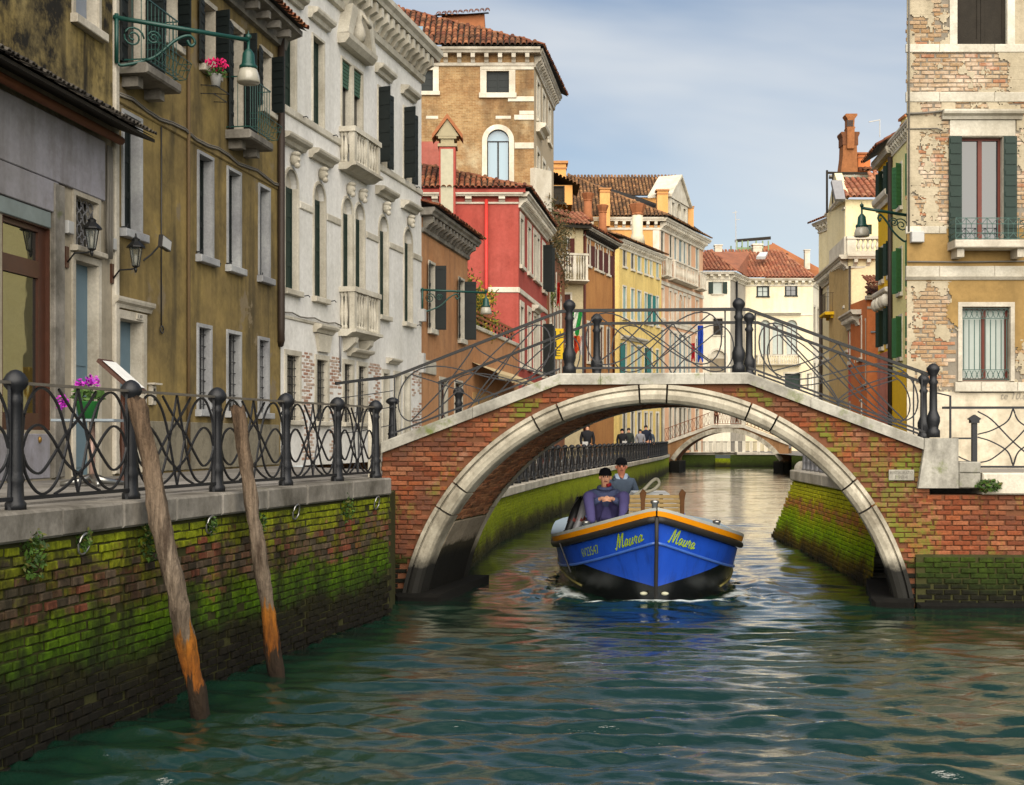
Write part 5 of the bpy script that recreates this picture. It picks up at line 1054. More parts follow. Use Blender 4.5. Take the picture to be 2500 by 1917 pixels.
# chimney with a gabled hood on the red front
ch = thing('chimney', 'tall chimney with grey patch and gabled tile hood on the red house', 'chimney', (-2.62, 53.0, 9.5), 'rooftop chimneys')
mb = MB(); mb.box(-2.96, -2.3, 52.95, 53.75, 9.2, 14.3); mb.build('stack', m_red, ch)
mb = MB(Frame((-2.96, 52.95), (-2.3, 52.95))); pts = []
for k in range(15): pts.append((.06 + .03 * fbm(k, 1), 11.6 + 2.6 * k / 14))
for k in range(15): pts.append((.57 + .03 * fbm(k, 9), 14.2 - 2.6 * k / 14))
mb.prism(pts, -.015, .0); mb.build('plaster_patch', flat('patch plaster', 'aaa58e', .9), ch)
mb = MB(); mb.box(-3.02, -2.24, 52.9, 53.8, 14.301, 14.42); mb.box(-2.9, -2.36, 52.98, 53.7, 14.421, 14.62); mb.box(-3.0, -2.26, 52.92, 53.78, 14.621, 14.72); mb.build('neck', flat('neck plaster', '9a8f72', .9), ch)
FC = Frame((-3.2, 52.88), (-2.06, 52.88)); mb = MB(FC); mb.prism([(.1, 14.72), (1.04, 14.72), (.57, 15.42)], .03, .9); mb.build('gable', flat('gable plaster', '9a9074', .9), ch)
for sd in (1, -1):
    mb = MB(FC); c0 = .57; mb.prism([(c0, 15.42), (c0, 15.62), (c0 - sd * .62, 14.78), (c0 - sd * .62, 14.6)], -.05, .98); mb.build('hood_slope', m_terra, ch)
# low red wing left of the chimney
b2 = Bld('red_wing', 'old red gable end behind the chimney of the red house', Frame((-5, 56), (-2.95, 56)), 9, 15.2, plaster('old red plaster', '9a5448', '7a4a40', 'a8665a', .5, .4, .8), 3); b2.finish()
# ---- brick tower house
n = NT('tower brick', .9, .15); bt = n.n('TexBrick', 0, {'Vector': n.n('CombineXYZ', 0, {0: n.ma('ADD', n.xyz()[0], n.xyz()[1]), 1: n.xyz()[2]}), 'Color1': hx('a88a60'), 'Color2': hx('917048'), 'Mortar': hx('b0a080'), 'Scale': 3.8, 'Mortar Size': .02, 'Row Height': .3, 'Brick Width': .95})
c_ = n.mix(n.ramp(n.noise(.35, 6, .6), [(.46, 0.0), (.62, .7)]), bt, '8a6340'); c_ = n.mix(n.ramp(n.noise(.5, 7, .65, n.map(loc=(4, 4, 9))), [(.55, 0.0), (.7, .8)]), c_, 'b8ac8c'); c_ = n.mix(n.ramp(n.noise(1.0, 6, .65, n.map((1, 1, .3))), [(.46, 0.0), (.7, .8)]), c_, '5c4834'); c_ = n.mix(.35, c_, n.ramp(n.noise(5, 6, .7), [(.3, '5c564c'), (.7, 'ffffff')]), 'MULTIPLY'); n.col(c_); n.bump(n.noise(9, 5), .6, .06); m_tower = n.m
F_TW = Frame((-6.2, 63.5), (1.07, 63.5)); F_TS = Frame((1.07, 63.5), (2.3, 72)); o_ = 2.0
tw = Bld('tower_house', 'tall brown brick house with tiled hip roof above the red house', F_TW, 6, 21.38, m_tower, 8)
tw.win(4.95, 6.06, 19.27, 20.35, rev=.18, trim=.3, sill=.25, fill='shut', fm=m_darkshut, tm=m_white_far); tw.win(1.2, 2.35, 19.35, 20.4, rev=.18, trim=.28, sill=.2, fill='shut', fm=m_darkshut, tm=m_white_far)
tw.win(4.98, 6.06, 14.7, 17.5, True, rev=.2, trim=.24, sill=0, fill='sash', frame=m_darkwood, pane=m_glass_blue, tm=m_white_far, rows=1)
for z0, z1, a, c in ((16.55, 16.85, 6.32, 7.27), (18.85, 19.1, 6.0, 7.27), (17.95, 18.2, 6.3, 7.27), (18.2, 18.4, 6.55, 7.27), (14.1, 14.4, 6.2, 7.27), (20.4, 20.75, 4.7, 7.27)): tw.band(z0, z1, .05, m_white_far, 'stone_band', a, c)
for s, z, w in ((2.0, 18.0, .6), (5.4, 18.0, .75)): tw.band(z, z + .16, .02, m_white_far, 'stone_block', s, s + w)
tw.cornice(20.72, 21.4, .5, m_kerb_light, .62, .2); tw.finish('front_wall')
t2 = Bld('', '', F_TS, 6, 20.7, flat('tower side plaster', 'a99a80', .9), .4, parent=tw.o)  # plain beige plaster of the side wall
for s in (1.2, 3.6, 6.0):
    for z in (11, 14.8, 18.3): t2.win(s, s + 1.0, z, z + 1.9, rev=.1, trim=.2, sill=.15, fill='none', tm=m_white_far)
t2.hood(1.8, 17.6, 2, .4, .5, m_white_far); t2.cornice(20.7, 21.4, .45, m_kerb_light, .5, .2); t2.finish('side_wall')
A = Vector((1.5, 62.95, 21.45)); apex = Vector((-8, 69, 25.7)); roof(tw.o, [(-10, 62.95, 21.45), A, apex, (-10, 69, 25.7)], m_tile, m_darkwood, 300, .12, .55); roof(tw.o, [A, (3.1, 72.5, 21.45), (-6, 72.5, 25.7), apex], m_tile, m_darkwood, 20, .12, .55)
b2 = Bld('roof_dormer', 'small tiled roof hump on top of the brick tower house', Frame((-3.6, 66.5), (-1.4, 66.5)), 22.4, 24.1, m_terra, 2, parent=None); b2.finish(); roof(b2.o, [(-3.9, 66.2, 23.9), (-1.2, 66.2, 24.1), (-1.2, 68.3, 24.7), (-3.9, 68.3, 24.7)], m_tile, m_darkwood, 30, .12, .5)
sk = thing('skylight', 'small grey skylight on the brick tower roof', 'skylight', (-5.1, 64.3, 22.5)); mb = MB(); p = [Vector(q) for q in ((-5.0, 64.0, 22.35), (-4.4, 64.0, 22.35), (-4.4, 64.55, 22.75), (-5.0, 64.55, 22.75))]; mb.add(p + [q + Vector((0, -.04, .1)) for q in p], [(4, 5, 6, 7), (0, 1, 5, 4), (1, 2, 6, 5), (2, 3, 7, 6), (3, 0, 4, 7)]); mb.build('frame', m_glass_blue, sk)
b2 = Bld('roof_terrace', 'small white stone terrace balcony beside the tower house', Frame((1.1, 63.3), (1.95, 64.2)), 13.6, 15.6, m_white_far, 1.2); b2.finish()
# ---- terrace wall with ivy and shop signs
F_IV = Frame((1.75, 63.6), (3.2, 79)); m_brownpl = plaster('brown plaster', '86573c', '5f4030', '946448', .5, .5, .4)
iv = Bld('terrace_house', 'brown plaster terrace house behind the red house', F_IV, 1.2, 12.4, m_brownpl, 3); [iv.win(1.5 + k * 3, 2.7 + k * 3, z, z + 2.2, rev=.1, trim=.2, fill='none', tm=m_white_far) for k in range(4) for z in (4.6, 8.2)]; iv.band(12.3, 12.5, .08, m_white_far); iv.finish()
ivy = thing('ivy', 'hanging brown ivy on the terrace behind the red house', 'plant', F_IV.w(5, 0, 12.4)); mb = MB()
for _ in range(40): s = random.uniform(.5, 13); leaves(mb, F_IV.w(s, random.uniform(-.3, .6), random.uniform(12.2, 14.8)), .6, 60, .12, (1, 1, .9), .9)
mb.build('foliage', leafmat('ivy leaves', ['4a3c24', '3c3a1e', '5a4a2a', '46401f', '33321c', '64502e']), ivy)
hb = thing('hanging_plant', 'green plant hanging from a window box by the red house', 'plant', at(1351, 716, 66)); leaves(MB(), at(1351, 712, 66), .5, 260, .09, (.8, .8, 1.2), .4).build('foliage', leafmat('hanging leaves', ['5a6a2a', '46561f', '6f7a38', '8a8a58']), hb)
sg = thing('sign', 'yellow vertical shop sign with black letters behind the bridge railing', 'sign', at(1362, 870, 65)); p0, p1 = at(1349, 877, 65), at(1376, 802, 65); FS = Frame((p0.x, 65), (p1.x, 65.15))
mb = MB(FS); mb.bbox(0, FS.L, 0, .12, p0.z, p1.z, .01); mb.build('panel', flat('yellow sign paint', 'd8b408', .5), sg)
for ch_, k in (('U', .72), ('L', .38), ('E', .1)): lettering(sg, ch_, FS, .14, .42, p0.z + (p1.z - p0.z) * k, p0.z + (p1.z - p0.z) * (k + .2), -.004, m_black)
def flag(label, x, y0, y1, w, Y, cols, lean=0.0):
    o = thing('flag', label, 'flag', at(x, y1, Y)); n_ = len(cols)
    for i, c in enumerate(cols):
        mb = MB(); V = []; m = 5
        for k in range(9):
            for j in range(m):
                q = (i + j / (m - 1)) / n_; xx = x + (q - .5) * w + lean * k / 8; yy = y0 + (y1 - y0) * k / 8 + 6 * math.sin(q * 9) * (k / 8)
                V.append(at(xx, yy, Y + .15 * math.sin(q * 11 + k * .5)))
        mb.add(V, [(k * m + j, k * m + j + 1, (k + 1) * m + j + 1, (k + 1) * m + j) for k in range(8) for j in range(m - 1)]); mb.build('stripe', flat('flag ' + c, c, .8), o)
    mb = MB(); mb.tube([at(x - w * .6, y0 - 25, Y), at(x - w * .5, y1 + 10, Y)], .03, 6); mb.build('pole', m_white, o)
flag('green white and red flag hanging by the bridge post', 1408, 760, 815, 30, 66, ['1f8a3c', 'd8d8d0', '1f8a3c'], -10)
flag('red and white flag below the green one', 1412, 820, 862, 22, 67, ['c03018', 'd8702c', 'd8d0c8'])
flag('thin red flag beside the red house', 1363, 690, 745, 8, 65, ['b82a18'])
# ---- cream house with balcony, then brown house with red shutters
F_GR = Frame((2.2, 79), (4.35, 79.6)); m_creampl = plaster('cream plaster', 'b9ab88', '948768', 'c4b794', .4, .4, .4); F_BN = Frame((4.35, 79.9), (6.8, 87)); m_brownbr = plaster('brown brick plaster', 'b07a48', '8f623c', 'ba8650', .4, .5, .4)
b = Bld('cream_house', 'narrow cream house with white balcony behind the bridge railing', F_GR, 1.2, 15.3, m_creampl, 6)
b.win(.75, 1.35, 12.6, 14.6, rev=.1, trim=.1, sill=0, fill='sash', frame=m_redshut, opens=(None, 150), om=m_redshut, tm=m_white_far); b.win(1.0, 1.4, 8.2, 11.2, rev=.1, trim=.12, fill='shut', fm=m_redshut, tm=m_white_far); b.finish()
stone_balcony(b, .55, 2.25, 12.0, 13.6, .9, m_white_far, 8, 4); mb = MB(F_GR); mb.profile([(.0, 15.25), (-.5, 15.2), (-.5, 15.36), (0, 15.4)], -.6, 2.6); mb.build('eaves', m_darkwood, b.o)
roof(b.o, [(1.6, 78.4, 15.4), (4.9, 79.2, 15.4), (4.6, 82, 16.6), (1.2, 82, 16.9)], m_tile_or, m_darkwood, 40, .12, .5)
b = Bld('brown_house', 'brown canal house with dark red shutters behind the bridge', F_BN, 1.2, 15.3, m_brownbr, 6)
for s0, s1, ar in ((1.0, 1.6, 1), (2.8, 3.5, 1), (4.05, 4.7, 1), (5.7, 6.3, 1)):
    b.win(s0, s1, 13.2, 14.85, True, rev=.1, trim=.14, sill=.15, fill='shut', fm=m_redshut, tm=m_white_far); leaf(b.o, F_BN, s1 + .2, 13.2, 14.5, .5, 170, -1, m_redshut); b.win(s0, s1, 7.2, 9.6, rev=.1, trim=.14, sill=.15, fill='shut', fm=m_redshut, tm=m_white_far)
b.cornice(14.95, 15.4, .5, m_kerb_light, .4, .15, bm=m_darkwood); b.finish(); b.pipe([(.12, -.08, 15.2), (.12, -.08, 2)], .08, m_redshut); b.pipe([(7.2, -.08, 15.2), (7.2, -.08, 6)], .08, m_redshut)
roof(b.o, [F_BN.w(-.3, -.55, 15.42), F_BN.w(7.8, -.55, 15.42), F_BN.w(7.8, 4, 17.2), F_BN.w(-.3, 4, 17.2)], m_tile, m_darkwood, 60, .12, .5)
gable_chimney('round terracotta chimney, left of the two behind the bridge', at(1435, 520, 82), .62, at(1435, 540, 82).z, at(1435, 473, 82).z, m_terra, None, 'round'); gable_chimney('round terracotta chimney, lower right of the two behind the bridge', at(1471, 540, 84), .58, at(1471, 570, 84).z, at(1471, 502, 84).z, m_terra, None, 'round')
# ---- yellow canal house
F_YE = Frame((7.83, 95), (11.9, 103.8)); m_yellow = plaster('pale yellow plaster', 'd8bc72', 'a8905c', 'ddc47c', .3, .6, .35); F_YF = Frame((6.2, 95.2), (7.83, 95))
b = Bld('yellow_house', 'long pale yellow canal house with pale blue shutters', F_YE, 1.2, 16.9, m_yellow, 7)
m_blueshut = flat('pale blue shutter', '86a09c', .7, .3, 0, .2, 3, .2, .006)
for i, (s0, s1) in enumerate(((.76, 1.44), (2.5, 3.2), (3.97, 4.76), (5.6, 6.26), (6.89, 7.38), (8.41, 8.99))):
    b.win(s0, s1, 15.1, 16.4, rev=.1, trim=.08, sill=.16, fill='shut' if i > 1 else 'none', fm=m_blueshut, tm=m_white_far, bat=2); b.win(s0, s1, 11.3, 13.6, rev=.1, trim=.1, sill=.16, fill='shut', fm=m_blueshut if i not in (4,) else m_teal, tm=m_white_far, bat=2)
    b.win(s0, s1, 6.2, 9.4, rev=.1, trim=.12, sill=.1, fill='shut', fm=m_blueshut if i in (1, 2) else m_teal, tm=m_white_far, bat=2); b.win(s0, s1, 1.4, 4.4, rev=.1, trim=.14, sill=0, fill='none', tm=m_white_far, name='door')
leaf(b.o, F_YE, 6.8, 11.3, 13.6, .55, 175, 1, m_teal); leaf(b.o, F_YE, 7.5, 11.3, 13.6, .55, 175, -1, m_teal)
for s in (1.0, 6.9): leaf(b.o, F_YE, s, 6.4, 9.4, 1.0, 176, 1, m_teal)
b.cornice(16.4, 16.95, .4, m_white_far, .45, .14); b.hood(3, 9.7, 5.5, .3, .3, m_white_far); b.finish()
b2 = Bld('', '', F_YF, 1.2, 16.9, m_yellow, .5, parent=b.o); b2.finish('end_wall'); roof(b.o, [F_YE.w(-1.2, -.5, 17.0), F_YE.w(10, -.5, 17.0), F_YE.w(10, 4, 18.6), F_YE.w(-1.2, 4, 18.6)], m_tile_br, m_darkwood, 60, .13, .55)
gable_chimney('stout white cylindrical chimney on the yellow house', at(1556, 560, 99), 1.0, at(1556, 595, 99).z, at(1556, 500, 99).z, flat('whitewash', 'c9bfa4', .8), m_terra, 'round')
# ---- peach palace
F_PE = Frame((11.9, 105), (17.1, 116.7)); F_PF = Frame((4.2, 105), (11.9, 105)); m_peach = plaster('peach plaster', 'd0a27e', 'a8866c', 'd8b090', .3, .5, .3); m_peachf = plaster('orange peach plaster', 'd39a58', 'b08450', 'd8a468', .2, .3, .3)
b = Bld('peach_palace', 'peach palace with stone balconies and white gable beyond the yellow house', F_PE, 1.2, 19.6, m_peach, 9)
for s0, s1 in ((.35, 1.05), (2.7, 3.35), (4.0, 4.75), (5.35, 6.3), (6.75, 7.5), (8.15, 8.8), (10.55, 11.35)):
    dk = s0 in (.35, 2.7, 8.15); b.win(s0, s1, 16.9, 19.4, rev=.12, trim=.2, sill=0, fill='shut', fm=m_darkshut if dk else m_greyshut, tm=m_white_far); b.win(s0, s1, 12.2, 14.6, s0 == 5.35, rev=.12, trim=.22, sill=.2, fill='none', pane=m_peach, tm=m_white_far); b.win(s0, s1, 7.6, 11.2, rev=.12, trim=.22, sill=.2, fill='shut', fm=m_greyshut, tm=m_white_far); b.win(s0, s1, 1.4, 5, rev=.12, trim=.2, sill=0, fill='none', tm=m_white_far, name='door')
for s0, s1 in ((.1, 1.5), (2.3, 9.3), (10.1, 11.8)): stone_balcony(b, s0, s1, 15.6, 17.1, .6, m_white_far, int((s1 - s0) * 2.6), 2)
stone_balcony(b, 3.4, 8.4, 6.2, 7.5, .6, m_white_far, 12, 2)
for z in (11.7, 14.9): b.band(z, z + .3, .1, m_white_far)
b.cornice(19.4, 20.2, .7, m_white_far, .5, .2); b.finish()
b2 = Bld('', '', F_PF, 1.2, 19.6, m_peachf, .5, parent=b.o); b2.cornice(19.4, 20.2, .5, m_white_far, .6, .24); b2.band(1.2, 19.4, .04, m_white_far, 'corner_strip', 7.15, 7.7); b2.finish('end_wall')
roof(b.o, [(-2, 104.4, 20.25), (12.6, 104.4, 20.25), (5.0, 111.5, 24.9), (-2, 111.5, 24.9)], m_tile_br, m_darkwood, 300, .13, .56)
roof(b.o, [(12.6, 104.4, 20.25), (17.9, 116.5, 20.25), (14, 118, 23.5), (5.0, 111.5, 24.9)], m_tile_br, m_darkwood, 30, .13, .56)
b2 = Bld('upper_block', 'upper orange block with brown tiled roof behind the peach palace', Frame((4.0, 116), (14.2, 116)), 19, 23.9, m_peachf, 6); b2.finish(); roof(b2.o, [(3.5, 115.6, 23.95), (14.6, 115.6, 23.95), (15, 119, 26.3), (5.6, 119, 26.3)], m_tile_br, m_darkwood, 120, .13, .56)
gb = thing('roof_gable', 'white pedimented gable crowning the peach palace', 'gable', F_PE.w(6, .3, 20.2)); Fg = Frame(F_PE.w(3.6, .25, 0).xy, F_PE.w(8.9, .25, 0).xy)
b3 = Bld('', '', Fg, 20.2, 22.5, m_white_far, .9, parent=gb); b3.win(.6, 1.4, 20.6, 22.2, rev=.3, trim=.12, fill='none', tm=m_white_far, name='opening'); b3.win(2.1, 3.2, 20.4, 22.4, True, rev=.3, trim=.12, fill='none', tm=m_white_far, name='opening'); b3.win(3.9, 4.7, 20.6, 22.2, rev=.3, trim=.12, fill='none', tm=m_white_far, name='opening'); b3.finish('base_wall')
mb = MB(Fg); mb.prism([(-.2, 22.52), (5.5, 22.52), (2.65, 24.6)], -.1, .9); mb.build('pediment', m_white_far, gb); mb = MB(Fg); mb.prism([(-.35, 22.5), (-.35, 22.7), (2.65, 24.85), (2.65, 24.62)], -.3, 1.8); mb.build('raking_cornice', m_white_far, gb); mb = MB(Fg); mb.prism([(5.65, 22.5), (2.66, 24.62), (2.66, 24.85), (5.65, 22.7)], -.3, 1); mb.build('raking_cornice', m_white_far, gb)
for lab, k, x0, x1, y0, y1, Y in (('broad orange chimney left of the white gable', 'E', 845, 920, 285, 450, 108), ('slim orange chimney right of the white gable', 'E', 1045, 1085, 385, 545, 114), ('orange chimney standing on the brown hip roof', 'E', 480, 550, 275, 460, 104), ('square orange chimney on the ridge, beside the brick tower', 'E', 150, 270, 115, 190, 110)):
    (xa, ya), (xb, yb) = zs(k, x0, y0), zs(k, x1, y1); p = at((xa + xb) / 2, yb, Y); gable_chimney(lab, (p.x, p.y), (xb - xa) / FPX * Y * .92, p.z - .6, at(0, ya, Y).z, m_peachf, flat('chimney cap', 'a8784c', .85), 'box')
# dormer on the brown roof
p = at(1353, 500, 100); dm = Bld('dormer', 'small wooden dormer window on the brown roof beside the tower', Frame((p.x - 1.3, 100), (p.x + 1.4, 100)), p.z, p.z + 1.5, m_peachf, 5); dm.win(.5, 2.0, p.z + .1, p.z + 1.35, rev=.1, trim=.1, fill='shut', fm=m_darkwood, tm=m_darkwood); dm.finish(); roof(dm.o, [(p.x - 1.8, 99.6, p.z + 1.4), (p.x + .05, 99.6, p.z + 2.3), (p.x + .05, 104, p.z + 2.3), (p.x - 1.8, 104, p.z + 1.4)], m_tile_br, m_darkwood, 12, .13, .5); roof(dm.o, [(p.x + .05, 99.6, p.z + 2.3), (p.x + 1.9, 99.6, p.z + 1.4), (p.x + 1.9, 104, p.z + 1.4), (p.x + .05, 104, p.z + 2.3)], m_tile_br, m_darkwood, 12, .13, .5)
flag('long blue flag hanging on the peach palace', 1710, 795, 880, 14, 100, ['1c3f9a', '2448a8']); flag('dark red flag beside the blue one', 1692, 838, 880, 9, 100, ['a81c28'])
# ------------------------------------------------------------------ far end of the canal
m_farpl = plaster('far white plaster', 'e4ddc8', 'c4baa2', 'e9e3d0', .35, .4, .25); m_farpl2 = plaster('far cream plaster', 'dccfae', 'b9ad8c', 'e2d8ba', .35, .4, .25)
xz = lambda x, Y: (x - CX) / FPX * Y
F_W1 = Frame((xz(1690, 122), 122), (xz(1783, 122), 122)); F_W2 = Frame(F_W1.w(F_W1.L, 0, 0).xy, (xz(1820, 127), 127)); F_W3 = Frame((xz(1820, 127), 127), (xz(1984, 127), 127)); F_W4 = Frame((xz(1984, 127), 127), (xz(2012, 133), 133))
b = Bld('far_palace', 'cream white palace with orange tiled roof closing the far end', F_W1, 1.2, 18.0, m_farpl, 12)
b.win(*rc(F_W1, 'Q', 215, 310, 540, 662), rev=.15, trim=.1, fill='none', pane=m_curtain, tm=m_white_far, opens=(178, 178), om=m_greenshut); b.win(*rc(F_W1, 'Q', 215, 312, 915, 1085), rev=.15, trim=.12, fill='shut', fm=m_darkwood, tm=m_white_far); b.win(*rc(F_W1, 'Q', 178, 345, 1240, 1560), arch=True, rev=.25, trim=.2, sill=0, fill='shut', fm=flat('old gate', '857a66', .8), tm=m_white_far, name='gate'); b.cornice(17.4, 18.0, .5, m_white_far, .6, .28); b.finish('wing_wall'); o_far = b.o
b = Bld('', '', F_W2, 1.2, 18.0, plaster('grey plaster', '9c968a', '7a756a', 'aaa498', .5, .5, .4), .4, parent=o_far); b.win(2.4, 3.4, 12.6, 15.0, rev=.1, trim=.1, fill='none', tm=m_white_far); b.cornice(17.4, 18.0, .5, m_white_far, .6, .28); b.finish('return_wall'); b.pipe([(1.9, -.1, 17.4), (1.9, -.1, 4)], .1, m_black)
b = Bld('', '', F_W3, 1.2, 18.0, m_farpl2, 8, parent=o_far)
b.win(*rc(F_W3, 'Q', 672, 778, 588, 688), rev=.15, trim=.12, fill='sash', frame=m_darkshut, pane=m_curtain, tm=m_darkshut); b.win(*rc(F_W3, 'Q', 962, 1066, 568, 680), rev=.15, trim=.12, fill='sash', frame=m_darkshut, tm=m_darkshut)
for x0, x1 in ((702, 798), (824, 935), (968, 1078)): b.win(*rc(F_W3, 'Q', x0, x1, 930, 1285), arch=True, rev=.3, trim=.12, sill=0, fill='sash', frame=m_wood, pane=m_curtain, tm=m_white_far, name='arched_window', cols=2, rows=1)
for x0, x1 in ((950, 1110), (1180, 1280)): b.win(*rc(F_W3, 'Q', x0, min(x1, 1225), 1480, 1640), rev=.3, trim=.15, sill=0, fill='shut', fm=m_greenshut, tm=m_white_far, name='door')
s0, s1, z0, z1 = rc(F_W3, 'Q', 655, 1095, 1290, 1395); stone_balcony(b, s0, s1, z0 + .1, z1, .8, m_white_far, 16, 2)
s0, s1, z0, z1 = rc(F_W3, 'Q', 640, 1110, 855, 880); b.hood((s0 + s1) / 2, z0, s1 - s0, z1 - z0, .4, m_white_far); b.band(14.4, 14.55, .06, m_white_far); b.band(5.2, 5.4, .06, m_white_far); b.cornice(17.4, 18.0, .5, m_white_far, .62, .28); b.finish('main_wall')
b = Bld('', '', F_W4, 1.2, 18.0, m_farpl, .4, parent=o_far); [b.win(s, s + 1.0, 12.8, 15.3, rev=.1, trim=.2, fill='none', tm=m_white_far) for s in (.5, 2.6, 4.7)]; [b.win(s, s + 1.0, 6.2, 9.8, rev=.1, trim=.2, fill='none', tm=m_white_far) for s in (.5, 2.6)]; b.cornice(17.4, 18.0, .5, m_white_far, .6, .28); b.finish('side_wall')
e1, e2 = 18.05, 18.05
roof(o_far, [(F_W1.a.x - 6, 121.4, e1), (F_W1.w(F_W1.L, 0, 0).x + .5, 121.4, e1), (xz(1738, 129), 129, 20.9), (F_W1.a.x - 6, 129, 20.9)], m_tile_or, m_tile_or, 120, .15, .62)
roof(o_far, [(F_W1.w(F_W1.L, 0, 0).x + .5, 121.4, e1), (xz(1823, 126.4), 126.4, e2), (xz(1832, 133), 133, 21.5), (xz(1738, 129), 129, 20.9)], m_tile_or, m_tile_or, 60, .15, .62)
roof(o_far, [(xz(1823, 126.4), 126.4, e2), (xz(1990, 126.4), 126.4, e2), (xz(1905, 133), 133, 21.5), (xz(1735, 133), 133, 21.5)], m_tile_or, m_tile_or, 300, .15, .62)
roof(o_far, [(xz(1990, 126.4), 126.4, e2), (xz(2025, 136), 136, e2), (xz(1925, 138), 138, 21.6), (xz(1905, 133), 133, 21.5)], m_tile_or, m_terra, 20, .15, .62)
hb_ = Bld('far_rear_house', 'darker brown roofed house rising behind the far palace', Frame((xz(1870, 142), 142), (xz(2020, 142), 142)), 10, 20, flat('brown wall', '8a5a40', .9), 6); hb_.finish()
mb = MB(); mb.add([(xz(1885, 142), 142, at(0, 592, 142).z), (xz(2025, 141), 141, at(0, 668, 141).z), (xz(2025, 141), 141, at(0, 700, 141).z), (xz(1900, 141), 141, at(0, 640, 141).z), (xz(1880, 143), 143, 16), (xz(2025, 147), 147, 16)], [(3, 2, 1, 0), (0, 1, 5, 4)]); mb.build('roof_slope', m_terra, hb_.o)
roof(hb_.o, [(xz(1830, 138.5), 138.5, at(0, 622, 138).z), (xz(1925, 138.5), 138.5, at(0, 622, 138).z), (xz(1890, 142), 142, at(0, 594, 142).z), (xz(1860, 142), 142, at(0, 604, 142).z)], m_tile, m_terra, 40, .15, .62)
# roof terrace on posts
al = thing('roof_terrace', 'green framed covered roof terrace on the far palace', 'roof terrace', at(1838, 612, 134)); YT = 134
mb = MB(); p = [at(1794, 592, YT), at(1882, 585, YT), at(1882, 583, YT + 4), at(1796, 590, YT + 4)]; mb.add(p + [q + Vector((0, 0, .25)) for q in p], [(0, 1, 2, 3), (4, 7, 6, 5), (0, 4, 5, 1), (1, 5, 6, 2), (2, 6, 7, 3), (3, 7, 4, 0)]); mb.build('roof', m_darkwood, al)
for x in (1799, 1812, 1826, 1846, 1862, 1876):
    for dy in (0, 3.6): mb = MB(); q = at(x, 615, YT); q.y += dy; mb.tube([q, Vector((q.x, q.y, at(0, 588, YT).z))], .09, 4); mb.build('post', flat('green post', '7a8c6a', .8), al)
for x0, x1 in ((1799, 1812), (1812, 1826), (1826, 1846)): mb = MB(); q, r_ = at(x0, 616, YT), at(x1, 604, YT); mb.box(q.x, r_.x, YT - .02, YT + .06, q.z, r_.z); mb.build('screen', flat('green post', '7a8c6a', .8), al)
an = thing('antenna', 'tall thin television antenna above the far palace', 'antenna', at(1797, 620, 133)); mb = MB(); mb.tube([at(1797, 620, 133), at(1796, 515, 133)], .045, 5); mb.tube([at(1788, 520, 133), at(1800, 518, 133)], .04, 4); mb.tube([at(1794, 537, 133), at(1807, 536, 133)], .03, 4); mb.build('mast', m_boxgrey, an)
for lab, x, y0, y1, w, Y in (('small chimney left on the far palace roof', 1733, 624, 613, .5, 130), ('pale twin chimney on the far palace roof', 1753, 622, 601, .7, 131), ('little white roof cowl on the far palace ridge', 1848, 606, 600, .9, 133), ('thin chimney with a bird far right on the far roof', 1970, 640, 612, .55, 140)):
    p = at(x, y0, Y); gable_chimney(lab, (p.x, p.y), w, p.z - .8, at(x, y1, Y).z, m_white_far if 'white' in lab or 'pale' in lab or 'thin' in lab else m_terra, None, 'box')
sk = thing('skylight', 'pale skylight on the orange roof of the far palace', 'skylight', at(1858, 628, 129)); mb = MB(); p = [at(1846, 633, 128.5), at(1868, 633, 128.5), at(1874, 622, 129.9), at(1856, 622, 129.9)]; mb.add(p + [q + Vector((0, -.15, .25)) for q in p], [(4, 5, 6, 7), (0, 1, 5, 4), (1, 2, 6, 5), (2, 3, 7, 6), (3, 0, 4, 7)]); mb.build('frame', flat('skylight glass', 'b9c0c0', .3), sk)
# ---- far bridge, end quay and left far quay
fq = thing('quay_wall', 'green mossy quay wall receding under the bridge on the left', 'quay wall', (1.5, 42, 0)); QL = [(-.95, 21.9), (-.35, 30), (.48, 35.5), (1.62, 42.6), (5.2, 61), (9.9, 86), (11.75, 97.5)]
m_mosswall = bricks('mossy far wall', ['6a5a30', '7a6a38', '5c5428'], [(0, '2a2a14', 1.2), (.18, '3c3c18', 1.1), (.3, '5a5a20', 1.0), (.45, '7f8c14', 1.2), (.8, '9aa81c', 1.1), (1.0, '8c981c', 1.0), (1.3, '8a9024', .9)], '4a4a20', .55)
mb = MB()
for a, c in zip(QL, QL[1:]):
    F = Frame(a, c); n_ = max(2, int(F.L / 1.2)); L = F.L
    for k in range(n_):
        V = [(F.w(L * k / n_, -.06, 1.0), F.w(L * (k + 1) / n_, -.06, 1.0))]; m2 = MB(F); m2.bbox(L * k / n_ + .005, L * (k + 1) / n_ - .005, -.07, .4, 1.04, 1.25, .02); m2.build('kerb_stone', m_kerb_light, fq)
    mb.F = F; mb.box(0, L, 0, .5, -.5, 1.04)
mb.build('wall', m_mosswall, fq)
sp = []
for a, c in list(zip(QL, QL[1:]))[:3]: F = Frame(a, c); sp += brick_spots(F, .1, F.L, 0, 1.04, .26, .08, lambda s, z: True, -.012, .008)
lay('brick', brick_set('brick', .26, .08, m_mosswall, 4), sp, fq, m_mosswall, 260)
fr = thing('quay_railing', 'grey cast iron railing along the far left quay seen under the arch', 'railing', (1.5, 42, 1.25)); P = []; 
for a, c in zip(QL[1:], QL[2:]):
    F = Frame(a, c); n_ = max(1, round(F.L / 1.55)); P += [F.w(F.L * k / n_, .12, 1.25) for k in range(n_)]
P.append(Vector((11.6, 97.4, 1.25)))
for i, p in enumerate(P): post(fr, p, .98, 1.05, n=8)
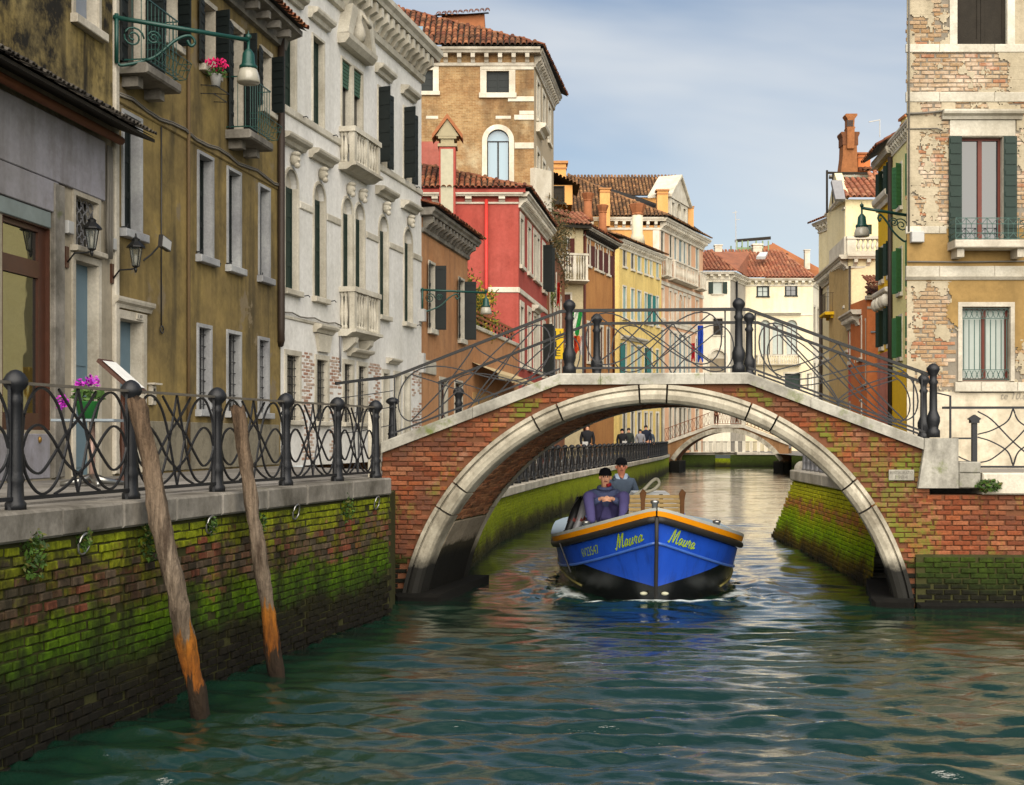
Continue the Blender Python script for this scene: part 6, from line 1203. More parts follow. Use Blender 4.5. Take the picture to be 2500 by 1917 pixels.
PAT_S = [PAT_QUAY[0][::3] + PAT_QUAY[0][-1:], PAT_QUAY[1][::3] + PAT_QUAY[1][-1:], PAT_QUAY[2][::3] + PAT_QUAY[2][-1:], PAT_QUAY[3][::3] + PAT_QUAY[3][-1:], PAT_QUAY[4][::3] + PAT_QUAY[4][-1:], PAT_QUAY[5][::3] + PAT_QUAY[5][-1:]]
for a, c in zip(P, P[1:]): bar(fr, [a + Vector((0, 0, .88)), c + Vector((0, 0, .88))], .06, .03, m_iron_light, 'top_rail'); bar(fr, [a + Vector((0, 0, .1)), c + Vector((0, 0, .1))], .05, .03, m_iron_light, 'bottom_rail'); panel(fr, a, c, .1, .87, PAT_S, .02, m_iron_light, n=3)
fb = thing('bridge', 'small distant arched footbridge seen through the main arch', 'bridge', (15.5, 97, 0)); F_FB = Frame((xz(1612, 98.5), 98.5), (xz(1945, 95.5), 95.5))
sL, zc = F_FB.px(1767, 1054.6); s1_, _ = F_FB.px(1645, 1125); s2_, _ = F_FB.px(1904, 1122); hw = (s2_ - s1_) / 2; sc_ = (s1_ + s2_) / 2; rise = zc - .75; RR = (hw * hw + rise * rise) / (2 * rise); c0 = zc - RR; am = math.degrees(math.asin(hw / RR))
zl, zm_ = F_FB.px(1640, 1086)[1], F_FB.px(1777, 1044)[1]; CP = [(F_FB.s(1622), zl), (F_FB.s(1738), zm_), (F_FB.s(1815), zm_), (F_FB.s(1925), zl)]
m_fbrick = bricks('far bridge brick', ['9a7450', 'a27c58', '8f6a48'], [(0, '1c1c16', 1.3), (.6, '22221a', 1.2), (.75, '6a5a40', .3), (2.5, '6a5a40', 0)], '6a5840', .5, 'b59a78')
for d0, d1, nm in ((0.02, .3, 'spandrel'), (2.2, 2.5, 'back_spandrel')):
    mb = MB(F_FB)
    for k in range(40):
        a = CP[0][0] + (CP[-1][0] - CP[0][0]) * k / 40; c = CP[0][0] + (CP[-1][0] - CP[0][0]) * (k + 1) / 40
        zb = lambda s: c0 + math.sqrt(max(0, RR * RR - (s - sc_) ** 2)) if abs(s - sc_) < hw else -.4
        mb.add([F_FB.w(a, d0, zb(a)), F_FB.w(c, d0, zb(c)), F_FB.w(c, d0, lerp_line(CP, c)), F_FB.w(a, d0, lerp_line(CP, a)), F_FB.w(a, d1, zb(a)), F_FB.w(c, d1, zb(c)), F_FB.w(c, d1, lerp_line(CP, c)), F_FB.w(a, d1, lerp_line(CP, a))], [(0, 1, 2, 3), (5, 4, 7, 6), (0, 4, 5, 1), (3, 2, 6, 7)])
    mb.build(nm, m_fbrick, fb)
mb = MB(F_FB); V = [F_FB.w(sc_ + (RR + .01) * math.sin(R(-am + 2 * am * k / 24)), d, c0 + (RR + .01) * math.cos(R(-am + 2 * am * k / 24))) for k in range(25) for d in (.25, 2.3)]; mb.add(V, [(2 * k, 2 * k + 1, 2 * k + 3, 2 * k + 2) for k in range(24)]); mb.build('vault', m_vault, fb)
for k in range(9):
    mb = MB(F_FB); V = []
    for j in range(5):
        a = R(-am + 2 * am * (k + .01 + .98 * j / 4) / 9)
        for r_, d in ((RR - .03, .25), (RR - .03, -.07), (RR + .3, -.07), (RR + .3, .1)): V.append(F_FB.w(sc_ + r_ * math.sin(a), d, c0 + r_ * math.cos(a)))
    mb.add(V, [(4 * j + i, 4 * j + i + 1, 4 * j + i + 5, 4 * j + i + 4) for j in range(4) for i in range(3)] + [(0, 1, 2, 3), (19, 18, 17, 16)]); mb.build('arch_stone', m_ring, fb)
for (a, za), (c, zc_) in zip(CP, CP[1:]): mb = MB(F_FB); mb.prism([(a, za - .02), (c, zc_ - .02), (c, zc_ + .2), (a, za + .2)], -.1, .3); mb.build('coping_stone', m_kerb_light, fb); mb = MB(F_FB); mb.prism([(a, za - .25), (c, zc_ - .25), (c, zc_ + .1), (a, za + .1)], .301, 2.3); mb.build('deck', m_paving, fb)
for s in (s1_ + .1, s2_ - .1): mb = MB(F_FB); mb.box(s - .35, s + .35, -.25, 2.6, -.4, .75); mb.build('footing', m_footing, fb)
rl = thing('bridge_railing', 'rusty iron lattice railing on the distant footbridge', 'railing', F_FB.w(sc_, .1, zm_ + .2)); m_rust = flat('rusty iron', '7a4a30', .7, .3, .2, .3)
for i, ((a, za), (c, zc_)) in enumerate(zip(CP, CP[1:])):
    P0, P1 = F_FB.w(a, .1, za + .2), F_FB.w(c, .1, zc_ + .2); bar(rl, [P0 + Vector((0, 0, 1.0)), P1 + Vector((0, 0, 1.0))], .06, .05, m_rust, 'top_rail'); bar(rl, [P0 + Vector((0, 0, .12)), P1 + Vector((0, 0, .12))], .05, .04, m_rust, 'bottom_rail')
    n_ = 12; panel(rl, P0, P1, .12, .97, [[(k / n_, 0), (k / n_, 1)] for k in range(n_ + 1)] + [[(k / n_, 0), ((k + 1) / n_, 1)] for k in range(n_)] + [[((k + 1) / n_, 0), (k / n_, 1)] for k in range(n_)], .014, m_rust, n=3)
for s in (CP[1][0], CP[2][0]): mb = MB(F_FB); mb.box(s - .14, s + .14, -.02, .26, zm_ + .2, zm_ + 1.45); mb.prism([(s - .17, zm_ + 1.451), (s + .17, zm_ + 1.451), (s + .1, zm_ + 1.6), (s - .1, zm_ + 1.6)], -.05, .29); mb.build('stone_post', m_white_far, rl)
# end quay with steps
F_EQ = Frame((xz(1640, 113), 113), (xz(1960, 111), 111)); eq = thing('quay_wall', 'mossy end wall with stone steps behind the distant footbridge', 'quay wall', F_EQ.w(6, 0, 0)); mb = MB(F_EQ); s5, s6 = F_EQ.s(1746), F_EQ.s(1783)
m_endmoss = bricks('end wall moss', ['3a4020', '46461f', '333a1c'], [(0, '26281a', 1.2), (.4, '3c4a1a', 1.1), (1.2, '44501f', 1.0)], '2c3018', .5); mb.box(0, s5, 0, .6, -.5, 1.0); mb.box(s6, F_EQ.L, 0, .6, -.5, 1.0); mb.build('wall', m_endmoss, eq)
for k in range(6): a = F_EQ.L * k / 6; mb = MB(F_EQ); mb.bbox(a, a + F_EQ.L / 6 - .01, -.1 if not s5 - 1 < a < s6 else .2, .7, 1.0, 1.25, .03); mb.build('kerb_stone', m_kerb_light, eq)
for k in range(5): mb = MB(F_EQ); mb.box(s5, s6, -.1 - .25 * (4 - k) + .25, .6, -.3 + .2 * k, -.3 + .2 * k + .2); mb.build('step', m_mosswall, eq)
er = thing('quay_railing', 'white posted railing on the end wall behind the distant footbridge', 'railing', F_EQ.w(6, .2, 1.25))
for k in range(12): s = F_EQ.s(1690 + k * 18); mb = MB(F_EQ); mb.box(s - .13, s + .13, .1, .36, 1.25, 2.2); mb.build('stone_post', m_white_far, er)
bar(er, [F_EQ.w(F_EQ.s(1690), .22, 2.15), F_EQ.w(F_EQ.s(1888), .22, 2.15)], .1, .06, m_iron, 'top_rail'); panel(er, F_EQ.w(F_EQ.s(1690), .22, 1.25), F_EQ.w(F_EQ.s(1888), .22, 1.25), .08, .85, [[(k / 66, 0), (k / 66, 1)] for k in range(67)], .022, m_iron, n=3)
mb = MB(); mb.add([(10, 112.5, 1.2), (40, 110.8, 1.2), (60, 150, 1.2), (0, 150, 1.2), (9, 104, 1.2)], [(0, 1, 2, 3, 4)]); mb.build('far_ground', m_paving, None, kind='structure')
# ------------------------------------------------------------------ right bank
P_ = lambda x, Y: (xz(x, Y), Y)
mb = MB(); mb.add([P_(2222, 44) + (1.3,), (60, 44, 1.3), (60, 110, 1.3), (20.2, 110, 1.3), (19.3, 93, 1.3), P_(2008, 75.5) + (1.3,), P_(2071, 66) + (1.3,), P_(2144, 58) + (1.3,)], [tuple(range(8))]); mb.build('right_ground', m_paving, None, kind='structure')
m_yel = plaster('strong yellow plaster', 'e0b424', 'c49a34', 'e6bc30', .15, .2, .5); m_pale = plaster('lemon plaster', 'e6dc98', 'd0c282', 'eae2a4', .2, .2, .5)
F_PY = Frame(P_(2178, 54.9), (15.3, 47.5)); F_YL = Frame(P_(2144, 58.1), P_(2178, 54.9)); F_OG = Frame(P_(2100, 62.6), P_(2144, 58.2)); F_RD = Frame(P_(2071, 66.1), P_(2100, 62.6)); F_CR = Frame(P_(2008, 75.2), P_(2071, 66.1))
b = Bld('lemon_house', 'pale lemon house with green shutters behind the brick corner house', F_PY, 1.2, at(2190, 330, 53).z, m_pale, 6)
for y0, y1 in ((407, 509), (612, 717), (776, 874)):
    z0, z1 = at(0, y1, 53.4).z, at(0, y0, 53.4).z
    for s in (1.5, 4.2): b.win(s, s + .6, z0, z1, rev=.1, trim=.1, sill=.16, fill='none', tm=m_white_far, opens=(135, 125), om=m_greenshut2, bat=9)
b.band(1.3, at(0, 905, 53.5).z, .03, m_yel, 'base_colour'); b.cornice(b.z1 - .4, b.z1 + .1, .25, m_white_far, .4, .14); b.finish(); b.pipe([(.1, -.1, b.z1 - .5), (.1, -.1, 2)], .1, m_brownpipe)
gable_chimney('little chimney on the lemon house roof', (F_PY.w(1.2, .6, 0).x, F_PY.w(1.2, .6, 0).y), .75, b.z1, at(0, 296, 54).z, m_pale, m_terra, 'box')
b = Bld('yellow_house', 'narrow bright yellow house with dark green shutters on the right bank', F_YL, 1.2, at(2150, 395, 57).z, m_yel, 6)
for y0, y1, mm in ((415, 490, 0), (602, 680, 1), (757, 845, 2)):
    z0, z1 = at(0, y1, 56.5).z, at(0, y0, 56.5).z
    for s in (.8, 2.6): b.win(s, s + .5, z0, z1, rev=.1, trim=.1, sill=.18, fill='none', tm=m_white_far, opens=(130, 120), om=m_greenshut, bat=6)
for y, h in ((505, .5), (730, .35)): b.hood(1.6, at(0, y, 56.5).z, 3.1, h, .3, m_white_far, 'moulding')
for s in (.5, 1.3, 2.1, 2.8): c = F_YL.w(s, -.2, at(0, 740, 56.5).z); mb = MB(); mb.ball(c, .22, 8, 6, (1, 1, 1.3)); mb.build('carved_head', m_white_far, b.o, True)
b.band(1.3, at(0, 860, 56.5).z, .04, plaster('pink plaster', 'b5705c', '8f5a4c', 'c08070', .4, .4, .6), 'base_colour'); b.cornice(b.z1 - .6, b.z1 + .2, .3, m_white_far, 0); b.finish()
zt = b.z1 + .2; roof(b.o, [F_YL.w(-.3, -.65, zt), F_YL.w(F_YL.L + .3, -.65, zt), F_YL.w(F_YL.L + .3, 1.6, zt + 1.3), F_YL.w(-.3, 1.6, zt + 1.3)], m_tile, m_darkwood, 120, .11, .5)
FE = Frame(F_YL.w(0, 4, 0).xy, F_YL.w(0, 0, 0).xy); FE = Frame(F_YL.w(-.02, 0, 0).xy, F_YL.w(F_YL.L, .0, 0).xy)
F_OF = Frame(P_(2117, 61.3), P_(2160, 61.3)); m_or2 = plaster('rust orange plaster', 'b8683a', '985a3a', 'c07648', .2, .3, .5)
b = Bld('rust_house', 'narrow rust orange house between the red and yellow ones', F_OF, 1.2, at(0, 728, 61.3).z, m_or2, 3); b.cornice(b.z1 - .4, b.z1 + .1, .35, m_kerb_light, .7, .3); b.pipe([(.15, -.06, b.z1 - 1.6), (1.2, -.06, b.z1 - 1.55), (1.25, -.06, 2)], .05, m_lead); b.finish(); ro = b
b = Bld('', '', Frame(P_(2102, 62.8), P_(2117, 61.3)), 1.2, ro.z1, m_or2, .4, parent=ro.o); b.win(.7, 1.2, 5, 8, rev=.08, trim=.1, fill='none'); b.finish('canal_wall'); roof(ro.o, [P_(2116, 60.9) + (ro.z1 + .1,), P_(2152, 60.9) + (ro.z1 + .1,), P_(2155, 63) + (ro.z1 + .8,), P_(2118, 63) + (ro.z1 + .8,)], m_tile, m_darkwood, 30, .11, .5)
p0, p1 = at(2120, 692, 60.5), at(2146, 670, 60.5); roof(ro.o, [(p0.x, 60.5, p0.z), (p1.x + .4, 60.5, p0.z), (p1.x + .4, 61.6, p1.z), (p0.x, 61.6, p1.z)], m_tile_or, m_terra, 30, .07, .34, 'porch_roof')
m_red2 = plaster('rose red plaster', 'b84c48', '983e3c', 'c05a54', .2, .3, .5)
b = Bld('rose_house', 'low rose red canal house with white trimmed windows on the right bank', F_RD, 1.2, at(0, 776, 64.5).z, m_red2, 3.5)
for k in range(3):
    for z0, z1 in ((6.3, 8.2), (2.2, 4.2)): b.win(.5 + k * 1.4, 1.05 + k * 1.4, z0, z1, rev=.1, trim=.1, sill=.2, fill='shut', fm=flat('red shutter', 'a02c2c', .7), tm=m_white_far)
b.cornice(b.z1 - .4, b.z1 + .2, .5, m_white_far, .35, .14); b.finish()
# cream house with balustrade terrace
m_cr = plaster('warm cream plaster', 'e0d2a4', 'c0b286', 'e6dab2', .3, .35, .35); m_cr_shade = plaster('shaded cream plaster', 'b59a68', '94805a', 'bfa676', .5, .4, .5)  # tan tone of the front wall: its shade is put into the cream colour
zc_ = at(0, 632, 67).z
b = Bld('cream_palace', 'tall cream palace with terrace balustrade and brick chimney on the right bank', F_CR, 1.2, zc_, m_cr, 7)
for s0, s1, y0, y1 in ((2.0, 2.5, 690, 745), (4.0, 4.5, 682, 770), (5.2, 5.7, 678, 770), (6.4, 6.9, 675, 770), (7.7, 8.2, 668, 760)): b.win(s0, s1, at(0, y1, 70).z, at(0, y0, 70).z, rev=.12, trim=.14, sill=.15, fill='none', tm=m_white_far)
for s in (4.4, 5.5, 6.6): b.win(s, s + .6, 3.0, 6.3, True, rev=.12, trim=.14, sill=.15, fill='none', tm=m_white_far)
iron_balcony(b, 4.2, 6.2, at(0, 765, 70).z, 1.0, .7, m_brownpipe, False, m_yel); b.cornice(zc_ - .5, zc_ + .05, .5, m_white_far, .45, .16); b.finish('canal_wall')
b.band(6.8, 6.95, .08, m_white_far); b.pipe([(.05, -.1, zc_), (.05, -.1, 2)], .1, m_brownpipe); cr_ = b
F_CF = Frame(P_(2071, 66.1), P_(2165, 66.1)); b = Bld('', '', F_CF, 1.2, zc_, m_cr_shade, 4, parent=cr_.o); b.cornice(zc_ - .5, zc_ + .05, .4, m_white_far, .6, .18); b.finish('front_wall'); b.pipe([(.05, -.08, zc_ - .5), (.05, -.08, 6)], .06, m_brownpipe)
# terrace balustrade
z0, z1 = at(0, 612, 66).z, at(0, 577, 66).z; mb = MB(F_CF); mb.box(-.1, 2.2, -.2, .1, zc_ + .051, zc_ + .25); mb.box(-.12, 2.2, -.22, .12, z1 - .15, z1); bl = mb.build('balustrade', m_white_far, cr_.o); balusters(bl, F_CF, [(.5 + k * .24, -.05) for k in range(7)], zc_ + .251, z1 - .15 - zc_ - .251, m_white_far, 1.6)
mb = MB(F_CF); mb.box(-.1, .35, -.18, .08, zc_ + .251, z1 - .151); mb.build('pier', m_white_far, bl)
mb = MB(F_CR); mb.box(F_CR.L - 5.2, F_CR.L, -.2, .1, zc_ + .051, z1); mb.build('parapet', m_white_far, cr_.o)
# upper storey with gable
zu = at(0, 487, 69).z; F_CU = Frame(P_(2064, 69), P_(2165, 69)); F_CV = Frame(P_(2030, 74), P_(2064, 69))
b = Bld('', '', F_CU, zc_, zu, m_cr, 4, parent=cr_.o); b.win(*rc(F_CU, 'T', 458, 624, 1296, 1400), rev=.1, trim=.08, fill='shut', fm=m_greenshut, tm=m_cr); b.finish('upper_wall')
b = Bld('', '', F_CV, zc_, zu, m_cr, .4, parent=cr_.o); [b.win(s, s + .5, zc_ + 1.1, zu - .7, rev=.1, trim=.08, fill='none', tm=m_white_far) for s in (1.6, 2.5, 3.4, 4.3)]; b.cornice(zu - .4, zu + .1, .4, m_white_far, 0); b.finish('upper_side_wall')
mb = MB(F_CV); mb.prism([(-.2, zu + .1), (F_CV.L + .2, zu + .1), (F_CV.L * .5, zu + 1.9)], -.2, .2); mb.build('gable', m_cr, cr_.o)
ze, zr = at(0, 482, 68.6).z, at(0, 442, 71).z; roof(cr_.o, [P_(2064, 68.6) + (ze,), P_(2160, 68.6) + (ze,), P_(2160, 71) + (zr,), P_(2060, 71) + (zr,)], m_tile_or, m_terra, 200, .13, .56)
mb = MB(); q = [at(2030, 440, 68.7), at(2056, 440, 68.7), at(2064, 486, 68.5), at(2040, 486, 68.5)]; mb.add(q + [v + Vector((0, .2, -.1)) for v in q], [(3, 2, 1, 0), (0, 1, 5, 4), (1, 2, 6, 5), (2, 3, 7, 6), (3, 0, 4, 7)]); mb.build('lead_flashing', m_lead, cr_.o)
roof(cr_.o, [P_(2098, 72) + (at(0, 418, 72).z,), P_(2165, 72) + (at(0, 418, 72).z,), P_(2165, 74) + (at(0, 400, 74).z,), P_(2100, 74) + (at(0, 412, 74).z,)], m_tile, m_terra, 60, .13, .56)
roof(cr_.o, [P_(2125, 71.2) + (at(0, 440, 71).z,), P_(2160, 71.2) + (at(0, 440, 71).z,), P_(2160, 72) + (at(0, 422, 72).z,), P_(2125, 72) + (at(0, 422, 72).z,)], m_tile_or, m_terra, 30, .13, .56)
F_LW = Frame(P_(1999, 77.5), P_(2034, 75.5)); b = Bld('cream_annex', 'lower cream annex with small tiled eaves at the far end of the cream palace', F_LW, 1.2, at(0, 540, 76).z, m_cr, 5); b.cornice(b.z1 - .4, b.z1 + .1, .4, m_white_far, .5, .2); b.finish(); roof(b.o, [F_LW.w(-.4, -.5, b.z1 + .1), F_LW.w(F_LW.L + .2, -.5, b.z1 + .1), F_LW.w(F_LW.L + .2, 1.5, b.z1 + .9), F_LW.w(.3, 1.5, b.z1 + .9)], m_tile, m_terra, 20, .13, .5)
al = thing('roof_frame', 'dark open terrace frame on the cream palace roof', 'roof terrace', at(2070, 440, 72)); mb = MB()
for x in (2019, 2034): mb.tube([at(x, 520, 72), at(x, 416 if x < 2030 else 425, 72)], .07, 4)
for a, c in (((2019, 422), (2128, 424)), ((2024, 434), (2120, 438)), ((2034, 440), (2120, 440))): mb.tube([at(*a, 72), at(*c, 72)], .08, 4)
mb.build('frame', m_darkwood, al); mb = MB(); q = at(2026, 433, 72.3); r_ = at(2122, 427, 72.3); mb.box(q.x, r_.x, 72.3, 72.5, q.z, r_.z); mb.build('rolled_blind', flat('white canvas', 'b9b5a4', .8), al)
# ornate brick chimney tower
YC = 73; c = at(2075, 418, YC); o = thing('chimney', 'ornate tall brick chimney with flared tops on the cream palace', 'chimney', c, 'rooftop chimneys'); m_cb = flat('chimney brick', '8c5c3a', .9, .15, 0, .6, 5, .6, .02); pxm = YC / FPX; zf = lambda y: at(0, y, YC).z
mb = MB(); V = []
for x0, x1, y in ((2053, 2094, 420), (2058, 2093, 382), (2059, 2092, 353)): a, e = xz(x0, YC), xz(x1, YC); V += [(a, YC, zf(y)), (e, YC, zf(y)), (e, YC + .9, zf(y)), (a, YC + .9, zf(y))]
mb.add(V, [(4 * k + j, 4 * k + (j + 1) % 4, 4 * k + 4 + (j + 1) % 4, 4 * k + 4 + j) for k in range(2) for j in range(4)] + [(8, 9, 10, 11)]); mb.build('base_stack', m_cb, o)
for x0, x1 in ((2057, 2068), (2083, 2095)):
    mb = MB(); V = []
    for dx, y in ((0, 354), (0, 335), (4, 326), (3, 322)): a, e = xz(x0 - dx, YC), xz(x1 + dx, YC); V += [(a, YC - .03, zf(y)), (e, YC - .03, zf(y)), (e, YC + .9, zf(y)), (a, YC + .9, zf(y))]
    mb.add(V, [(4 * k + j, 4 * k + (j + 1) % 4, 4 * k + 4 + (j + 1) % 4, 4 * k + 4 + j) for k in range(3) for j in range(4)] + [(12, 13, 14, 15)]); mb.build('side_flue', flat('dark chimney brick', '6a4630', .9, .15, 0, .5, 10, .6, .02), o)
mb = MB(); V = []
for x0, x1, y in ((2067, 2084, 364), (2067, 2085, 316), (2066, 2087, 313), (2068, 2084, 310), (2068, 2085, 292), (2062, 2092, 283), (2064, 2091, 279)): a, e = xz(x0, YC), xz(x1, YC); V += [(a, YC - .15, zf(y)), (e, YC - .15, zf(y)), (e, YC + .5, zf(y)), (a, YC + .5, zf(y))]
mb.add(V, [(4 * k + j, 4 * k + (j + 1) % 4, 4 * k + 4 + (j + 1) % 4, 4 * k + 4 + j) for k in range(6) for j in range(4)] + [(24, 25, 26, 27)]); mb.build('main_flue', m_cb, o)
for k in range(4):
    mb = MB()
    for j in range(3): q = at(2070.5 + j * 5, 311 - 4 - k * 4, YC - .17); mb.box(q.x - .05, q.x + .05, YC - .17, YC - .14, q.z - .035, q.z + .035)
    mb.build('vent_holes', m_black, o)
p = at(2106, 410, 74); gable_chimney('small orange chimney right of the ornate brick one', (p.x, 74), .7, p.z - .4, at(0, 380, 74).z, m_or2, m_terra, 'box')
an = thing('antenna', 'thin tilted television antenna above the yellow house', 'antenna', at(2147, 330, 60)); mb = MB(); mb.tube([at(2148, 335, 60), at(2148, 291, 60)], .025, 4); mb.tube([at(2121, 298, 60), at(2148, 293, 60)], .03, 4); mb.build('mast', m_boxgrey, an)
# right bank quay below the lemon house: battered mossy wall with kerb and railing
F_RQ = Frame((6.62, 30.7), (6.15, 21.5)); rq = thing('quay_wall', 'bright yellow green mossy brick quay wall under the right of the arch', 'quay wall', F_RQ.w(4, 0, 0)); bat = lambda z: -.28 * (1 - z / 1.45) ; lef = lambda z: -1.5 * (1 - min(z, 1.45) / 1.45) ** 1.3
mb = MB(F_RQ); V = []
for z in (-.3, 0, .35, .7, 1.05, 1.45): V += [F_RQ.w(lef(z), bat(z) + .02, z), F_RQ.w(F_RQ.L, bat(z) + .02, z), F_RQ.w(lef(z), 3, z)]
mb.add(V, [(3 * k, 3 * k + 1, 3 * k + 4, 3 * k + 3) for k in range(5)] + [(3 * k + 2, 3 * k, 3 * k + 3, 3 * k + 5) for k in range(5)]); mb.build('mortar_bed', m_mortar_moss, rq)
sp = []; z = .0; row = 0
while z < 1.43:
    s = lef(z) + (.13 if row % 2 else .02)
    while s < F_RQ.L: sp.append(F_RQ.mat(s, bat(z + .04) + random.uniform(-.01, .008), z + .04) @ Matrix.Rotation(random.uniform(-.015, .015), 4, 'Y')); s += .262
    z += .079; row += 1
lay('brick', brick_set('brick', .26, .079, m_brick_quay_far, 5), sp, rq, m_brick_quay_far)
for k in range(7): a = F_RQ.L * k / 7; mb = MB(F_RQ); mb.bbox(a + .004 - (.05 if k == 0 else 0), a + F_RQ.L / 7 - .004, -.06, .6, 1.451, 1.69, .02); mb.build('kerb_stone', m_kerb_light, rq)
mb = MB(F_RQ); mb.add([F_RQ.w(-.05, .55, 1.66), F_RQ.w(F_RQ.L, .55, 1.66), F_RQ.w(F_RQ.L, 16, 1.66), F_RQ.w(-.05, 16, 1.66)], [(0, 1, 2, 3)]); mb.box(-.04, .0, .1, 16, -.4, 1.65); mb.build('side_pavement', m_paving, None, kind='structure')
rr2 = thing('quay_railing', 'pale grey railing posts on the mossy quay under the right of the arch', 'railing', F_RQ.w(2, .2, 1.69))
for k in range(8): post(rr2, F_RQ.w(.15 + k * .55, .25, 1.69), .95, .8, m_lead, n=8)
bar(rr2, [F_RQ.w(.1, .25, 2.6), F_RQ.w(6, .25, 2.6)], .05, .03, m_lead, 'top_rail')
mb = MB(); c = F_RQ.w(-.45, .3, 1.5); bo = thing('stone_ball', 'small pale stone ball at the end of the mossy quay', 'bollard', c); mb.ball(c + Vector((0, 0, .2)), .2, 10, 8); mb.tube([c + Vector((0, 0, -.4)), c + Vector((0, 0, .05))], .16, 10); mb.build('ball', m_kerb_light, bo, True)
# ------------------------------------------------------------------ brick corner house on the right
F_RB = Frame((6.82, 22.5), (14, 22.5)); m_oc2 = plaster('old ochre plaster', '93784a', '75603c', '9c8050', .5, .6, .8); m_grp = plaster('old grey plaster', 'a99e86', '857b66', 'b4a992', .6, .5, 1.1, None, .6, 14); m_whp = plaster('scuffed white plaster', 'c4b9a2', '8f8674', 'cfc6b2', .55, .35, .9, None, .3)
rb = thing('corner_house', 'tall corner house of flaking plaster and bare brick at right', 'building', F_RB.w(1.5, 0, 1.9)); rx = lambda x: F_RB.s(x); rz = lambda y: at(0, y, 22.5).z
B = Bld('', '', F_RB, 1.9, 13.6, m_mortar, 6, parent=rb)
mb = MB(); mb.add([F_RB.w(0, 0, 1.9), (9.6, 28.5, 1.9), (9.6, 28.5, 13.6), F_RB.w(0, 0, 13.6)], [(0, 1, 2, 3)]); mb.add([F_RB.w(0, 0, 13.6), F_RB.w(7, 0, 13.6), (14, 28.5, 13.6), (9.6, 28.5, 13.6)], [(0, 1, 2, 3)]); mb.add([(9.6, 28.5, 1.9), (14, 28.5, 1.9), (14, 28.5, 13.6), (9.6, 28.5, 13.6)], [(0, 1, 2, 3)]); mb.build('side_wall', m_grp, rb)
B.win(rx(2336), rx(2458), rz(109), 11.3, rev=.1, trim=.13, sill=0, fill='shut', fm=m_darkwood, tm=m_white, bat=2)
w_ = B.win(rx(2346), rx(2449), rz(590), rz(334), rev=.16, trim=0, sill=0, fill='sash', frame=flat('red brown wood', '5e2a1e', .5), pane=m_glass, tm=m_white, name='balcony_door', rows=1)
s0, s1 = rx(2346), rx(2449); leaf(w_, F_RB, s0, rz(590), rz(334), .22, 178, 1, m_greenshut, bat=9); leaf(w_, F_RB, s1, rz(590), rz(334), .22, 178, -1, m_greenshut, bat=9)
for a, c in ((s0 + .06, s0 + .3), (s1 - .26, s1 - .2)):
    mb = MB(F_RB); n_ = 10; V = [F_RB.w(a + (c - a) * k / n_, .152 + .006 * (k % 2), z) for k in range(n_ + 1) for z in (rz(588), rz(345))]; mb.add(V, [(2 * k, 2 * k + 2, 2 * k + 3, 2 * k + 1) for k in range(n_)]); mb.build('curtain', m_curtain, w_)
w_ = B.win(rx(2348), rx(2466), rz(931), rz(749), rev=.16, trim=.07, sill=0, fill='sash', frame=flat('red brown wood', '5e2a1e', .5), pane=m_curtain, tm=m_kerb_light, rows=1)
s0, s1, z0, z1 = rx(2348), rx(2466), rz(931), rz(749); mb = MB(F_RB); d = .04
for k in range(9): s = s0 + (s1 - s0) * (k + .5) / 9; mb.tube([(s, d, z0 + .2), (s, d, z1 - .22)], .009, 4)
for z in (z0 + .03, z0 + .2, z1 - .2, z1 - .03): mb.tube([(s0, d, z), (s1, d, z)], .008, 4)
for k in range(9):
    s = s0 + (s1 - s0) * (k + .5) / 9; r_ = (s1 - s0) / 18
    for zc0 in (z0 + .115, z1 - .115): mb.tube([(s + r_ * math.cos(t), d, zc0 + .075 * math.sin(t)) for t in [i * math.pi / 3 for i in range(7)]], .007, 4)
mb.build('grille', m_green_iron, w_)
B.finish('wall', back=False)
# stone bands, hood, sill
for z0, z1, a, c in ((rz(129), rz(109), 0, 6), (rz(250), rz(226), 0, 6), (rz(571), rz(553), 0, rx(2310)), (rz(677), rz(650), 0, 6)):
    s = a; k = 0
    while s < c - .05: e = min(c, s + (.56 if k % 2 == 0 else .95)); mb = MB(F_RB); mb.bbox(s - (.02 if s == 0 else 0), e - .004, -.035, .01, z0, z1, .008); mb.build('band_stone', m_white, rb); s = e; k += 1
mb = MB(F_RB); mb.profile([(.01, rz(686)), (-.05, rz(684)), (-.08, rz(678)), (.01, rz(678))], -.03, 6); mb.build('moulding', m_white, rb)
B.hood(rx(2396), rz(293), 1.38, .15, .16, m_white); mb = MB(F_RB); mb.bbox(rx(2318), rx(2478), -.025, .01, rz(333), rz(294), .005); mb.build('lintel', m_white, rb)
for x0, x1 in ((2328, 2392), (2392, 2480), (2480, 2560)): mb = MB(F_RB); mb.bbox(rx(x0), rx(x1) - .004, -.09, .01, rz(957), rz(934), .01); mb.build('sill_stone', m_white, rb)
mb = MB(F_RB); mb.bbox(rx(2312), rx(2492), -.42, .01, rz(613), rz(594), .015); bal = mb.build('balcony', m_kerb_light, rb)
for x in (2329, 2474): mb = MB(F_RB); mb.prism([(rx(x) - .06, rz(634)), (rx(x) + .06, rz(634)), (rx(x) + .06, rz(613) - .001), (rx(x) - .06, rz(613) - .001)], -.34, .01); mb.build('corbel', m_kerb_light, bal)
mb = MB(F_RB); zb, zt = rz(592), rz(542); s0, s1 = rx(2314), rx(2490)
for z in (zb, zt, zb + .1, zt - .1): mb.tube([(s0, 0, z), (s0, -.4, z), (s1, -.4, z), (s1, 0, z)], .008, 4)
n_ = 7
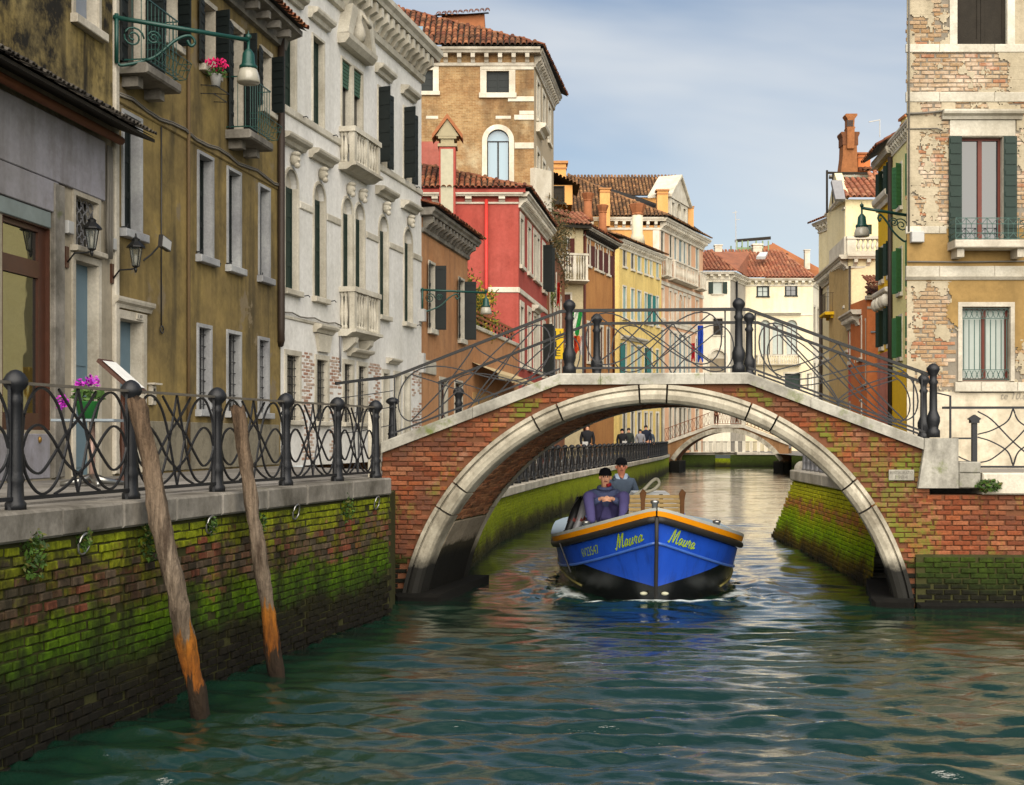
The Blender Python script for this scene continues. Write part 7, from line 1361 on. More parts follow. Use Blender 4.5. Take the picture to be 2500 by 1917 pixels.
for k in range(n_):
    a = s0 + (s1 - s0) * k / n_; c = s0 + (s1 - s0) * (k + 1) / n_; m_ = (a + c) / 2; h = zt - zb
    mb.tube([(a, -.4, zb), (a, -.4, zt)], .007, 4); mb.tube([(a, -.4, zb), (m_, -.4, zb + .1), (m_, -.4, zt - .1), (a, -.4, zt)], .006, 4); mb.tube([(c, -.4, zb), (m_, -.4, zb + .1)], .006, 4); mb.tube([(m_, -.4, zt - .1), (c, -.4, zt)], .006, 4)
mb.build('railing', m_green_iron, bal)
# bare brick, and plaster coats with flaking edges
wins = [(rx(2322), rx(2474), rz(122), 11.5), (rx(2318), rx(2482), rz(613), rz(290)), (rx(2340), rx(2475), rz(960), rz(740))]
wins2 = [(rx(2336) - .13, rx(2458) + .13, rz(122), 11.5), (rx(2346), rx(2449), rz(613), rz(334)), (rx(2348) - .07, rx(2466) + .07, rz(960), rz(745))]
def skin(s, z):
    if any(a < s < c and e < z < f for a, c, e, f in wins): return None
    n1 = fbm(s * 1.7 + 3, z * 1.7, 2.0, 6); n2 = fbm(s * 4 + 9, z * 4, 7.0, 5)
    if z < rz(957): return 'w'
    if z < rz(686):
        if s > .72 + n2 * .12 and z > (rz(800) if s < .95 else rz(850)) + n1 * .25 - .5 * (s > 1.5) * 0: return 'o'
        if s < .12 + n2 * .12: return 'g'
        return 'g' if n1 > .22 - (.25 if s < .32 else 0) else 'b'
    if z < rz(560): return 'o'
    if z < rz(226): return 'g' if (s < .2 + n2 * .2 or n1 > .3 or (z > rz(330) and n1 > .1)) else 'b'
    return 'g' if (s < .24 + n1 * .5 or n1 > .2 or s > 1.75 + n2 * .2) else 'b'
sp = brick_spots(F_RB, .1, 2.4, 1.95, 12.0, .25, .072, lambda s, z: not any(a - .13 < s < c + .13 and e - .03 < z < f + .03 for a, c, e, f in wins2) and (skin(s, z) == 'b' or skin(s + .1, z) == 'b' or skin(s - .1, z) == 'b'), -.012, .005)
lay('brick', brick_set('brick', .25, .072, m_brick_house, 6), sp, B.wall, m_brick_house)
cell = .022; coats = {'w': MB(F_RB), 'o': MB(F_RB), 'g': MB(F_RB)}; nz_ = int((12.4 - 1.9) / cell); ns_ = int(2.6 / cell)
for j in range(nz_):
    z = 1.9 + j * cell; cur = None; st = 0
    for i in range(ns_ + 1):
        k = skin((i + .5) * cell, z + cell / 2) if i < ns_ else None
        if k == 'b': k = None
        if k != cur:
            if cur: coats[cur].box(st * cell, i * cell, -.022 - .004 * fbm(j * .1, st * .1), .0, z, z + cell)
            cur = k; st = i
for k, m_, nm in (('w', m_whp, 'white_plaster'), ('o', m_oc2, 'ochre_plaster'), ('g', m_grp, 'grey_plaster')):
    coats[k].build(nm, m_, rb)['kind'] = 'stuff'
mb = MB(F_RB); mb.box(2.6, 7, -.02, 0, 1.9, 13.5); mb.build('plaster_coat', m_grp, rb)
lettering(rb, 'te 10.u', F_RB, rx(2442), rx(2506), rz(975), rz(958), -.035, flat('grey spray', '8a8478', .9, .1, 0, .2, 9, 0), 'graffiti', shear=.3)
mb = MB(F_RB); mb.bbox(rx(2220), rx(2251), -.14, -.022, rz(594), rz(568), .01); mb.build('utility_box', m_boxgrey, rb); B.pipe([(.02, -.06, 13), (.02, -.06, 6)], .015, m_cable, 'cable'); B.pipe([(-.03, -.05, rz(280)), (.3, -.06, rz(278)), (.7, -.05, rz(272))], .02, m_cable, 'cable'); B.pipe([(.0, -.03, rz(316)), (.5, -.05, rz(315)), (.6, -.05, rz(320))], .01, m_cable, 'cable'); B.pipe([(0, -.05, rz(640)), (.9, -.06, rz(641)), (2.5, -.05, rz(638))], .014, m_cable, 'cable')
street_lamp('green street lamp on the corner of the brick house at right', at(2216, 526, 26.6), at(2104, 508, 26.6), .95, .55)
# ------------------------------------------------------------------ boat
LAT = Vector((BAX.y, -BAX.x))
class BoatFrame:
    def w(self, l, a, z): p = BOW + BAX * a + LAT * l; return Vector((p.x, p.y, z))
    def mat(self, l, a, z, rz=0.0): return Matrix.Translation(self.w(l, a, z)) @ Matrix.Rotation(-R(3) + rz, 4, 'Z')
BT = BoatFrame(); LB = 8.6
bs_ = lambda t: 1.58 * math.tanh(t / 1.1) ** .92; bw_ = lambda t: 1.44 * math.tanh(t / 1.5) ** 1.05
zs_ = lambda t: .77 + .64 * math.exp(-(t / 1.05) ** 1.1)
def hull(t, z, side, off=0.0):
    v = max(0, (z + .25) / (zs_(t) + .25)); tail = 1 - .25 * max(0, (t - 6) / 2.6) ** 2
    b_ = (bw_(t) + (bs_(t) - bw_(t)) * v ** 1.3) * tail + off * (1 if t > .02 else .3)
    a = t - .32 * v * max(0, 1 - t / 1.6) - off * .6 * max(0, 1 - t / 1.2)
    return BT.w(side * b_, a, z)
TS = [0, .05, .12, .22, .35, .5, .68, .88, 1.1, 1.35, 1.65, 2, 2.5, 3.2, 4.2, 5.4, 6.6, 7.6, LB]
bt = thing('cargo_boat', 'blue and black cargo boat with orange gunwale stripe coming through the arch', 'boat', (BOW.x, BOW.y + 1, 0))
m_bblue = flat('boat blue', '1a46b0', .3, .6, 0, .15, 3, .08, .004); n = NT('worn boat blue', .32, .5); c_ = n.mix(n.noise(3, 4), '163c9c', '2050bc'); c_ = n.mix(n.ramp(n.noise(38, 5, .7), [(.66, 0.0), (.72, .7)]), c_, '8f9cb8'); c_ = n.mix(n.ramp(n.noise(2.2, 6, .7, n.map((3, 3, .6))), [(.52, 0.0), (.72, .55)]), c_, '12204a'); n.col(c_); n.bump(n.noise(9, 4), .15, .01); m_bblue = n.m
m_bblack = flat('boat black', '0c0d0f', .25, .6, 0, .3, 3, .1, .004); m_borange = flat('boat orange', 'dc8c0a', .35, .5, 0, .12, 4, .05, .003); m_bgrey = flat('boat grey', 'a3a6a0', .5, .4, 0, .25, 5, .1, .003); m_brub = flat('rub rail', '1c1a18', .6, .4, 0, .5, 12, .5, .01); m_bdeck = flat('boat deck', '8fa0ac', .6, .3, 0, .2, 4, .1, .003); m_bolive = flat('lower side', '3a3d34', .35, .5, 0, .5, 3, .2, .006)
def strip(name, zt, zb, mat, o0=0.0, o1=0.0, closed=False, sides=(1, -1), t0=0, t1=LB, n=1):
    for sd in sides:
        mb = MB(); T = [t for t in TS if t0 <= t <= t1]; V = []; m = n + 1
        for t in T:
            for k in range(m): q = k / n; V.append(hull(t, zt(t) + (zb(t) - zt(t)) * q, sd, o0 + (o1 - o0) * q))
        mb.add(V, [(i * m + k, i * m + k + 1, (i + 1) * m + k + 1, (i + 1) * m + k) for i in range(len(T) - 1) for k in range(n)]); mb.build(name, mat, bt, True)
zm = lambda t: zs_(t) - .5; zch = lambda t: min(.25 + .2 * t, zm(t) - .001)
strip('gunwale_cap', lambda t: zs_(t) + .02, lambda t: zs_(t) - .025, m_bgrey, .04, .045); strip('orange_stripe', lambda t: zs_(t) - .025, lambda t: zs_(t) - .1, m_borange, .044, .04)
strip('topside', lambda t: zs_(t) - .2, zm, m_bblue, 0, 0); strip('lower_bow', zm, zch, m_bblue, .0, 0, n=2); strip('bottom', zch, lambda t: -.3, m_bblack, 0, 0, n=4)
def rail_tube(name, zf, r, off, mat, t0=0, t1=LB, fl=1.0):
    for sd in (1, -1):
        mb = MB(); T = [t for t in TS if t0 <= t <= t1]; mb.tube([hull(t, zf(t), sd, off) for t in T], r, 8); mb.build(name, mat, bt, True)
rail_tube('rub_rail', lambda t: zs_(t) - .15, .052, .03, m_brub); rail_tube('side_moulding', zm, .022, .012, flat('pale blue moulding', '3c62b0', .3, .6)); rail_tube('bilge_strip', lambda t: .1 + .22 * max(0, min(1, (t - 1.3) / 2)), .018, .005, flat('olive strip', '6a6438', .5), 1.35, LB)
mb = MB(BT); mb.tube([(0, -.34, zs_(0) - .12), (0, -.3, .9), (0, -.14, .35), (0, -.05, -.2)], .032, 6); mb.build('stem_bar', m_brub, bt, True)
# decks: foredeck, side decks, hold floor, coaming
mb = MB(); V = []; T = [t for t in TS if t <= 1.65]
for t in T:
    for k in range(5): l = -1 + k / 2; p = hull(t, zs_(t), 1, -.02); q = hull(t, zs_(t), -1, -.02); c = q.lerp(p, k / 4); c.z = zs_(t) - .02 - (.0 if t < .5 else .12); V.append(c)
mb.add(V, [(i * 5 + k, i * 5 + k + 1, (i + 1) * 5 + k + 1, (i + 1) * 5 + k) for i in range(len(T) - 1) for k in range(4)]); mb.build('foredeck', m_bdeck, bt)
for sd in (1, -1):
    mb = MB(); V = []; T = [t for t in TS if t >= 1.1]
    for t in T:
        p = hull(t, zs_(t) + .02, sd, .04); q = hull(t, zs_(t) + .02, sd, -.28); V += [p, q, q - Vector((0, 0, .5))]
    mb.add(V, [(i * 3 + k, i * 3 + k + 1, (i + 1) * 3 + k + 1, (i + 1) * 3 + k) for i in range(len(T) - 1) for k in range(2)]); mb.build('side_deck', m_bdeck, bt)
mb = MB(BT); mb.box(-1.05, 1.05, 2.0, 8.3, .25, .36); mb.build('hold_floor', m_darkwood, bt); mb = MB(BT); mb.box(-1.1, 1.1, 8.3, 8.5, -.2, .85); mb.build('transom', m_bblue, bt)
for l, a in ((-1.02, 1.25), (1.02, 1.15), (0, .15)):
    z = zs_(max(a, .0)) - .0; mb = MB(BT); mb.lathe((l, a, z - .1), [(.07, 0), (.07, .02), (.045, .04), (.045, .22), (.065, .24), (.065, .27), (.03, .28)], 12); mb.build('mooring_bitt', m_steel, bt, True)
for sd in (-1, 1):
    o = []; c = (sd * 1.08, 1.75, .86); mb = MB(BT); mb.tube([(c[0] + .27 * math.cos(t), c[1] + .36 * math.sin(t), c[2] + .06 * math.sin(t)) for t in [2 * math.pi * k / 18 for k in range(18)]], .075, 10, True); mb.build('tyre', m_rubber, None, True, label='black rubber tyre lying on the %s shoulder of the blue boat' % ('left' if sd < 0 else 'right'), cat='tyre', group='tyres on the boat', at=BT.w(*c))
mb = MB(); mb.tube([hull(1.5, zs_(1.5) - .15, -1, .09), hull(1.5, .55, -1, .08), hull(1.5, .3, -1, .06)], .016, 5); mb.build('hanging_line', m_black, bt)
for l in (-.17, .14): mb = MB(); mb.ball(BT.w(l, .03, .14), .06, 10, 6, (1, .5, .45)); mb.build('hull_fitting', flat('zinc', 'a8a890', .5), bt, True)
# lettering on the bow
m_letter = flat('painted letters', '8aa01c', .5, .3, 0, .15, 8, 0)
def hull_text(s, t0, t1, sd, f0, f1, **kw):
    V, Fc = text_mesh(s, **kw); mb = MB(); W = []
    for u, v in V: t = t0 + (t1 - t0) * u; top = zs_(t) - .22; bot = zm(t) + .03; W.append(hull(t, bot + (top - bot) * (f0 + (f1 - f0) * v), sd, .008))
    mb.add(W, Fc if sd < 0 else [f[::-1] for f in Fc]); mb.build('lettering', m_letter, bt)
CUR = [[(0, .12), (.08, .0), (.16, .3), (.27, .95), (.32, 1.0), (.36, .6), (.42, .08), (.52, .6), (.66, 1.0), (.7, .98), (.7, .5), (.74, .06), (.86, .16)], [(1.2, .46), (1.08, .54), (.97, .3), (1.04, .05), (1.18, .22), (1.23, .52), (1.22, .12), (1.36, .14)], [(1.4, .3), (1.46, .53), (1.42, .15), (1.52, .03), (1.66, .25), (1.7, .54), (1.68, .1), (1.82, .14)], [(1.84, .25), (1.92, .6), (1.97, .48), (2.08, .5), (2.05, .14), (2.16, .06)], [(2.5, .46), (2.38, .54), (2.27, .3), (2.34, .05), (2.48, .22), (2.53, .52), (2.52, .12), (2.72, .2)]]
def hull_script(t0, t1, sd, f0, f1, slant=.3):
    mb = MB()
    for st in CUR:
        P = []
        for u, v in sp2(st, 5): t = t0 + (t1 - t0) * (u + slant * v) / 2.95; top = zs_(t) - .22; bot = zm(t) + .03; P.append(hull(t, bot + (top - bot) * (f0 + (f1 - f0) * v), sd, .004))
        mb.tube(P, .0095, 5)
    mb.build('lettering', m_letter, bt)
hull_script(.46, .1, -1, .12, .95); hull_script(.12, .5, 1, .12, .95); hull_text('6V23547', 1.05, .7, -1, .2, .72)
# cargo: hatch box, engine cover, tarpaulin, hand cart, rope
hb_ = thing('hatch_box', 'low grey hatch box the front man sits on', 'box', BT.w(-.6, 2.4, .36)); mb = MB(BT); mb.bbox(-1.05, -.15, 2.1, 2.9, .36, 1.08, .03); mb.build('box', m_bgrey, hb_)
ec = thing('engine_cover', 'white sloping engine cover in the middle of the boat', 'engine cover', BT.w(.2, 3.4, .36)); mb = MB(BT); mb.prism([(-.3, .36), (.55, .36), (.55, 1.3), (.4, 1.5), (-.2, 1.5), (-.3, 1.3)], 2.95, 4.1); mb.build('cover', flat('white gelcoat', 'd5d8d8', .35, .4, 0, .06), ec)
tp = thing('tarpaulin', 'beige tarpaulin bundle beside the seated man', 'tarpaulin', BT.w(-1.0, 2.6, .6)); mb = MB(); V = []
for i in range(13):
    for j in range(9):
        u, v = i / 12, j / 8; p = BT.w(-1.32 + .5 * u, 1.9 + 1.4 * v, .75 + .75 * math.sin(math.pi * (.15 + .75 * u)) * (1 - .25 * v) + .05 * fbm(u * 5, v * 5)); V.append(p)
mb.add(V, [(i * 9 + j, i * 9 + j + 1, (i + 1) * 9 + j + 1, (i + 1) * 9 + j) for i in range(12) for j in range(8)]); mb.build('cloth', flat('beige canvas', '9c988a', .85, .2, 0, .3, 4, .5, .02), tp, True)
hc = thing('slatted_pallet', 'tilted wooden slatted cargo frame in front of the white cover', 'cargo frame', BT.w(.15, 1.6, .9)); A0, A1 = Vector((-.33, 1.25)), Vector((.55, 1.25)); m_slat = flat('pale wood slat', 'b59a68', .75, .2, 0, .3, 6, .3, .005)
PT = lambda l, q, h=0.0: (l, 1.5 + .4 * q - h * .6, 1.12 + .4 * q + h)
for k in range(6): q0, q1 = k / 6 + .02, k / 6 + .115; mb = MB(BT); mb.add([BT.w(*PT(l, q, h)) for h in (0, .02) for l, q in ((-.33, q0), (.55, q0), (.55, q1), (-.33, q1))], [(0, 3, 2, 1), (4, 5, 6, 7), (0, 1, 5, 4), (1, 2, 6, 5), (2, 3, 7, 6), (3, 0, 4, 7)]); mb.build('slat', m_slat, hc)
for l in (-.36, -.1, .2, .52):
    mb = MB(BT); mb.add([BT.w(*PT(l + dl, q, h)) for h in (-.06, -.005) for dl, q in ((-.03, -.02), (.03, -.02), (.03, 1.04), (-.03, 1.04))], [(0, 3, 2, 1), (4, 5, 6, 7), (0, 1, 5, 4), (1, 2, 6, 5), (2, 3, 7, 6), (3, 0, 4, 7)]); mb.build('runner', m_darkwood, hc)
for l in (-.12, .5): mb = MB(BT); mb.prism([(l - .03, 1.0), (l + .03, 1.0), (l + .035, 1.45), (l + .06, 1.58), (l, 1.64), (l - .05, 1.56), (l - .03, 1.45)], 1.36, 1.44); mb.build('bracket', flat('brown timber', '5a3c22', .8, .2, 0, .4, 8, .4, .006), hc)
rp = thing('rope_loop', 'thick white rope loop lying on the engine cover', 'rope', BT.w(0, 3.0, 1.5)); mb = MB(BT); mb.tube([(p.x, p.y, p.z) for p in spline([(-.3, 2.75, 1.42), (-.05, 2.8, 1.56), (.12, 2.85, 1.72), (.2, 2.9, 1.74), (.23, 2.9, 1.66), (.12, 2.85, 1.56), (-.1, 2.8, 1.5), (-.3, 2.7, 1.38)], 6)], .028, 8); mb.build('rope', flat('white rope', 'bdb8a4', .8), rp, True)
rp = thing('rope', 'tangle of red rope on the left side deck of the boat', 'rope', BT.w(-1.2, 1.9, .92)); mb = MB(BT); mb.tube([(-1.25 + .14 * math.cos(k * .9) + .02 * k * .3, 1.7 + .16 * math.sin(k * 1.1), .86 + .03 * (k % 3)) for k in range(22)], .014, 5); mb.build('strands', flat('red rope', '8a1c20', .8), rp)
for n_, (l, mm, h) in enumerate(((-1.22, m_black, 1.45), (-1.1, m_lead, 1.5))):
    o = thing('fender_pole', ['black rubber fender propped beside the tarpaulin', 'grey topped fender propped behind the black one'][n_], 'fender', BT.w(l, 1.9, .8)); mb = MB(BT); mb.tube([(l - .12, 1.75, .85), (l, 1.95, 1.15), (l + .1, 2.1, h)], [.06, .075, .06], 10); mb.build('tube', mm, o, True); mb = MB(BT); mb.tube([(l - .03, 1.9, 1.06), (l + .01, 1.97, 1.16)], .08, 10); mb.build('band', flat('red band', '5a2018', .7), o, True)
# ------------------------------------------------------------------ people: bodies grown over a skeleton
SK = []
def skin(name, mat, parent, chains, sub=2):             # chains: lists of (x, y, z, r); a chain that starts with an index continues from that vertex
    V, E, Rr = [], [], []
    for ch in chains:
        prev = None
        for q in ch:
            if isinstance(q, int): prev = q; continue
            V.append(Vector(q[:3])); Rr.append(q[3:] if len(q) > 4 else (q[3], q[3])); i = len(V) - 1
            if prev is not None: E.append((prev, i))
            prev = i
    base = worldloc(parent); me = bpy.data.meshes.new(name); me.from_pydata([v - base for v in V], E, []); me.update()
    o = bpy.data.objects.new(name, me); COL.objects.link(o); o.parent = parent
    m = o.modifiers.new('s', 'SKIN'); m.use_smooth_shade = True; o.modifiers.new('d', 'SUBSURF').levels = sub
    for i, r in enumerate(Rr): me.skin_vertices[0].data[i].radius = r
    me.skin_vertices[0].data[0].use_root = True
    SK.append((o, mat)); return o
def skin_done():
    bpy.context.view_layer.update(); dg = bpy.context.evaluated_depsgraph_get()
    for o, mat in SK:
        me = bpy.data.meshes.new_from_object(o.evaluated_get(dg)); o.modifiers.clear(); o.data = me; me.materials.clear(); me.materials.append(mat); me.polygons.foreach_set('use_smooth', [True] * len(me.polygons))
    SK.clear()
m_skin1 = flat('skin', 'cf9a7c', .55, .35, 0, .12, 12, .05, .002); m_skin2 = flat('ruddy skin', 'cc866a', .55, .35, 0, .14, 12, .05, .002); m_navy = flat('navy jacket', '475070', .85, .2, 0, .3, 10, .5, .01); m_navy2 = flat('dark navy coat', '445060', .85, .2, 0, .3, 8, .5, .01); m_trous = flat('indigo trousers', '4f4a78', .85, .2, 0, .3, 9, .5, .01); m_beanie = flat('black wool', '0f1014', .95, .1, 0, .4, 40, .6, .004); m_boot = flat('brown boot', '4a3a30', .8, .3, 0, .35, 10, .4, .006); m_pale = flat('pale blue shirt', '93a3b8', .85, .2, 0, .15, 9, .3, .006); m_lips = flat('lips', '8a4a42', .5); m_eye = flat('eye', '1a1412', .3)
def face(o, c, fx, sm, k=1.0):                            # features on the head at c looking along fx
    f = Vector((fx[0], fx[1], 0)).normalized(); r = Vector((-f.y, f.x, 0)); P = lambda a, b_, z: c + f * a * k + r * b_ * k + Vector((0, 0, z * k))
    mb = MB(); mb.tube([P(.088, 0, .022), P(.105, 0, -.008), P(.116, 0, -.026), P(.1, 0, -.034)], [.009 * k, .013 * k, .018 * k, .012 * k], 8); mb.build('nose', sm, o, True)
    for s in (-1, 1):
        mb = MB(); mb.ball(P(.083, s * .034, .014), .0125 * k, 8, 6); mb.build('eye', m_eye, o, True); mb = MB(); mb.tube([P(.088, s * .014, .034), P(.09, s * .034, .038), P(.08, s * .052, .032)], .0065 * k, 5); mb.build('eyebrow', m_eye, o)
        mb = MB(); mb.ball(P(-.005, s * .088, -.005), .03 * k, 8, 6, (.7, .7, 1.1)); mb.build('ear', sm, o, True)
    mb = MB(); mb.tube([P(.084, -.026, -.064), P(.094, 0, -.06), P(.084, .026, -.064)], .0075 * k, 6); mb.build('mouth', m_lips, o, True)
def beanie(o, c, k=1.0, roll=.03):
    mb = MB(); mb.lathe(c, [(.092 * k, .028 * k), (.105 * k, .03 * k), (.107 * k, .07 * k), (.1 * k, .075 * k), (.097 * k, .1 * k), (.075 * k, .14 * k), (.03 * k, .162 * k), (.005, .166 * k)], 16); mb.build('beanie', m_beanie, o, True)
# the man sitting in the bow
hd = at(1478, 1166, 21.3); X, Y, Z = hd.x, hd.y, hd.z
p1 = thing('person', 'person in navy work jacket and black beanie sitting in the bow with clasped hands', 'person', (X, Y, 1.08))
hip = Vector((X + .02, Y + .28, 1.2)); nk = Vector((X, Y + .1, Z - .16)); ch_ = Vector((X, Y + .17, Z - .36))
def arm(sd): return Vector((X + sd * .205, Y + .16, Z - .27)), Vector((X + sd * .3, Y - .05, Z - .46)), Vector((X + sd * .075, Y - .3, 1.475))
sh = {s: arm(s) for s in (-1, 1)}
chains = [[(*hip, .13), (hip.x, hip.y - .04, 1.36, .14), (*ch_, .135), (*nk, .06), (X, Y + .03, Z - .08, .07), (X, Y + .015, Z - .0, .088), (X, Y + .03, Z + .07, .075)]]
n0 = 7
for sd in (-1, 1):
    a, e, w_ = sh[sd]; chains.append([2, (*a, .06), (*e, .045), (*w_, .032), (X + sd * .03, Y - .33, 1.455, .038, .024)]); pal = n0 + 3
    for k in range(4): chains.append([pal, (X - sd * .012, Y - .345 - .004 * k, 1.485 - .017 * k, .0105), (X - sd * .05, Y - .335, 1.48 - .018 * k, .0095), (X - sd * .072, Y - .305, 1.472 - .018 * k, .008)])
    chains.append([pal, (X + sd * .02, Y - .345, 1.497, .012), (X - sd * .01, Y - .355, 1.507, .0095)]); n0 += 4 + 12 + 2
kn = {s: Vector((X + s * .3, Y - .22, 1.53)) for s in (-1, 1)}; ft = {s: Vector((X + s * .24, Y - .42, 1.02)) for s in (-1, 1)}
for sd in (-1, 1): chains.append([0, (hip.x + sd * .12, hip.y - .05, 1.2, .1), (*kn[sd], .07), (*(kn[sd].lerp(ft[sd], .9)), .045)])
skin('body', m_skin1, p1, chains)
jk = [[(hip.x, hip.y, 1.2, .17, .15), (hip.x, hip.y - .05, 1.36, .19, .16), (*ch_, .2, .15), (X, Y + .13, Z - .24, .15, .12), (X, Y + .1, Z - .17, .085)]]
for sd in (-1, 1): a, e, w_ = sh[sd]; jk.append([2, (a.x, a.y, a.z, .095), (e.x, e.y, e.z, .078), (*(e.lerp(w_, .5)), .066), (*(e.lerp(w_, .86)), .055)])
jo = skin('jacket', m_navy, p1, jk)
skin('trousers', m_trous, p1, [[(hip.x, hip.y, 1.17, .17)], ] + [[0, (hip.x + sd * .13, hip.y - .06, 1.22, .125), (*(hip.lerp(kn[sd], .6)), .11), (*kn[sd], .1), (*(kn[sd].lerp(ft[sd], .45)), .088), (*(kn[sd].lerp(ft[sd], .92)), .075)] for sd in (-1, 1)])
for sd in (-1, 1): skin('boot', m_boot, p1, [[(ft[sd].x, ft[sd].y + .03, ft[sd].z + .05, .065), (ft[sd].x, ft[sd].y + .01, ft[sd].z - .04, .055), (ft[sd].x + sd * .02, ft[sd].y - .16, ft[sd].z - .06, .042)]])
hc_ = Vector((X, Y + .02, Z)); face(p1, hc_, (0, -1), m_skin1); beanie(p1, hc_ + Vector((0, .015, .0)))
mb = MB(); mb.tube([(X + .105 * math.cos(t), Y + .08 + .085 * math.sin(t), Z - .17 + .02 * math.sin(t)) for t in [R(-250 + 32 * k) for k in range(11)]], .032, 8); mb.build('collar', m_navy, p1, True)
mb = MB(); mb.tube([(X + .03, Y - .02, Z - .13), (X + .075, Y + .03, Z - .12), (X + .08, Y + .08, Z - .11)], .028, 8); mb.build('scarf', flat('red scarf', '8a1420', .8), p1, True)
mb = MB(); mb.box(X + .1, X + .19, Y - .012, Y + .0, Z - .42, Z - .385); mb.build('badge', flat('pink badge', 'b97a88', .7), p1)
for dz in (0, .07): mb = MB(); mb.box(X - .19, X - .08, Y - .015, Y + .0, Z - .36 - dz, Z - .33 - dz); mb.build('pocket_flap', flat('grey flap', '5a6478', .8), p1)
# the man standing at the helm
hd = at(1517, 1140, 24.0); X, Y, Z = hd.x, hd.y, hd.z
p2 = thing('person', 'person in dark quilted coat and black cap standing behind at the helm', 'person', (X, Y, .36)); zz = lambda q: .36 + (Z - .36) * q
sp0 = Vector((X, Y + .03, .36)); pe = Vector((X + .02, Y + .04, 1.18)); cs = Vector((X + .01, Y + .04, Z - .4))
def arm2(sd): return Vector((X + sd * .21, Y + .04, Z - .29)), Vector((X + sd * .29, Y + .02, Z - .56)), Vector((X + sd * .2, Y - .2, Z - .72))
ch2 = [[(*pe, .13), (X, Y + .04, 1.36, .13), (*cs, .14), (X, Y + .03, Z - .17, .065), (X, Y - .0, Z - .085, .075), (X, Y + .0, Z, .092), (X, Y + .015, Z + .07, .08)]]; n0 = 7
for sd in (-1, 1):
    a, e, w_ = arm2(sd); ch2.append([2, (*a, .065), (*e, .048), (*w_, .034), (w_.x, w_.y - .08, w_.z - .02, .04, .022)]); pal = n0 + 3
    for k in range(4): ch2.append([pal, (w_.x - sd * (.03 - .02 * k), w_.y - .13, w_.z - .03, .0105), (w_.x - sd * (.03 - .02 * k), w_.y - .15, w_.z - .07, .009)])
    ch2.append([pal, (w_.x - sd * .05, w_.y - .08, w_.z - .03, .012), (w_.x - sd * .06, w_.y - .11, w_.z - .06, .01)]); n0 += 4 + 8 + 2
for sd in (-1, 1): ch2.append([0, (X + sd * .1, Y + .04, 1.05, .095), (X + sd * .11, Y + .02, .8, .065), (X + sd * .12, Y + .03, .42, .045), (X + sd * .13, Y - .1, .39, .04)])
skin('body', m_skin2, p2, ch2)
jk = [[(pe.x, pe.y, 1.12, .2, .16), (X, Y + .04, 1.36, .2, .16), (cs.x, cs.y, cs.z, .22, .16), (X, Y + .04, Z - .24, .15, .12), (X, Y + .03, Z - .18, .085)]]
for sd in (-1, 1): a, e, w_ = arm2(sd); jk.append([2, (*a, .1), (*e, .08), (*(e.lerp(w_, .85)), .06)])
skin('coat', m_navy2, p2, jk); skin('trousers', m_trous, p2, [[(pe.x, pe.y, 1.1, .16)]] + [[0, (X + sd * .1, Y + .04, 1.0, .115), (X + sd * .11, Y + .02, .75, .09), (X + sd * .12, Y + .03, .45, .075)] for sd in (-1, 1)])
for sd in (-1, 1): skin('boot', m_boot, p2, [[(X + sd * .12, Y + .03, .46, .06), (X + sd * .12, Y + .02, .41, .05), (X + sd * .13, Y - .14, .4, .042)]])
hc_ = Vector((X, Y + .0, Z)); face(p2, hc_, (0, -1), m_skin2, 1.05); beanie(p2, hc_ + Vector((0, .01, .006)), 1.04)
for sd in (-1, 1): mb = MB(); mb.add([(X + sd * .02, Y - .1, Z - .33), (X + sd * .11, Y - .06, Z - .2), (X + sd * .12, Y + .03, Z - .13), (X + sd * .07, Y - .03, Z - .12), (X + sd * .015, Y - .09, Z - .25)], [(0, 1, 2, 3, 4)]); mb.build('collar', m_pale, p2)
mb = MB(); mb.tube([(X + .125 * math.cos(t), Y + .05 + .1 * math.sin(t), Z - .19) for t in [R(-30 + 24 * k) for k in range(11)]], .034, 8); mb.build('coat_collar', m_navy2, p2, True)
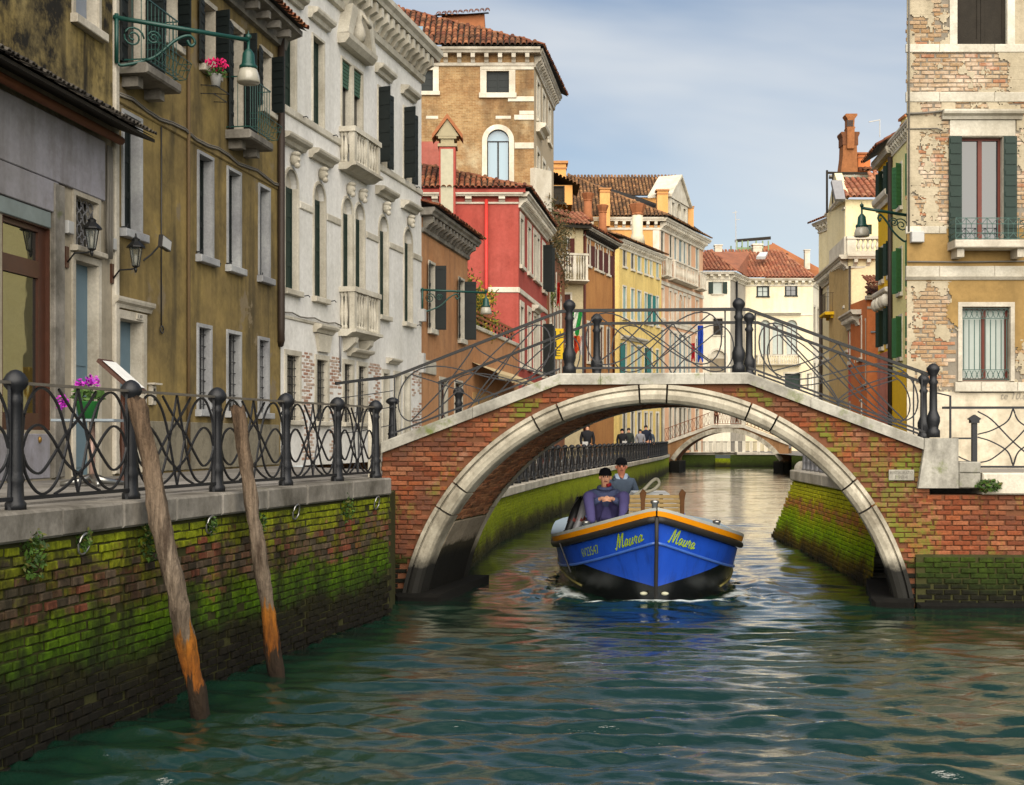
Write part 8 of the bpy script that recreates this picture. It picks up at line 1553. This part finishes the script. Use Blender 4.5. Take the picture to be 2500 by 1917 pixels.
# passers-by behind the far railing and one on the distant bridge
def walker(label, x, Y_, z0, h, jm, lm, hairm, facing=(0, -1), long=False, bag=None):
    c = Vector(((x - CX) / FPX * Y_, Y_, z0)); o = thing('person', label, 'person', c, None); k = h / 1.75; q = lambda dx, dy, z: (c.x + dx * k, c.y + dy * k, c.z + z * k)
    body = [[(*q(0, 0, .95), .12 * k), (*q(0, 0, 1.2), .12 * k), (*q(0, .01, 1.38), .13 * k), (*q(0, 0, 1.5), .055 * k), (*q(0, -.01, 1.6), .085 * k), (*q(0, 0, 1.7), .075 * k)]]
    for sd in (-1, 1): body += [[2, (*q(sd * .19, 0, 1.4), .055 * k), (*q(sd * .25, 0, 1.15), .045 * k), (*q(sd * .23, -.06, .9), .035 * k), (*q(sd * .22, -.09, .8), .03 * k)], [0, (*q(sd * .09, 0, .88), .09 * k), (*q(sd * .1, -.02 * sd, .5), .06 * k), (*q(sd * .1, .05 * sd, .08), .04 * k), (*q(sd * .11, .05 * sd - .1, .04), .035 * k)]]
    skin('body', m_skin1, o, body, 1)
    jk = [[(*q(0, 0, .55 if long else .85), .17 * k), (*q(0, 0, 1.15), .17 * k), (*q(0, .0, 1.36), .19 * k, .16 * k), (*q(0, 0, 1.46), .13 * k), (*q(0, 0, 1.53), .08 * k)]] + [[2, (*q(sd * .2, 0, 1.4), .08 * k), (*q(sd * .26, 0, 1.14), .068 * k), (*q(sd * .23, -.06, .92), .055 * k)] for sd in (-1, 1)]
    skin('jacket', jm, o, jk, 1); skin('trousers', lm, o, [[(*q(0, 0, .9), .13 * k)]] + [[0, (*q(sd * .09, 0, .8), .1 * k), (*q(sd * .1, -.02 * sd, .5), .08 * k), (*q(sd * .1, .05 * sd, .1), .065 * k)] for sd in (-1, 1)], 1)
    mb = MB(); mb.ball(q(0, .02, 1.66), .1 * k, 10, 8, (1, 1, 1.05));
    if long: mb.ball(q(0, .06, 1.5), .11 * k, 8, 6, (1, .6, 1.5))
    mb.build('hair', hairm, o, True)
    if bag: mb = MB(); mb.bbox(c.x + bag - .12, c.x + bag + .12, c.y - .25, c.y - .1, c.z + .75, c.z + 1.05, .02); mb.build('bag', m_boxgrey, o)
    return o
m_hair = flat('dark hair', '1a1614', .7); m_c1 = flat('dark green coat', '2a302c', .85); m_c2 = flat('grey coat', '85868c', .85); m_c3 = flat('blue black coat', '1c2434', .85); m_c4 = flat('black coat', '17181c', .85); m_jean = flat('dark jeans', '23283a', .85)
walker('person in black coat with bag, left of the pair at the far railing', 1519, 64.5, 1.25, 1.66, m_c4, m_jean, m_beanie, bag=.1); walker('person in dark green jacket, right of the pair at the far railing', 1535, 67.5, 1.25, 1.72, m_c1, m_jean, m_hair)
walker('person with long dark hair in a grey coat at the far railing', 1563, 74, 1.25, 1.7, m_c2, m_jean, m_hair, long=True); walker('tall person in blue black coat, the tallest at the far railing', 1577, 76.5, 1.25, 1.95, m_c3, m_jean, m_hair); walker('person in navy jacket, rightmost at the far railing', 1587, 80, 1.25, 1.72, m_navy2, m_jean, m_hair)
walker('person in black jacket half hidden by the arch at left', 1434, 52, 1.25, 1.75, m_c4, m_jean, m_hair, bag=-.1)
walker('person in brown jacket crossing the distant footbridge', 1749, 97.6, F_FB.px(1749, 1044)[1] + .15, 1.75, flat('brown jacket', '5a4630', .85), m_c4, m_hair)
skin_done()
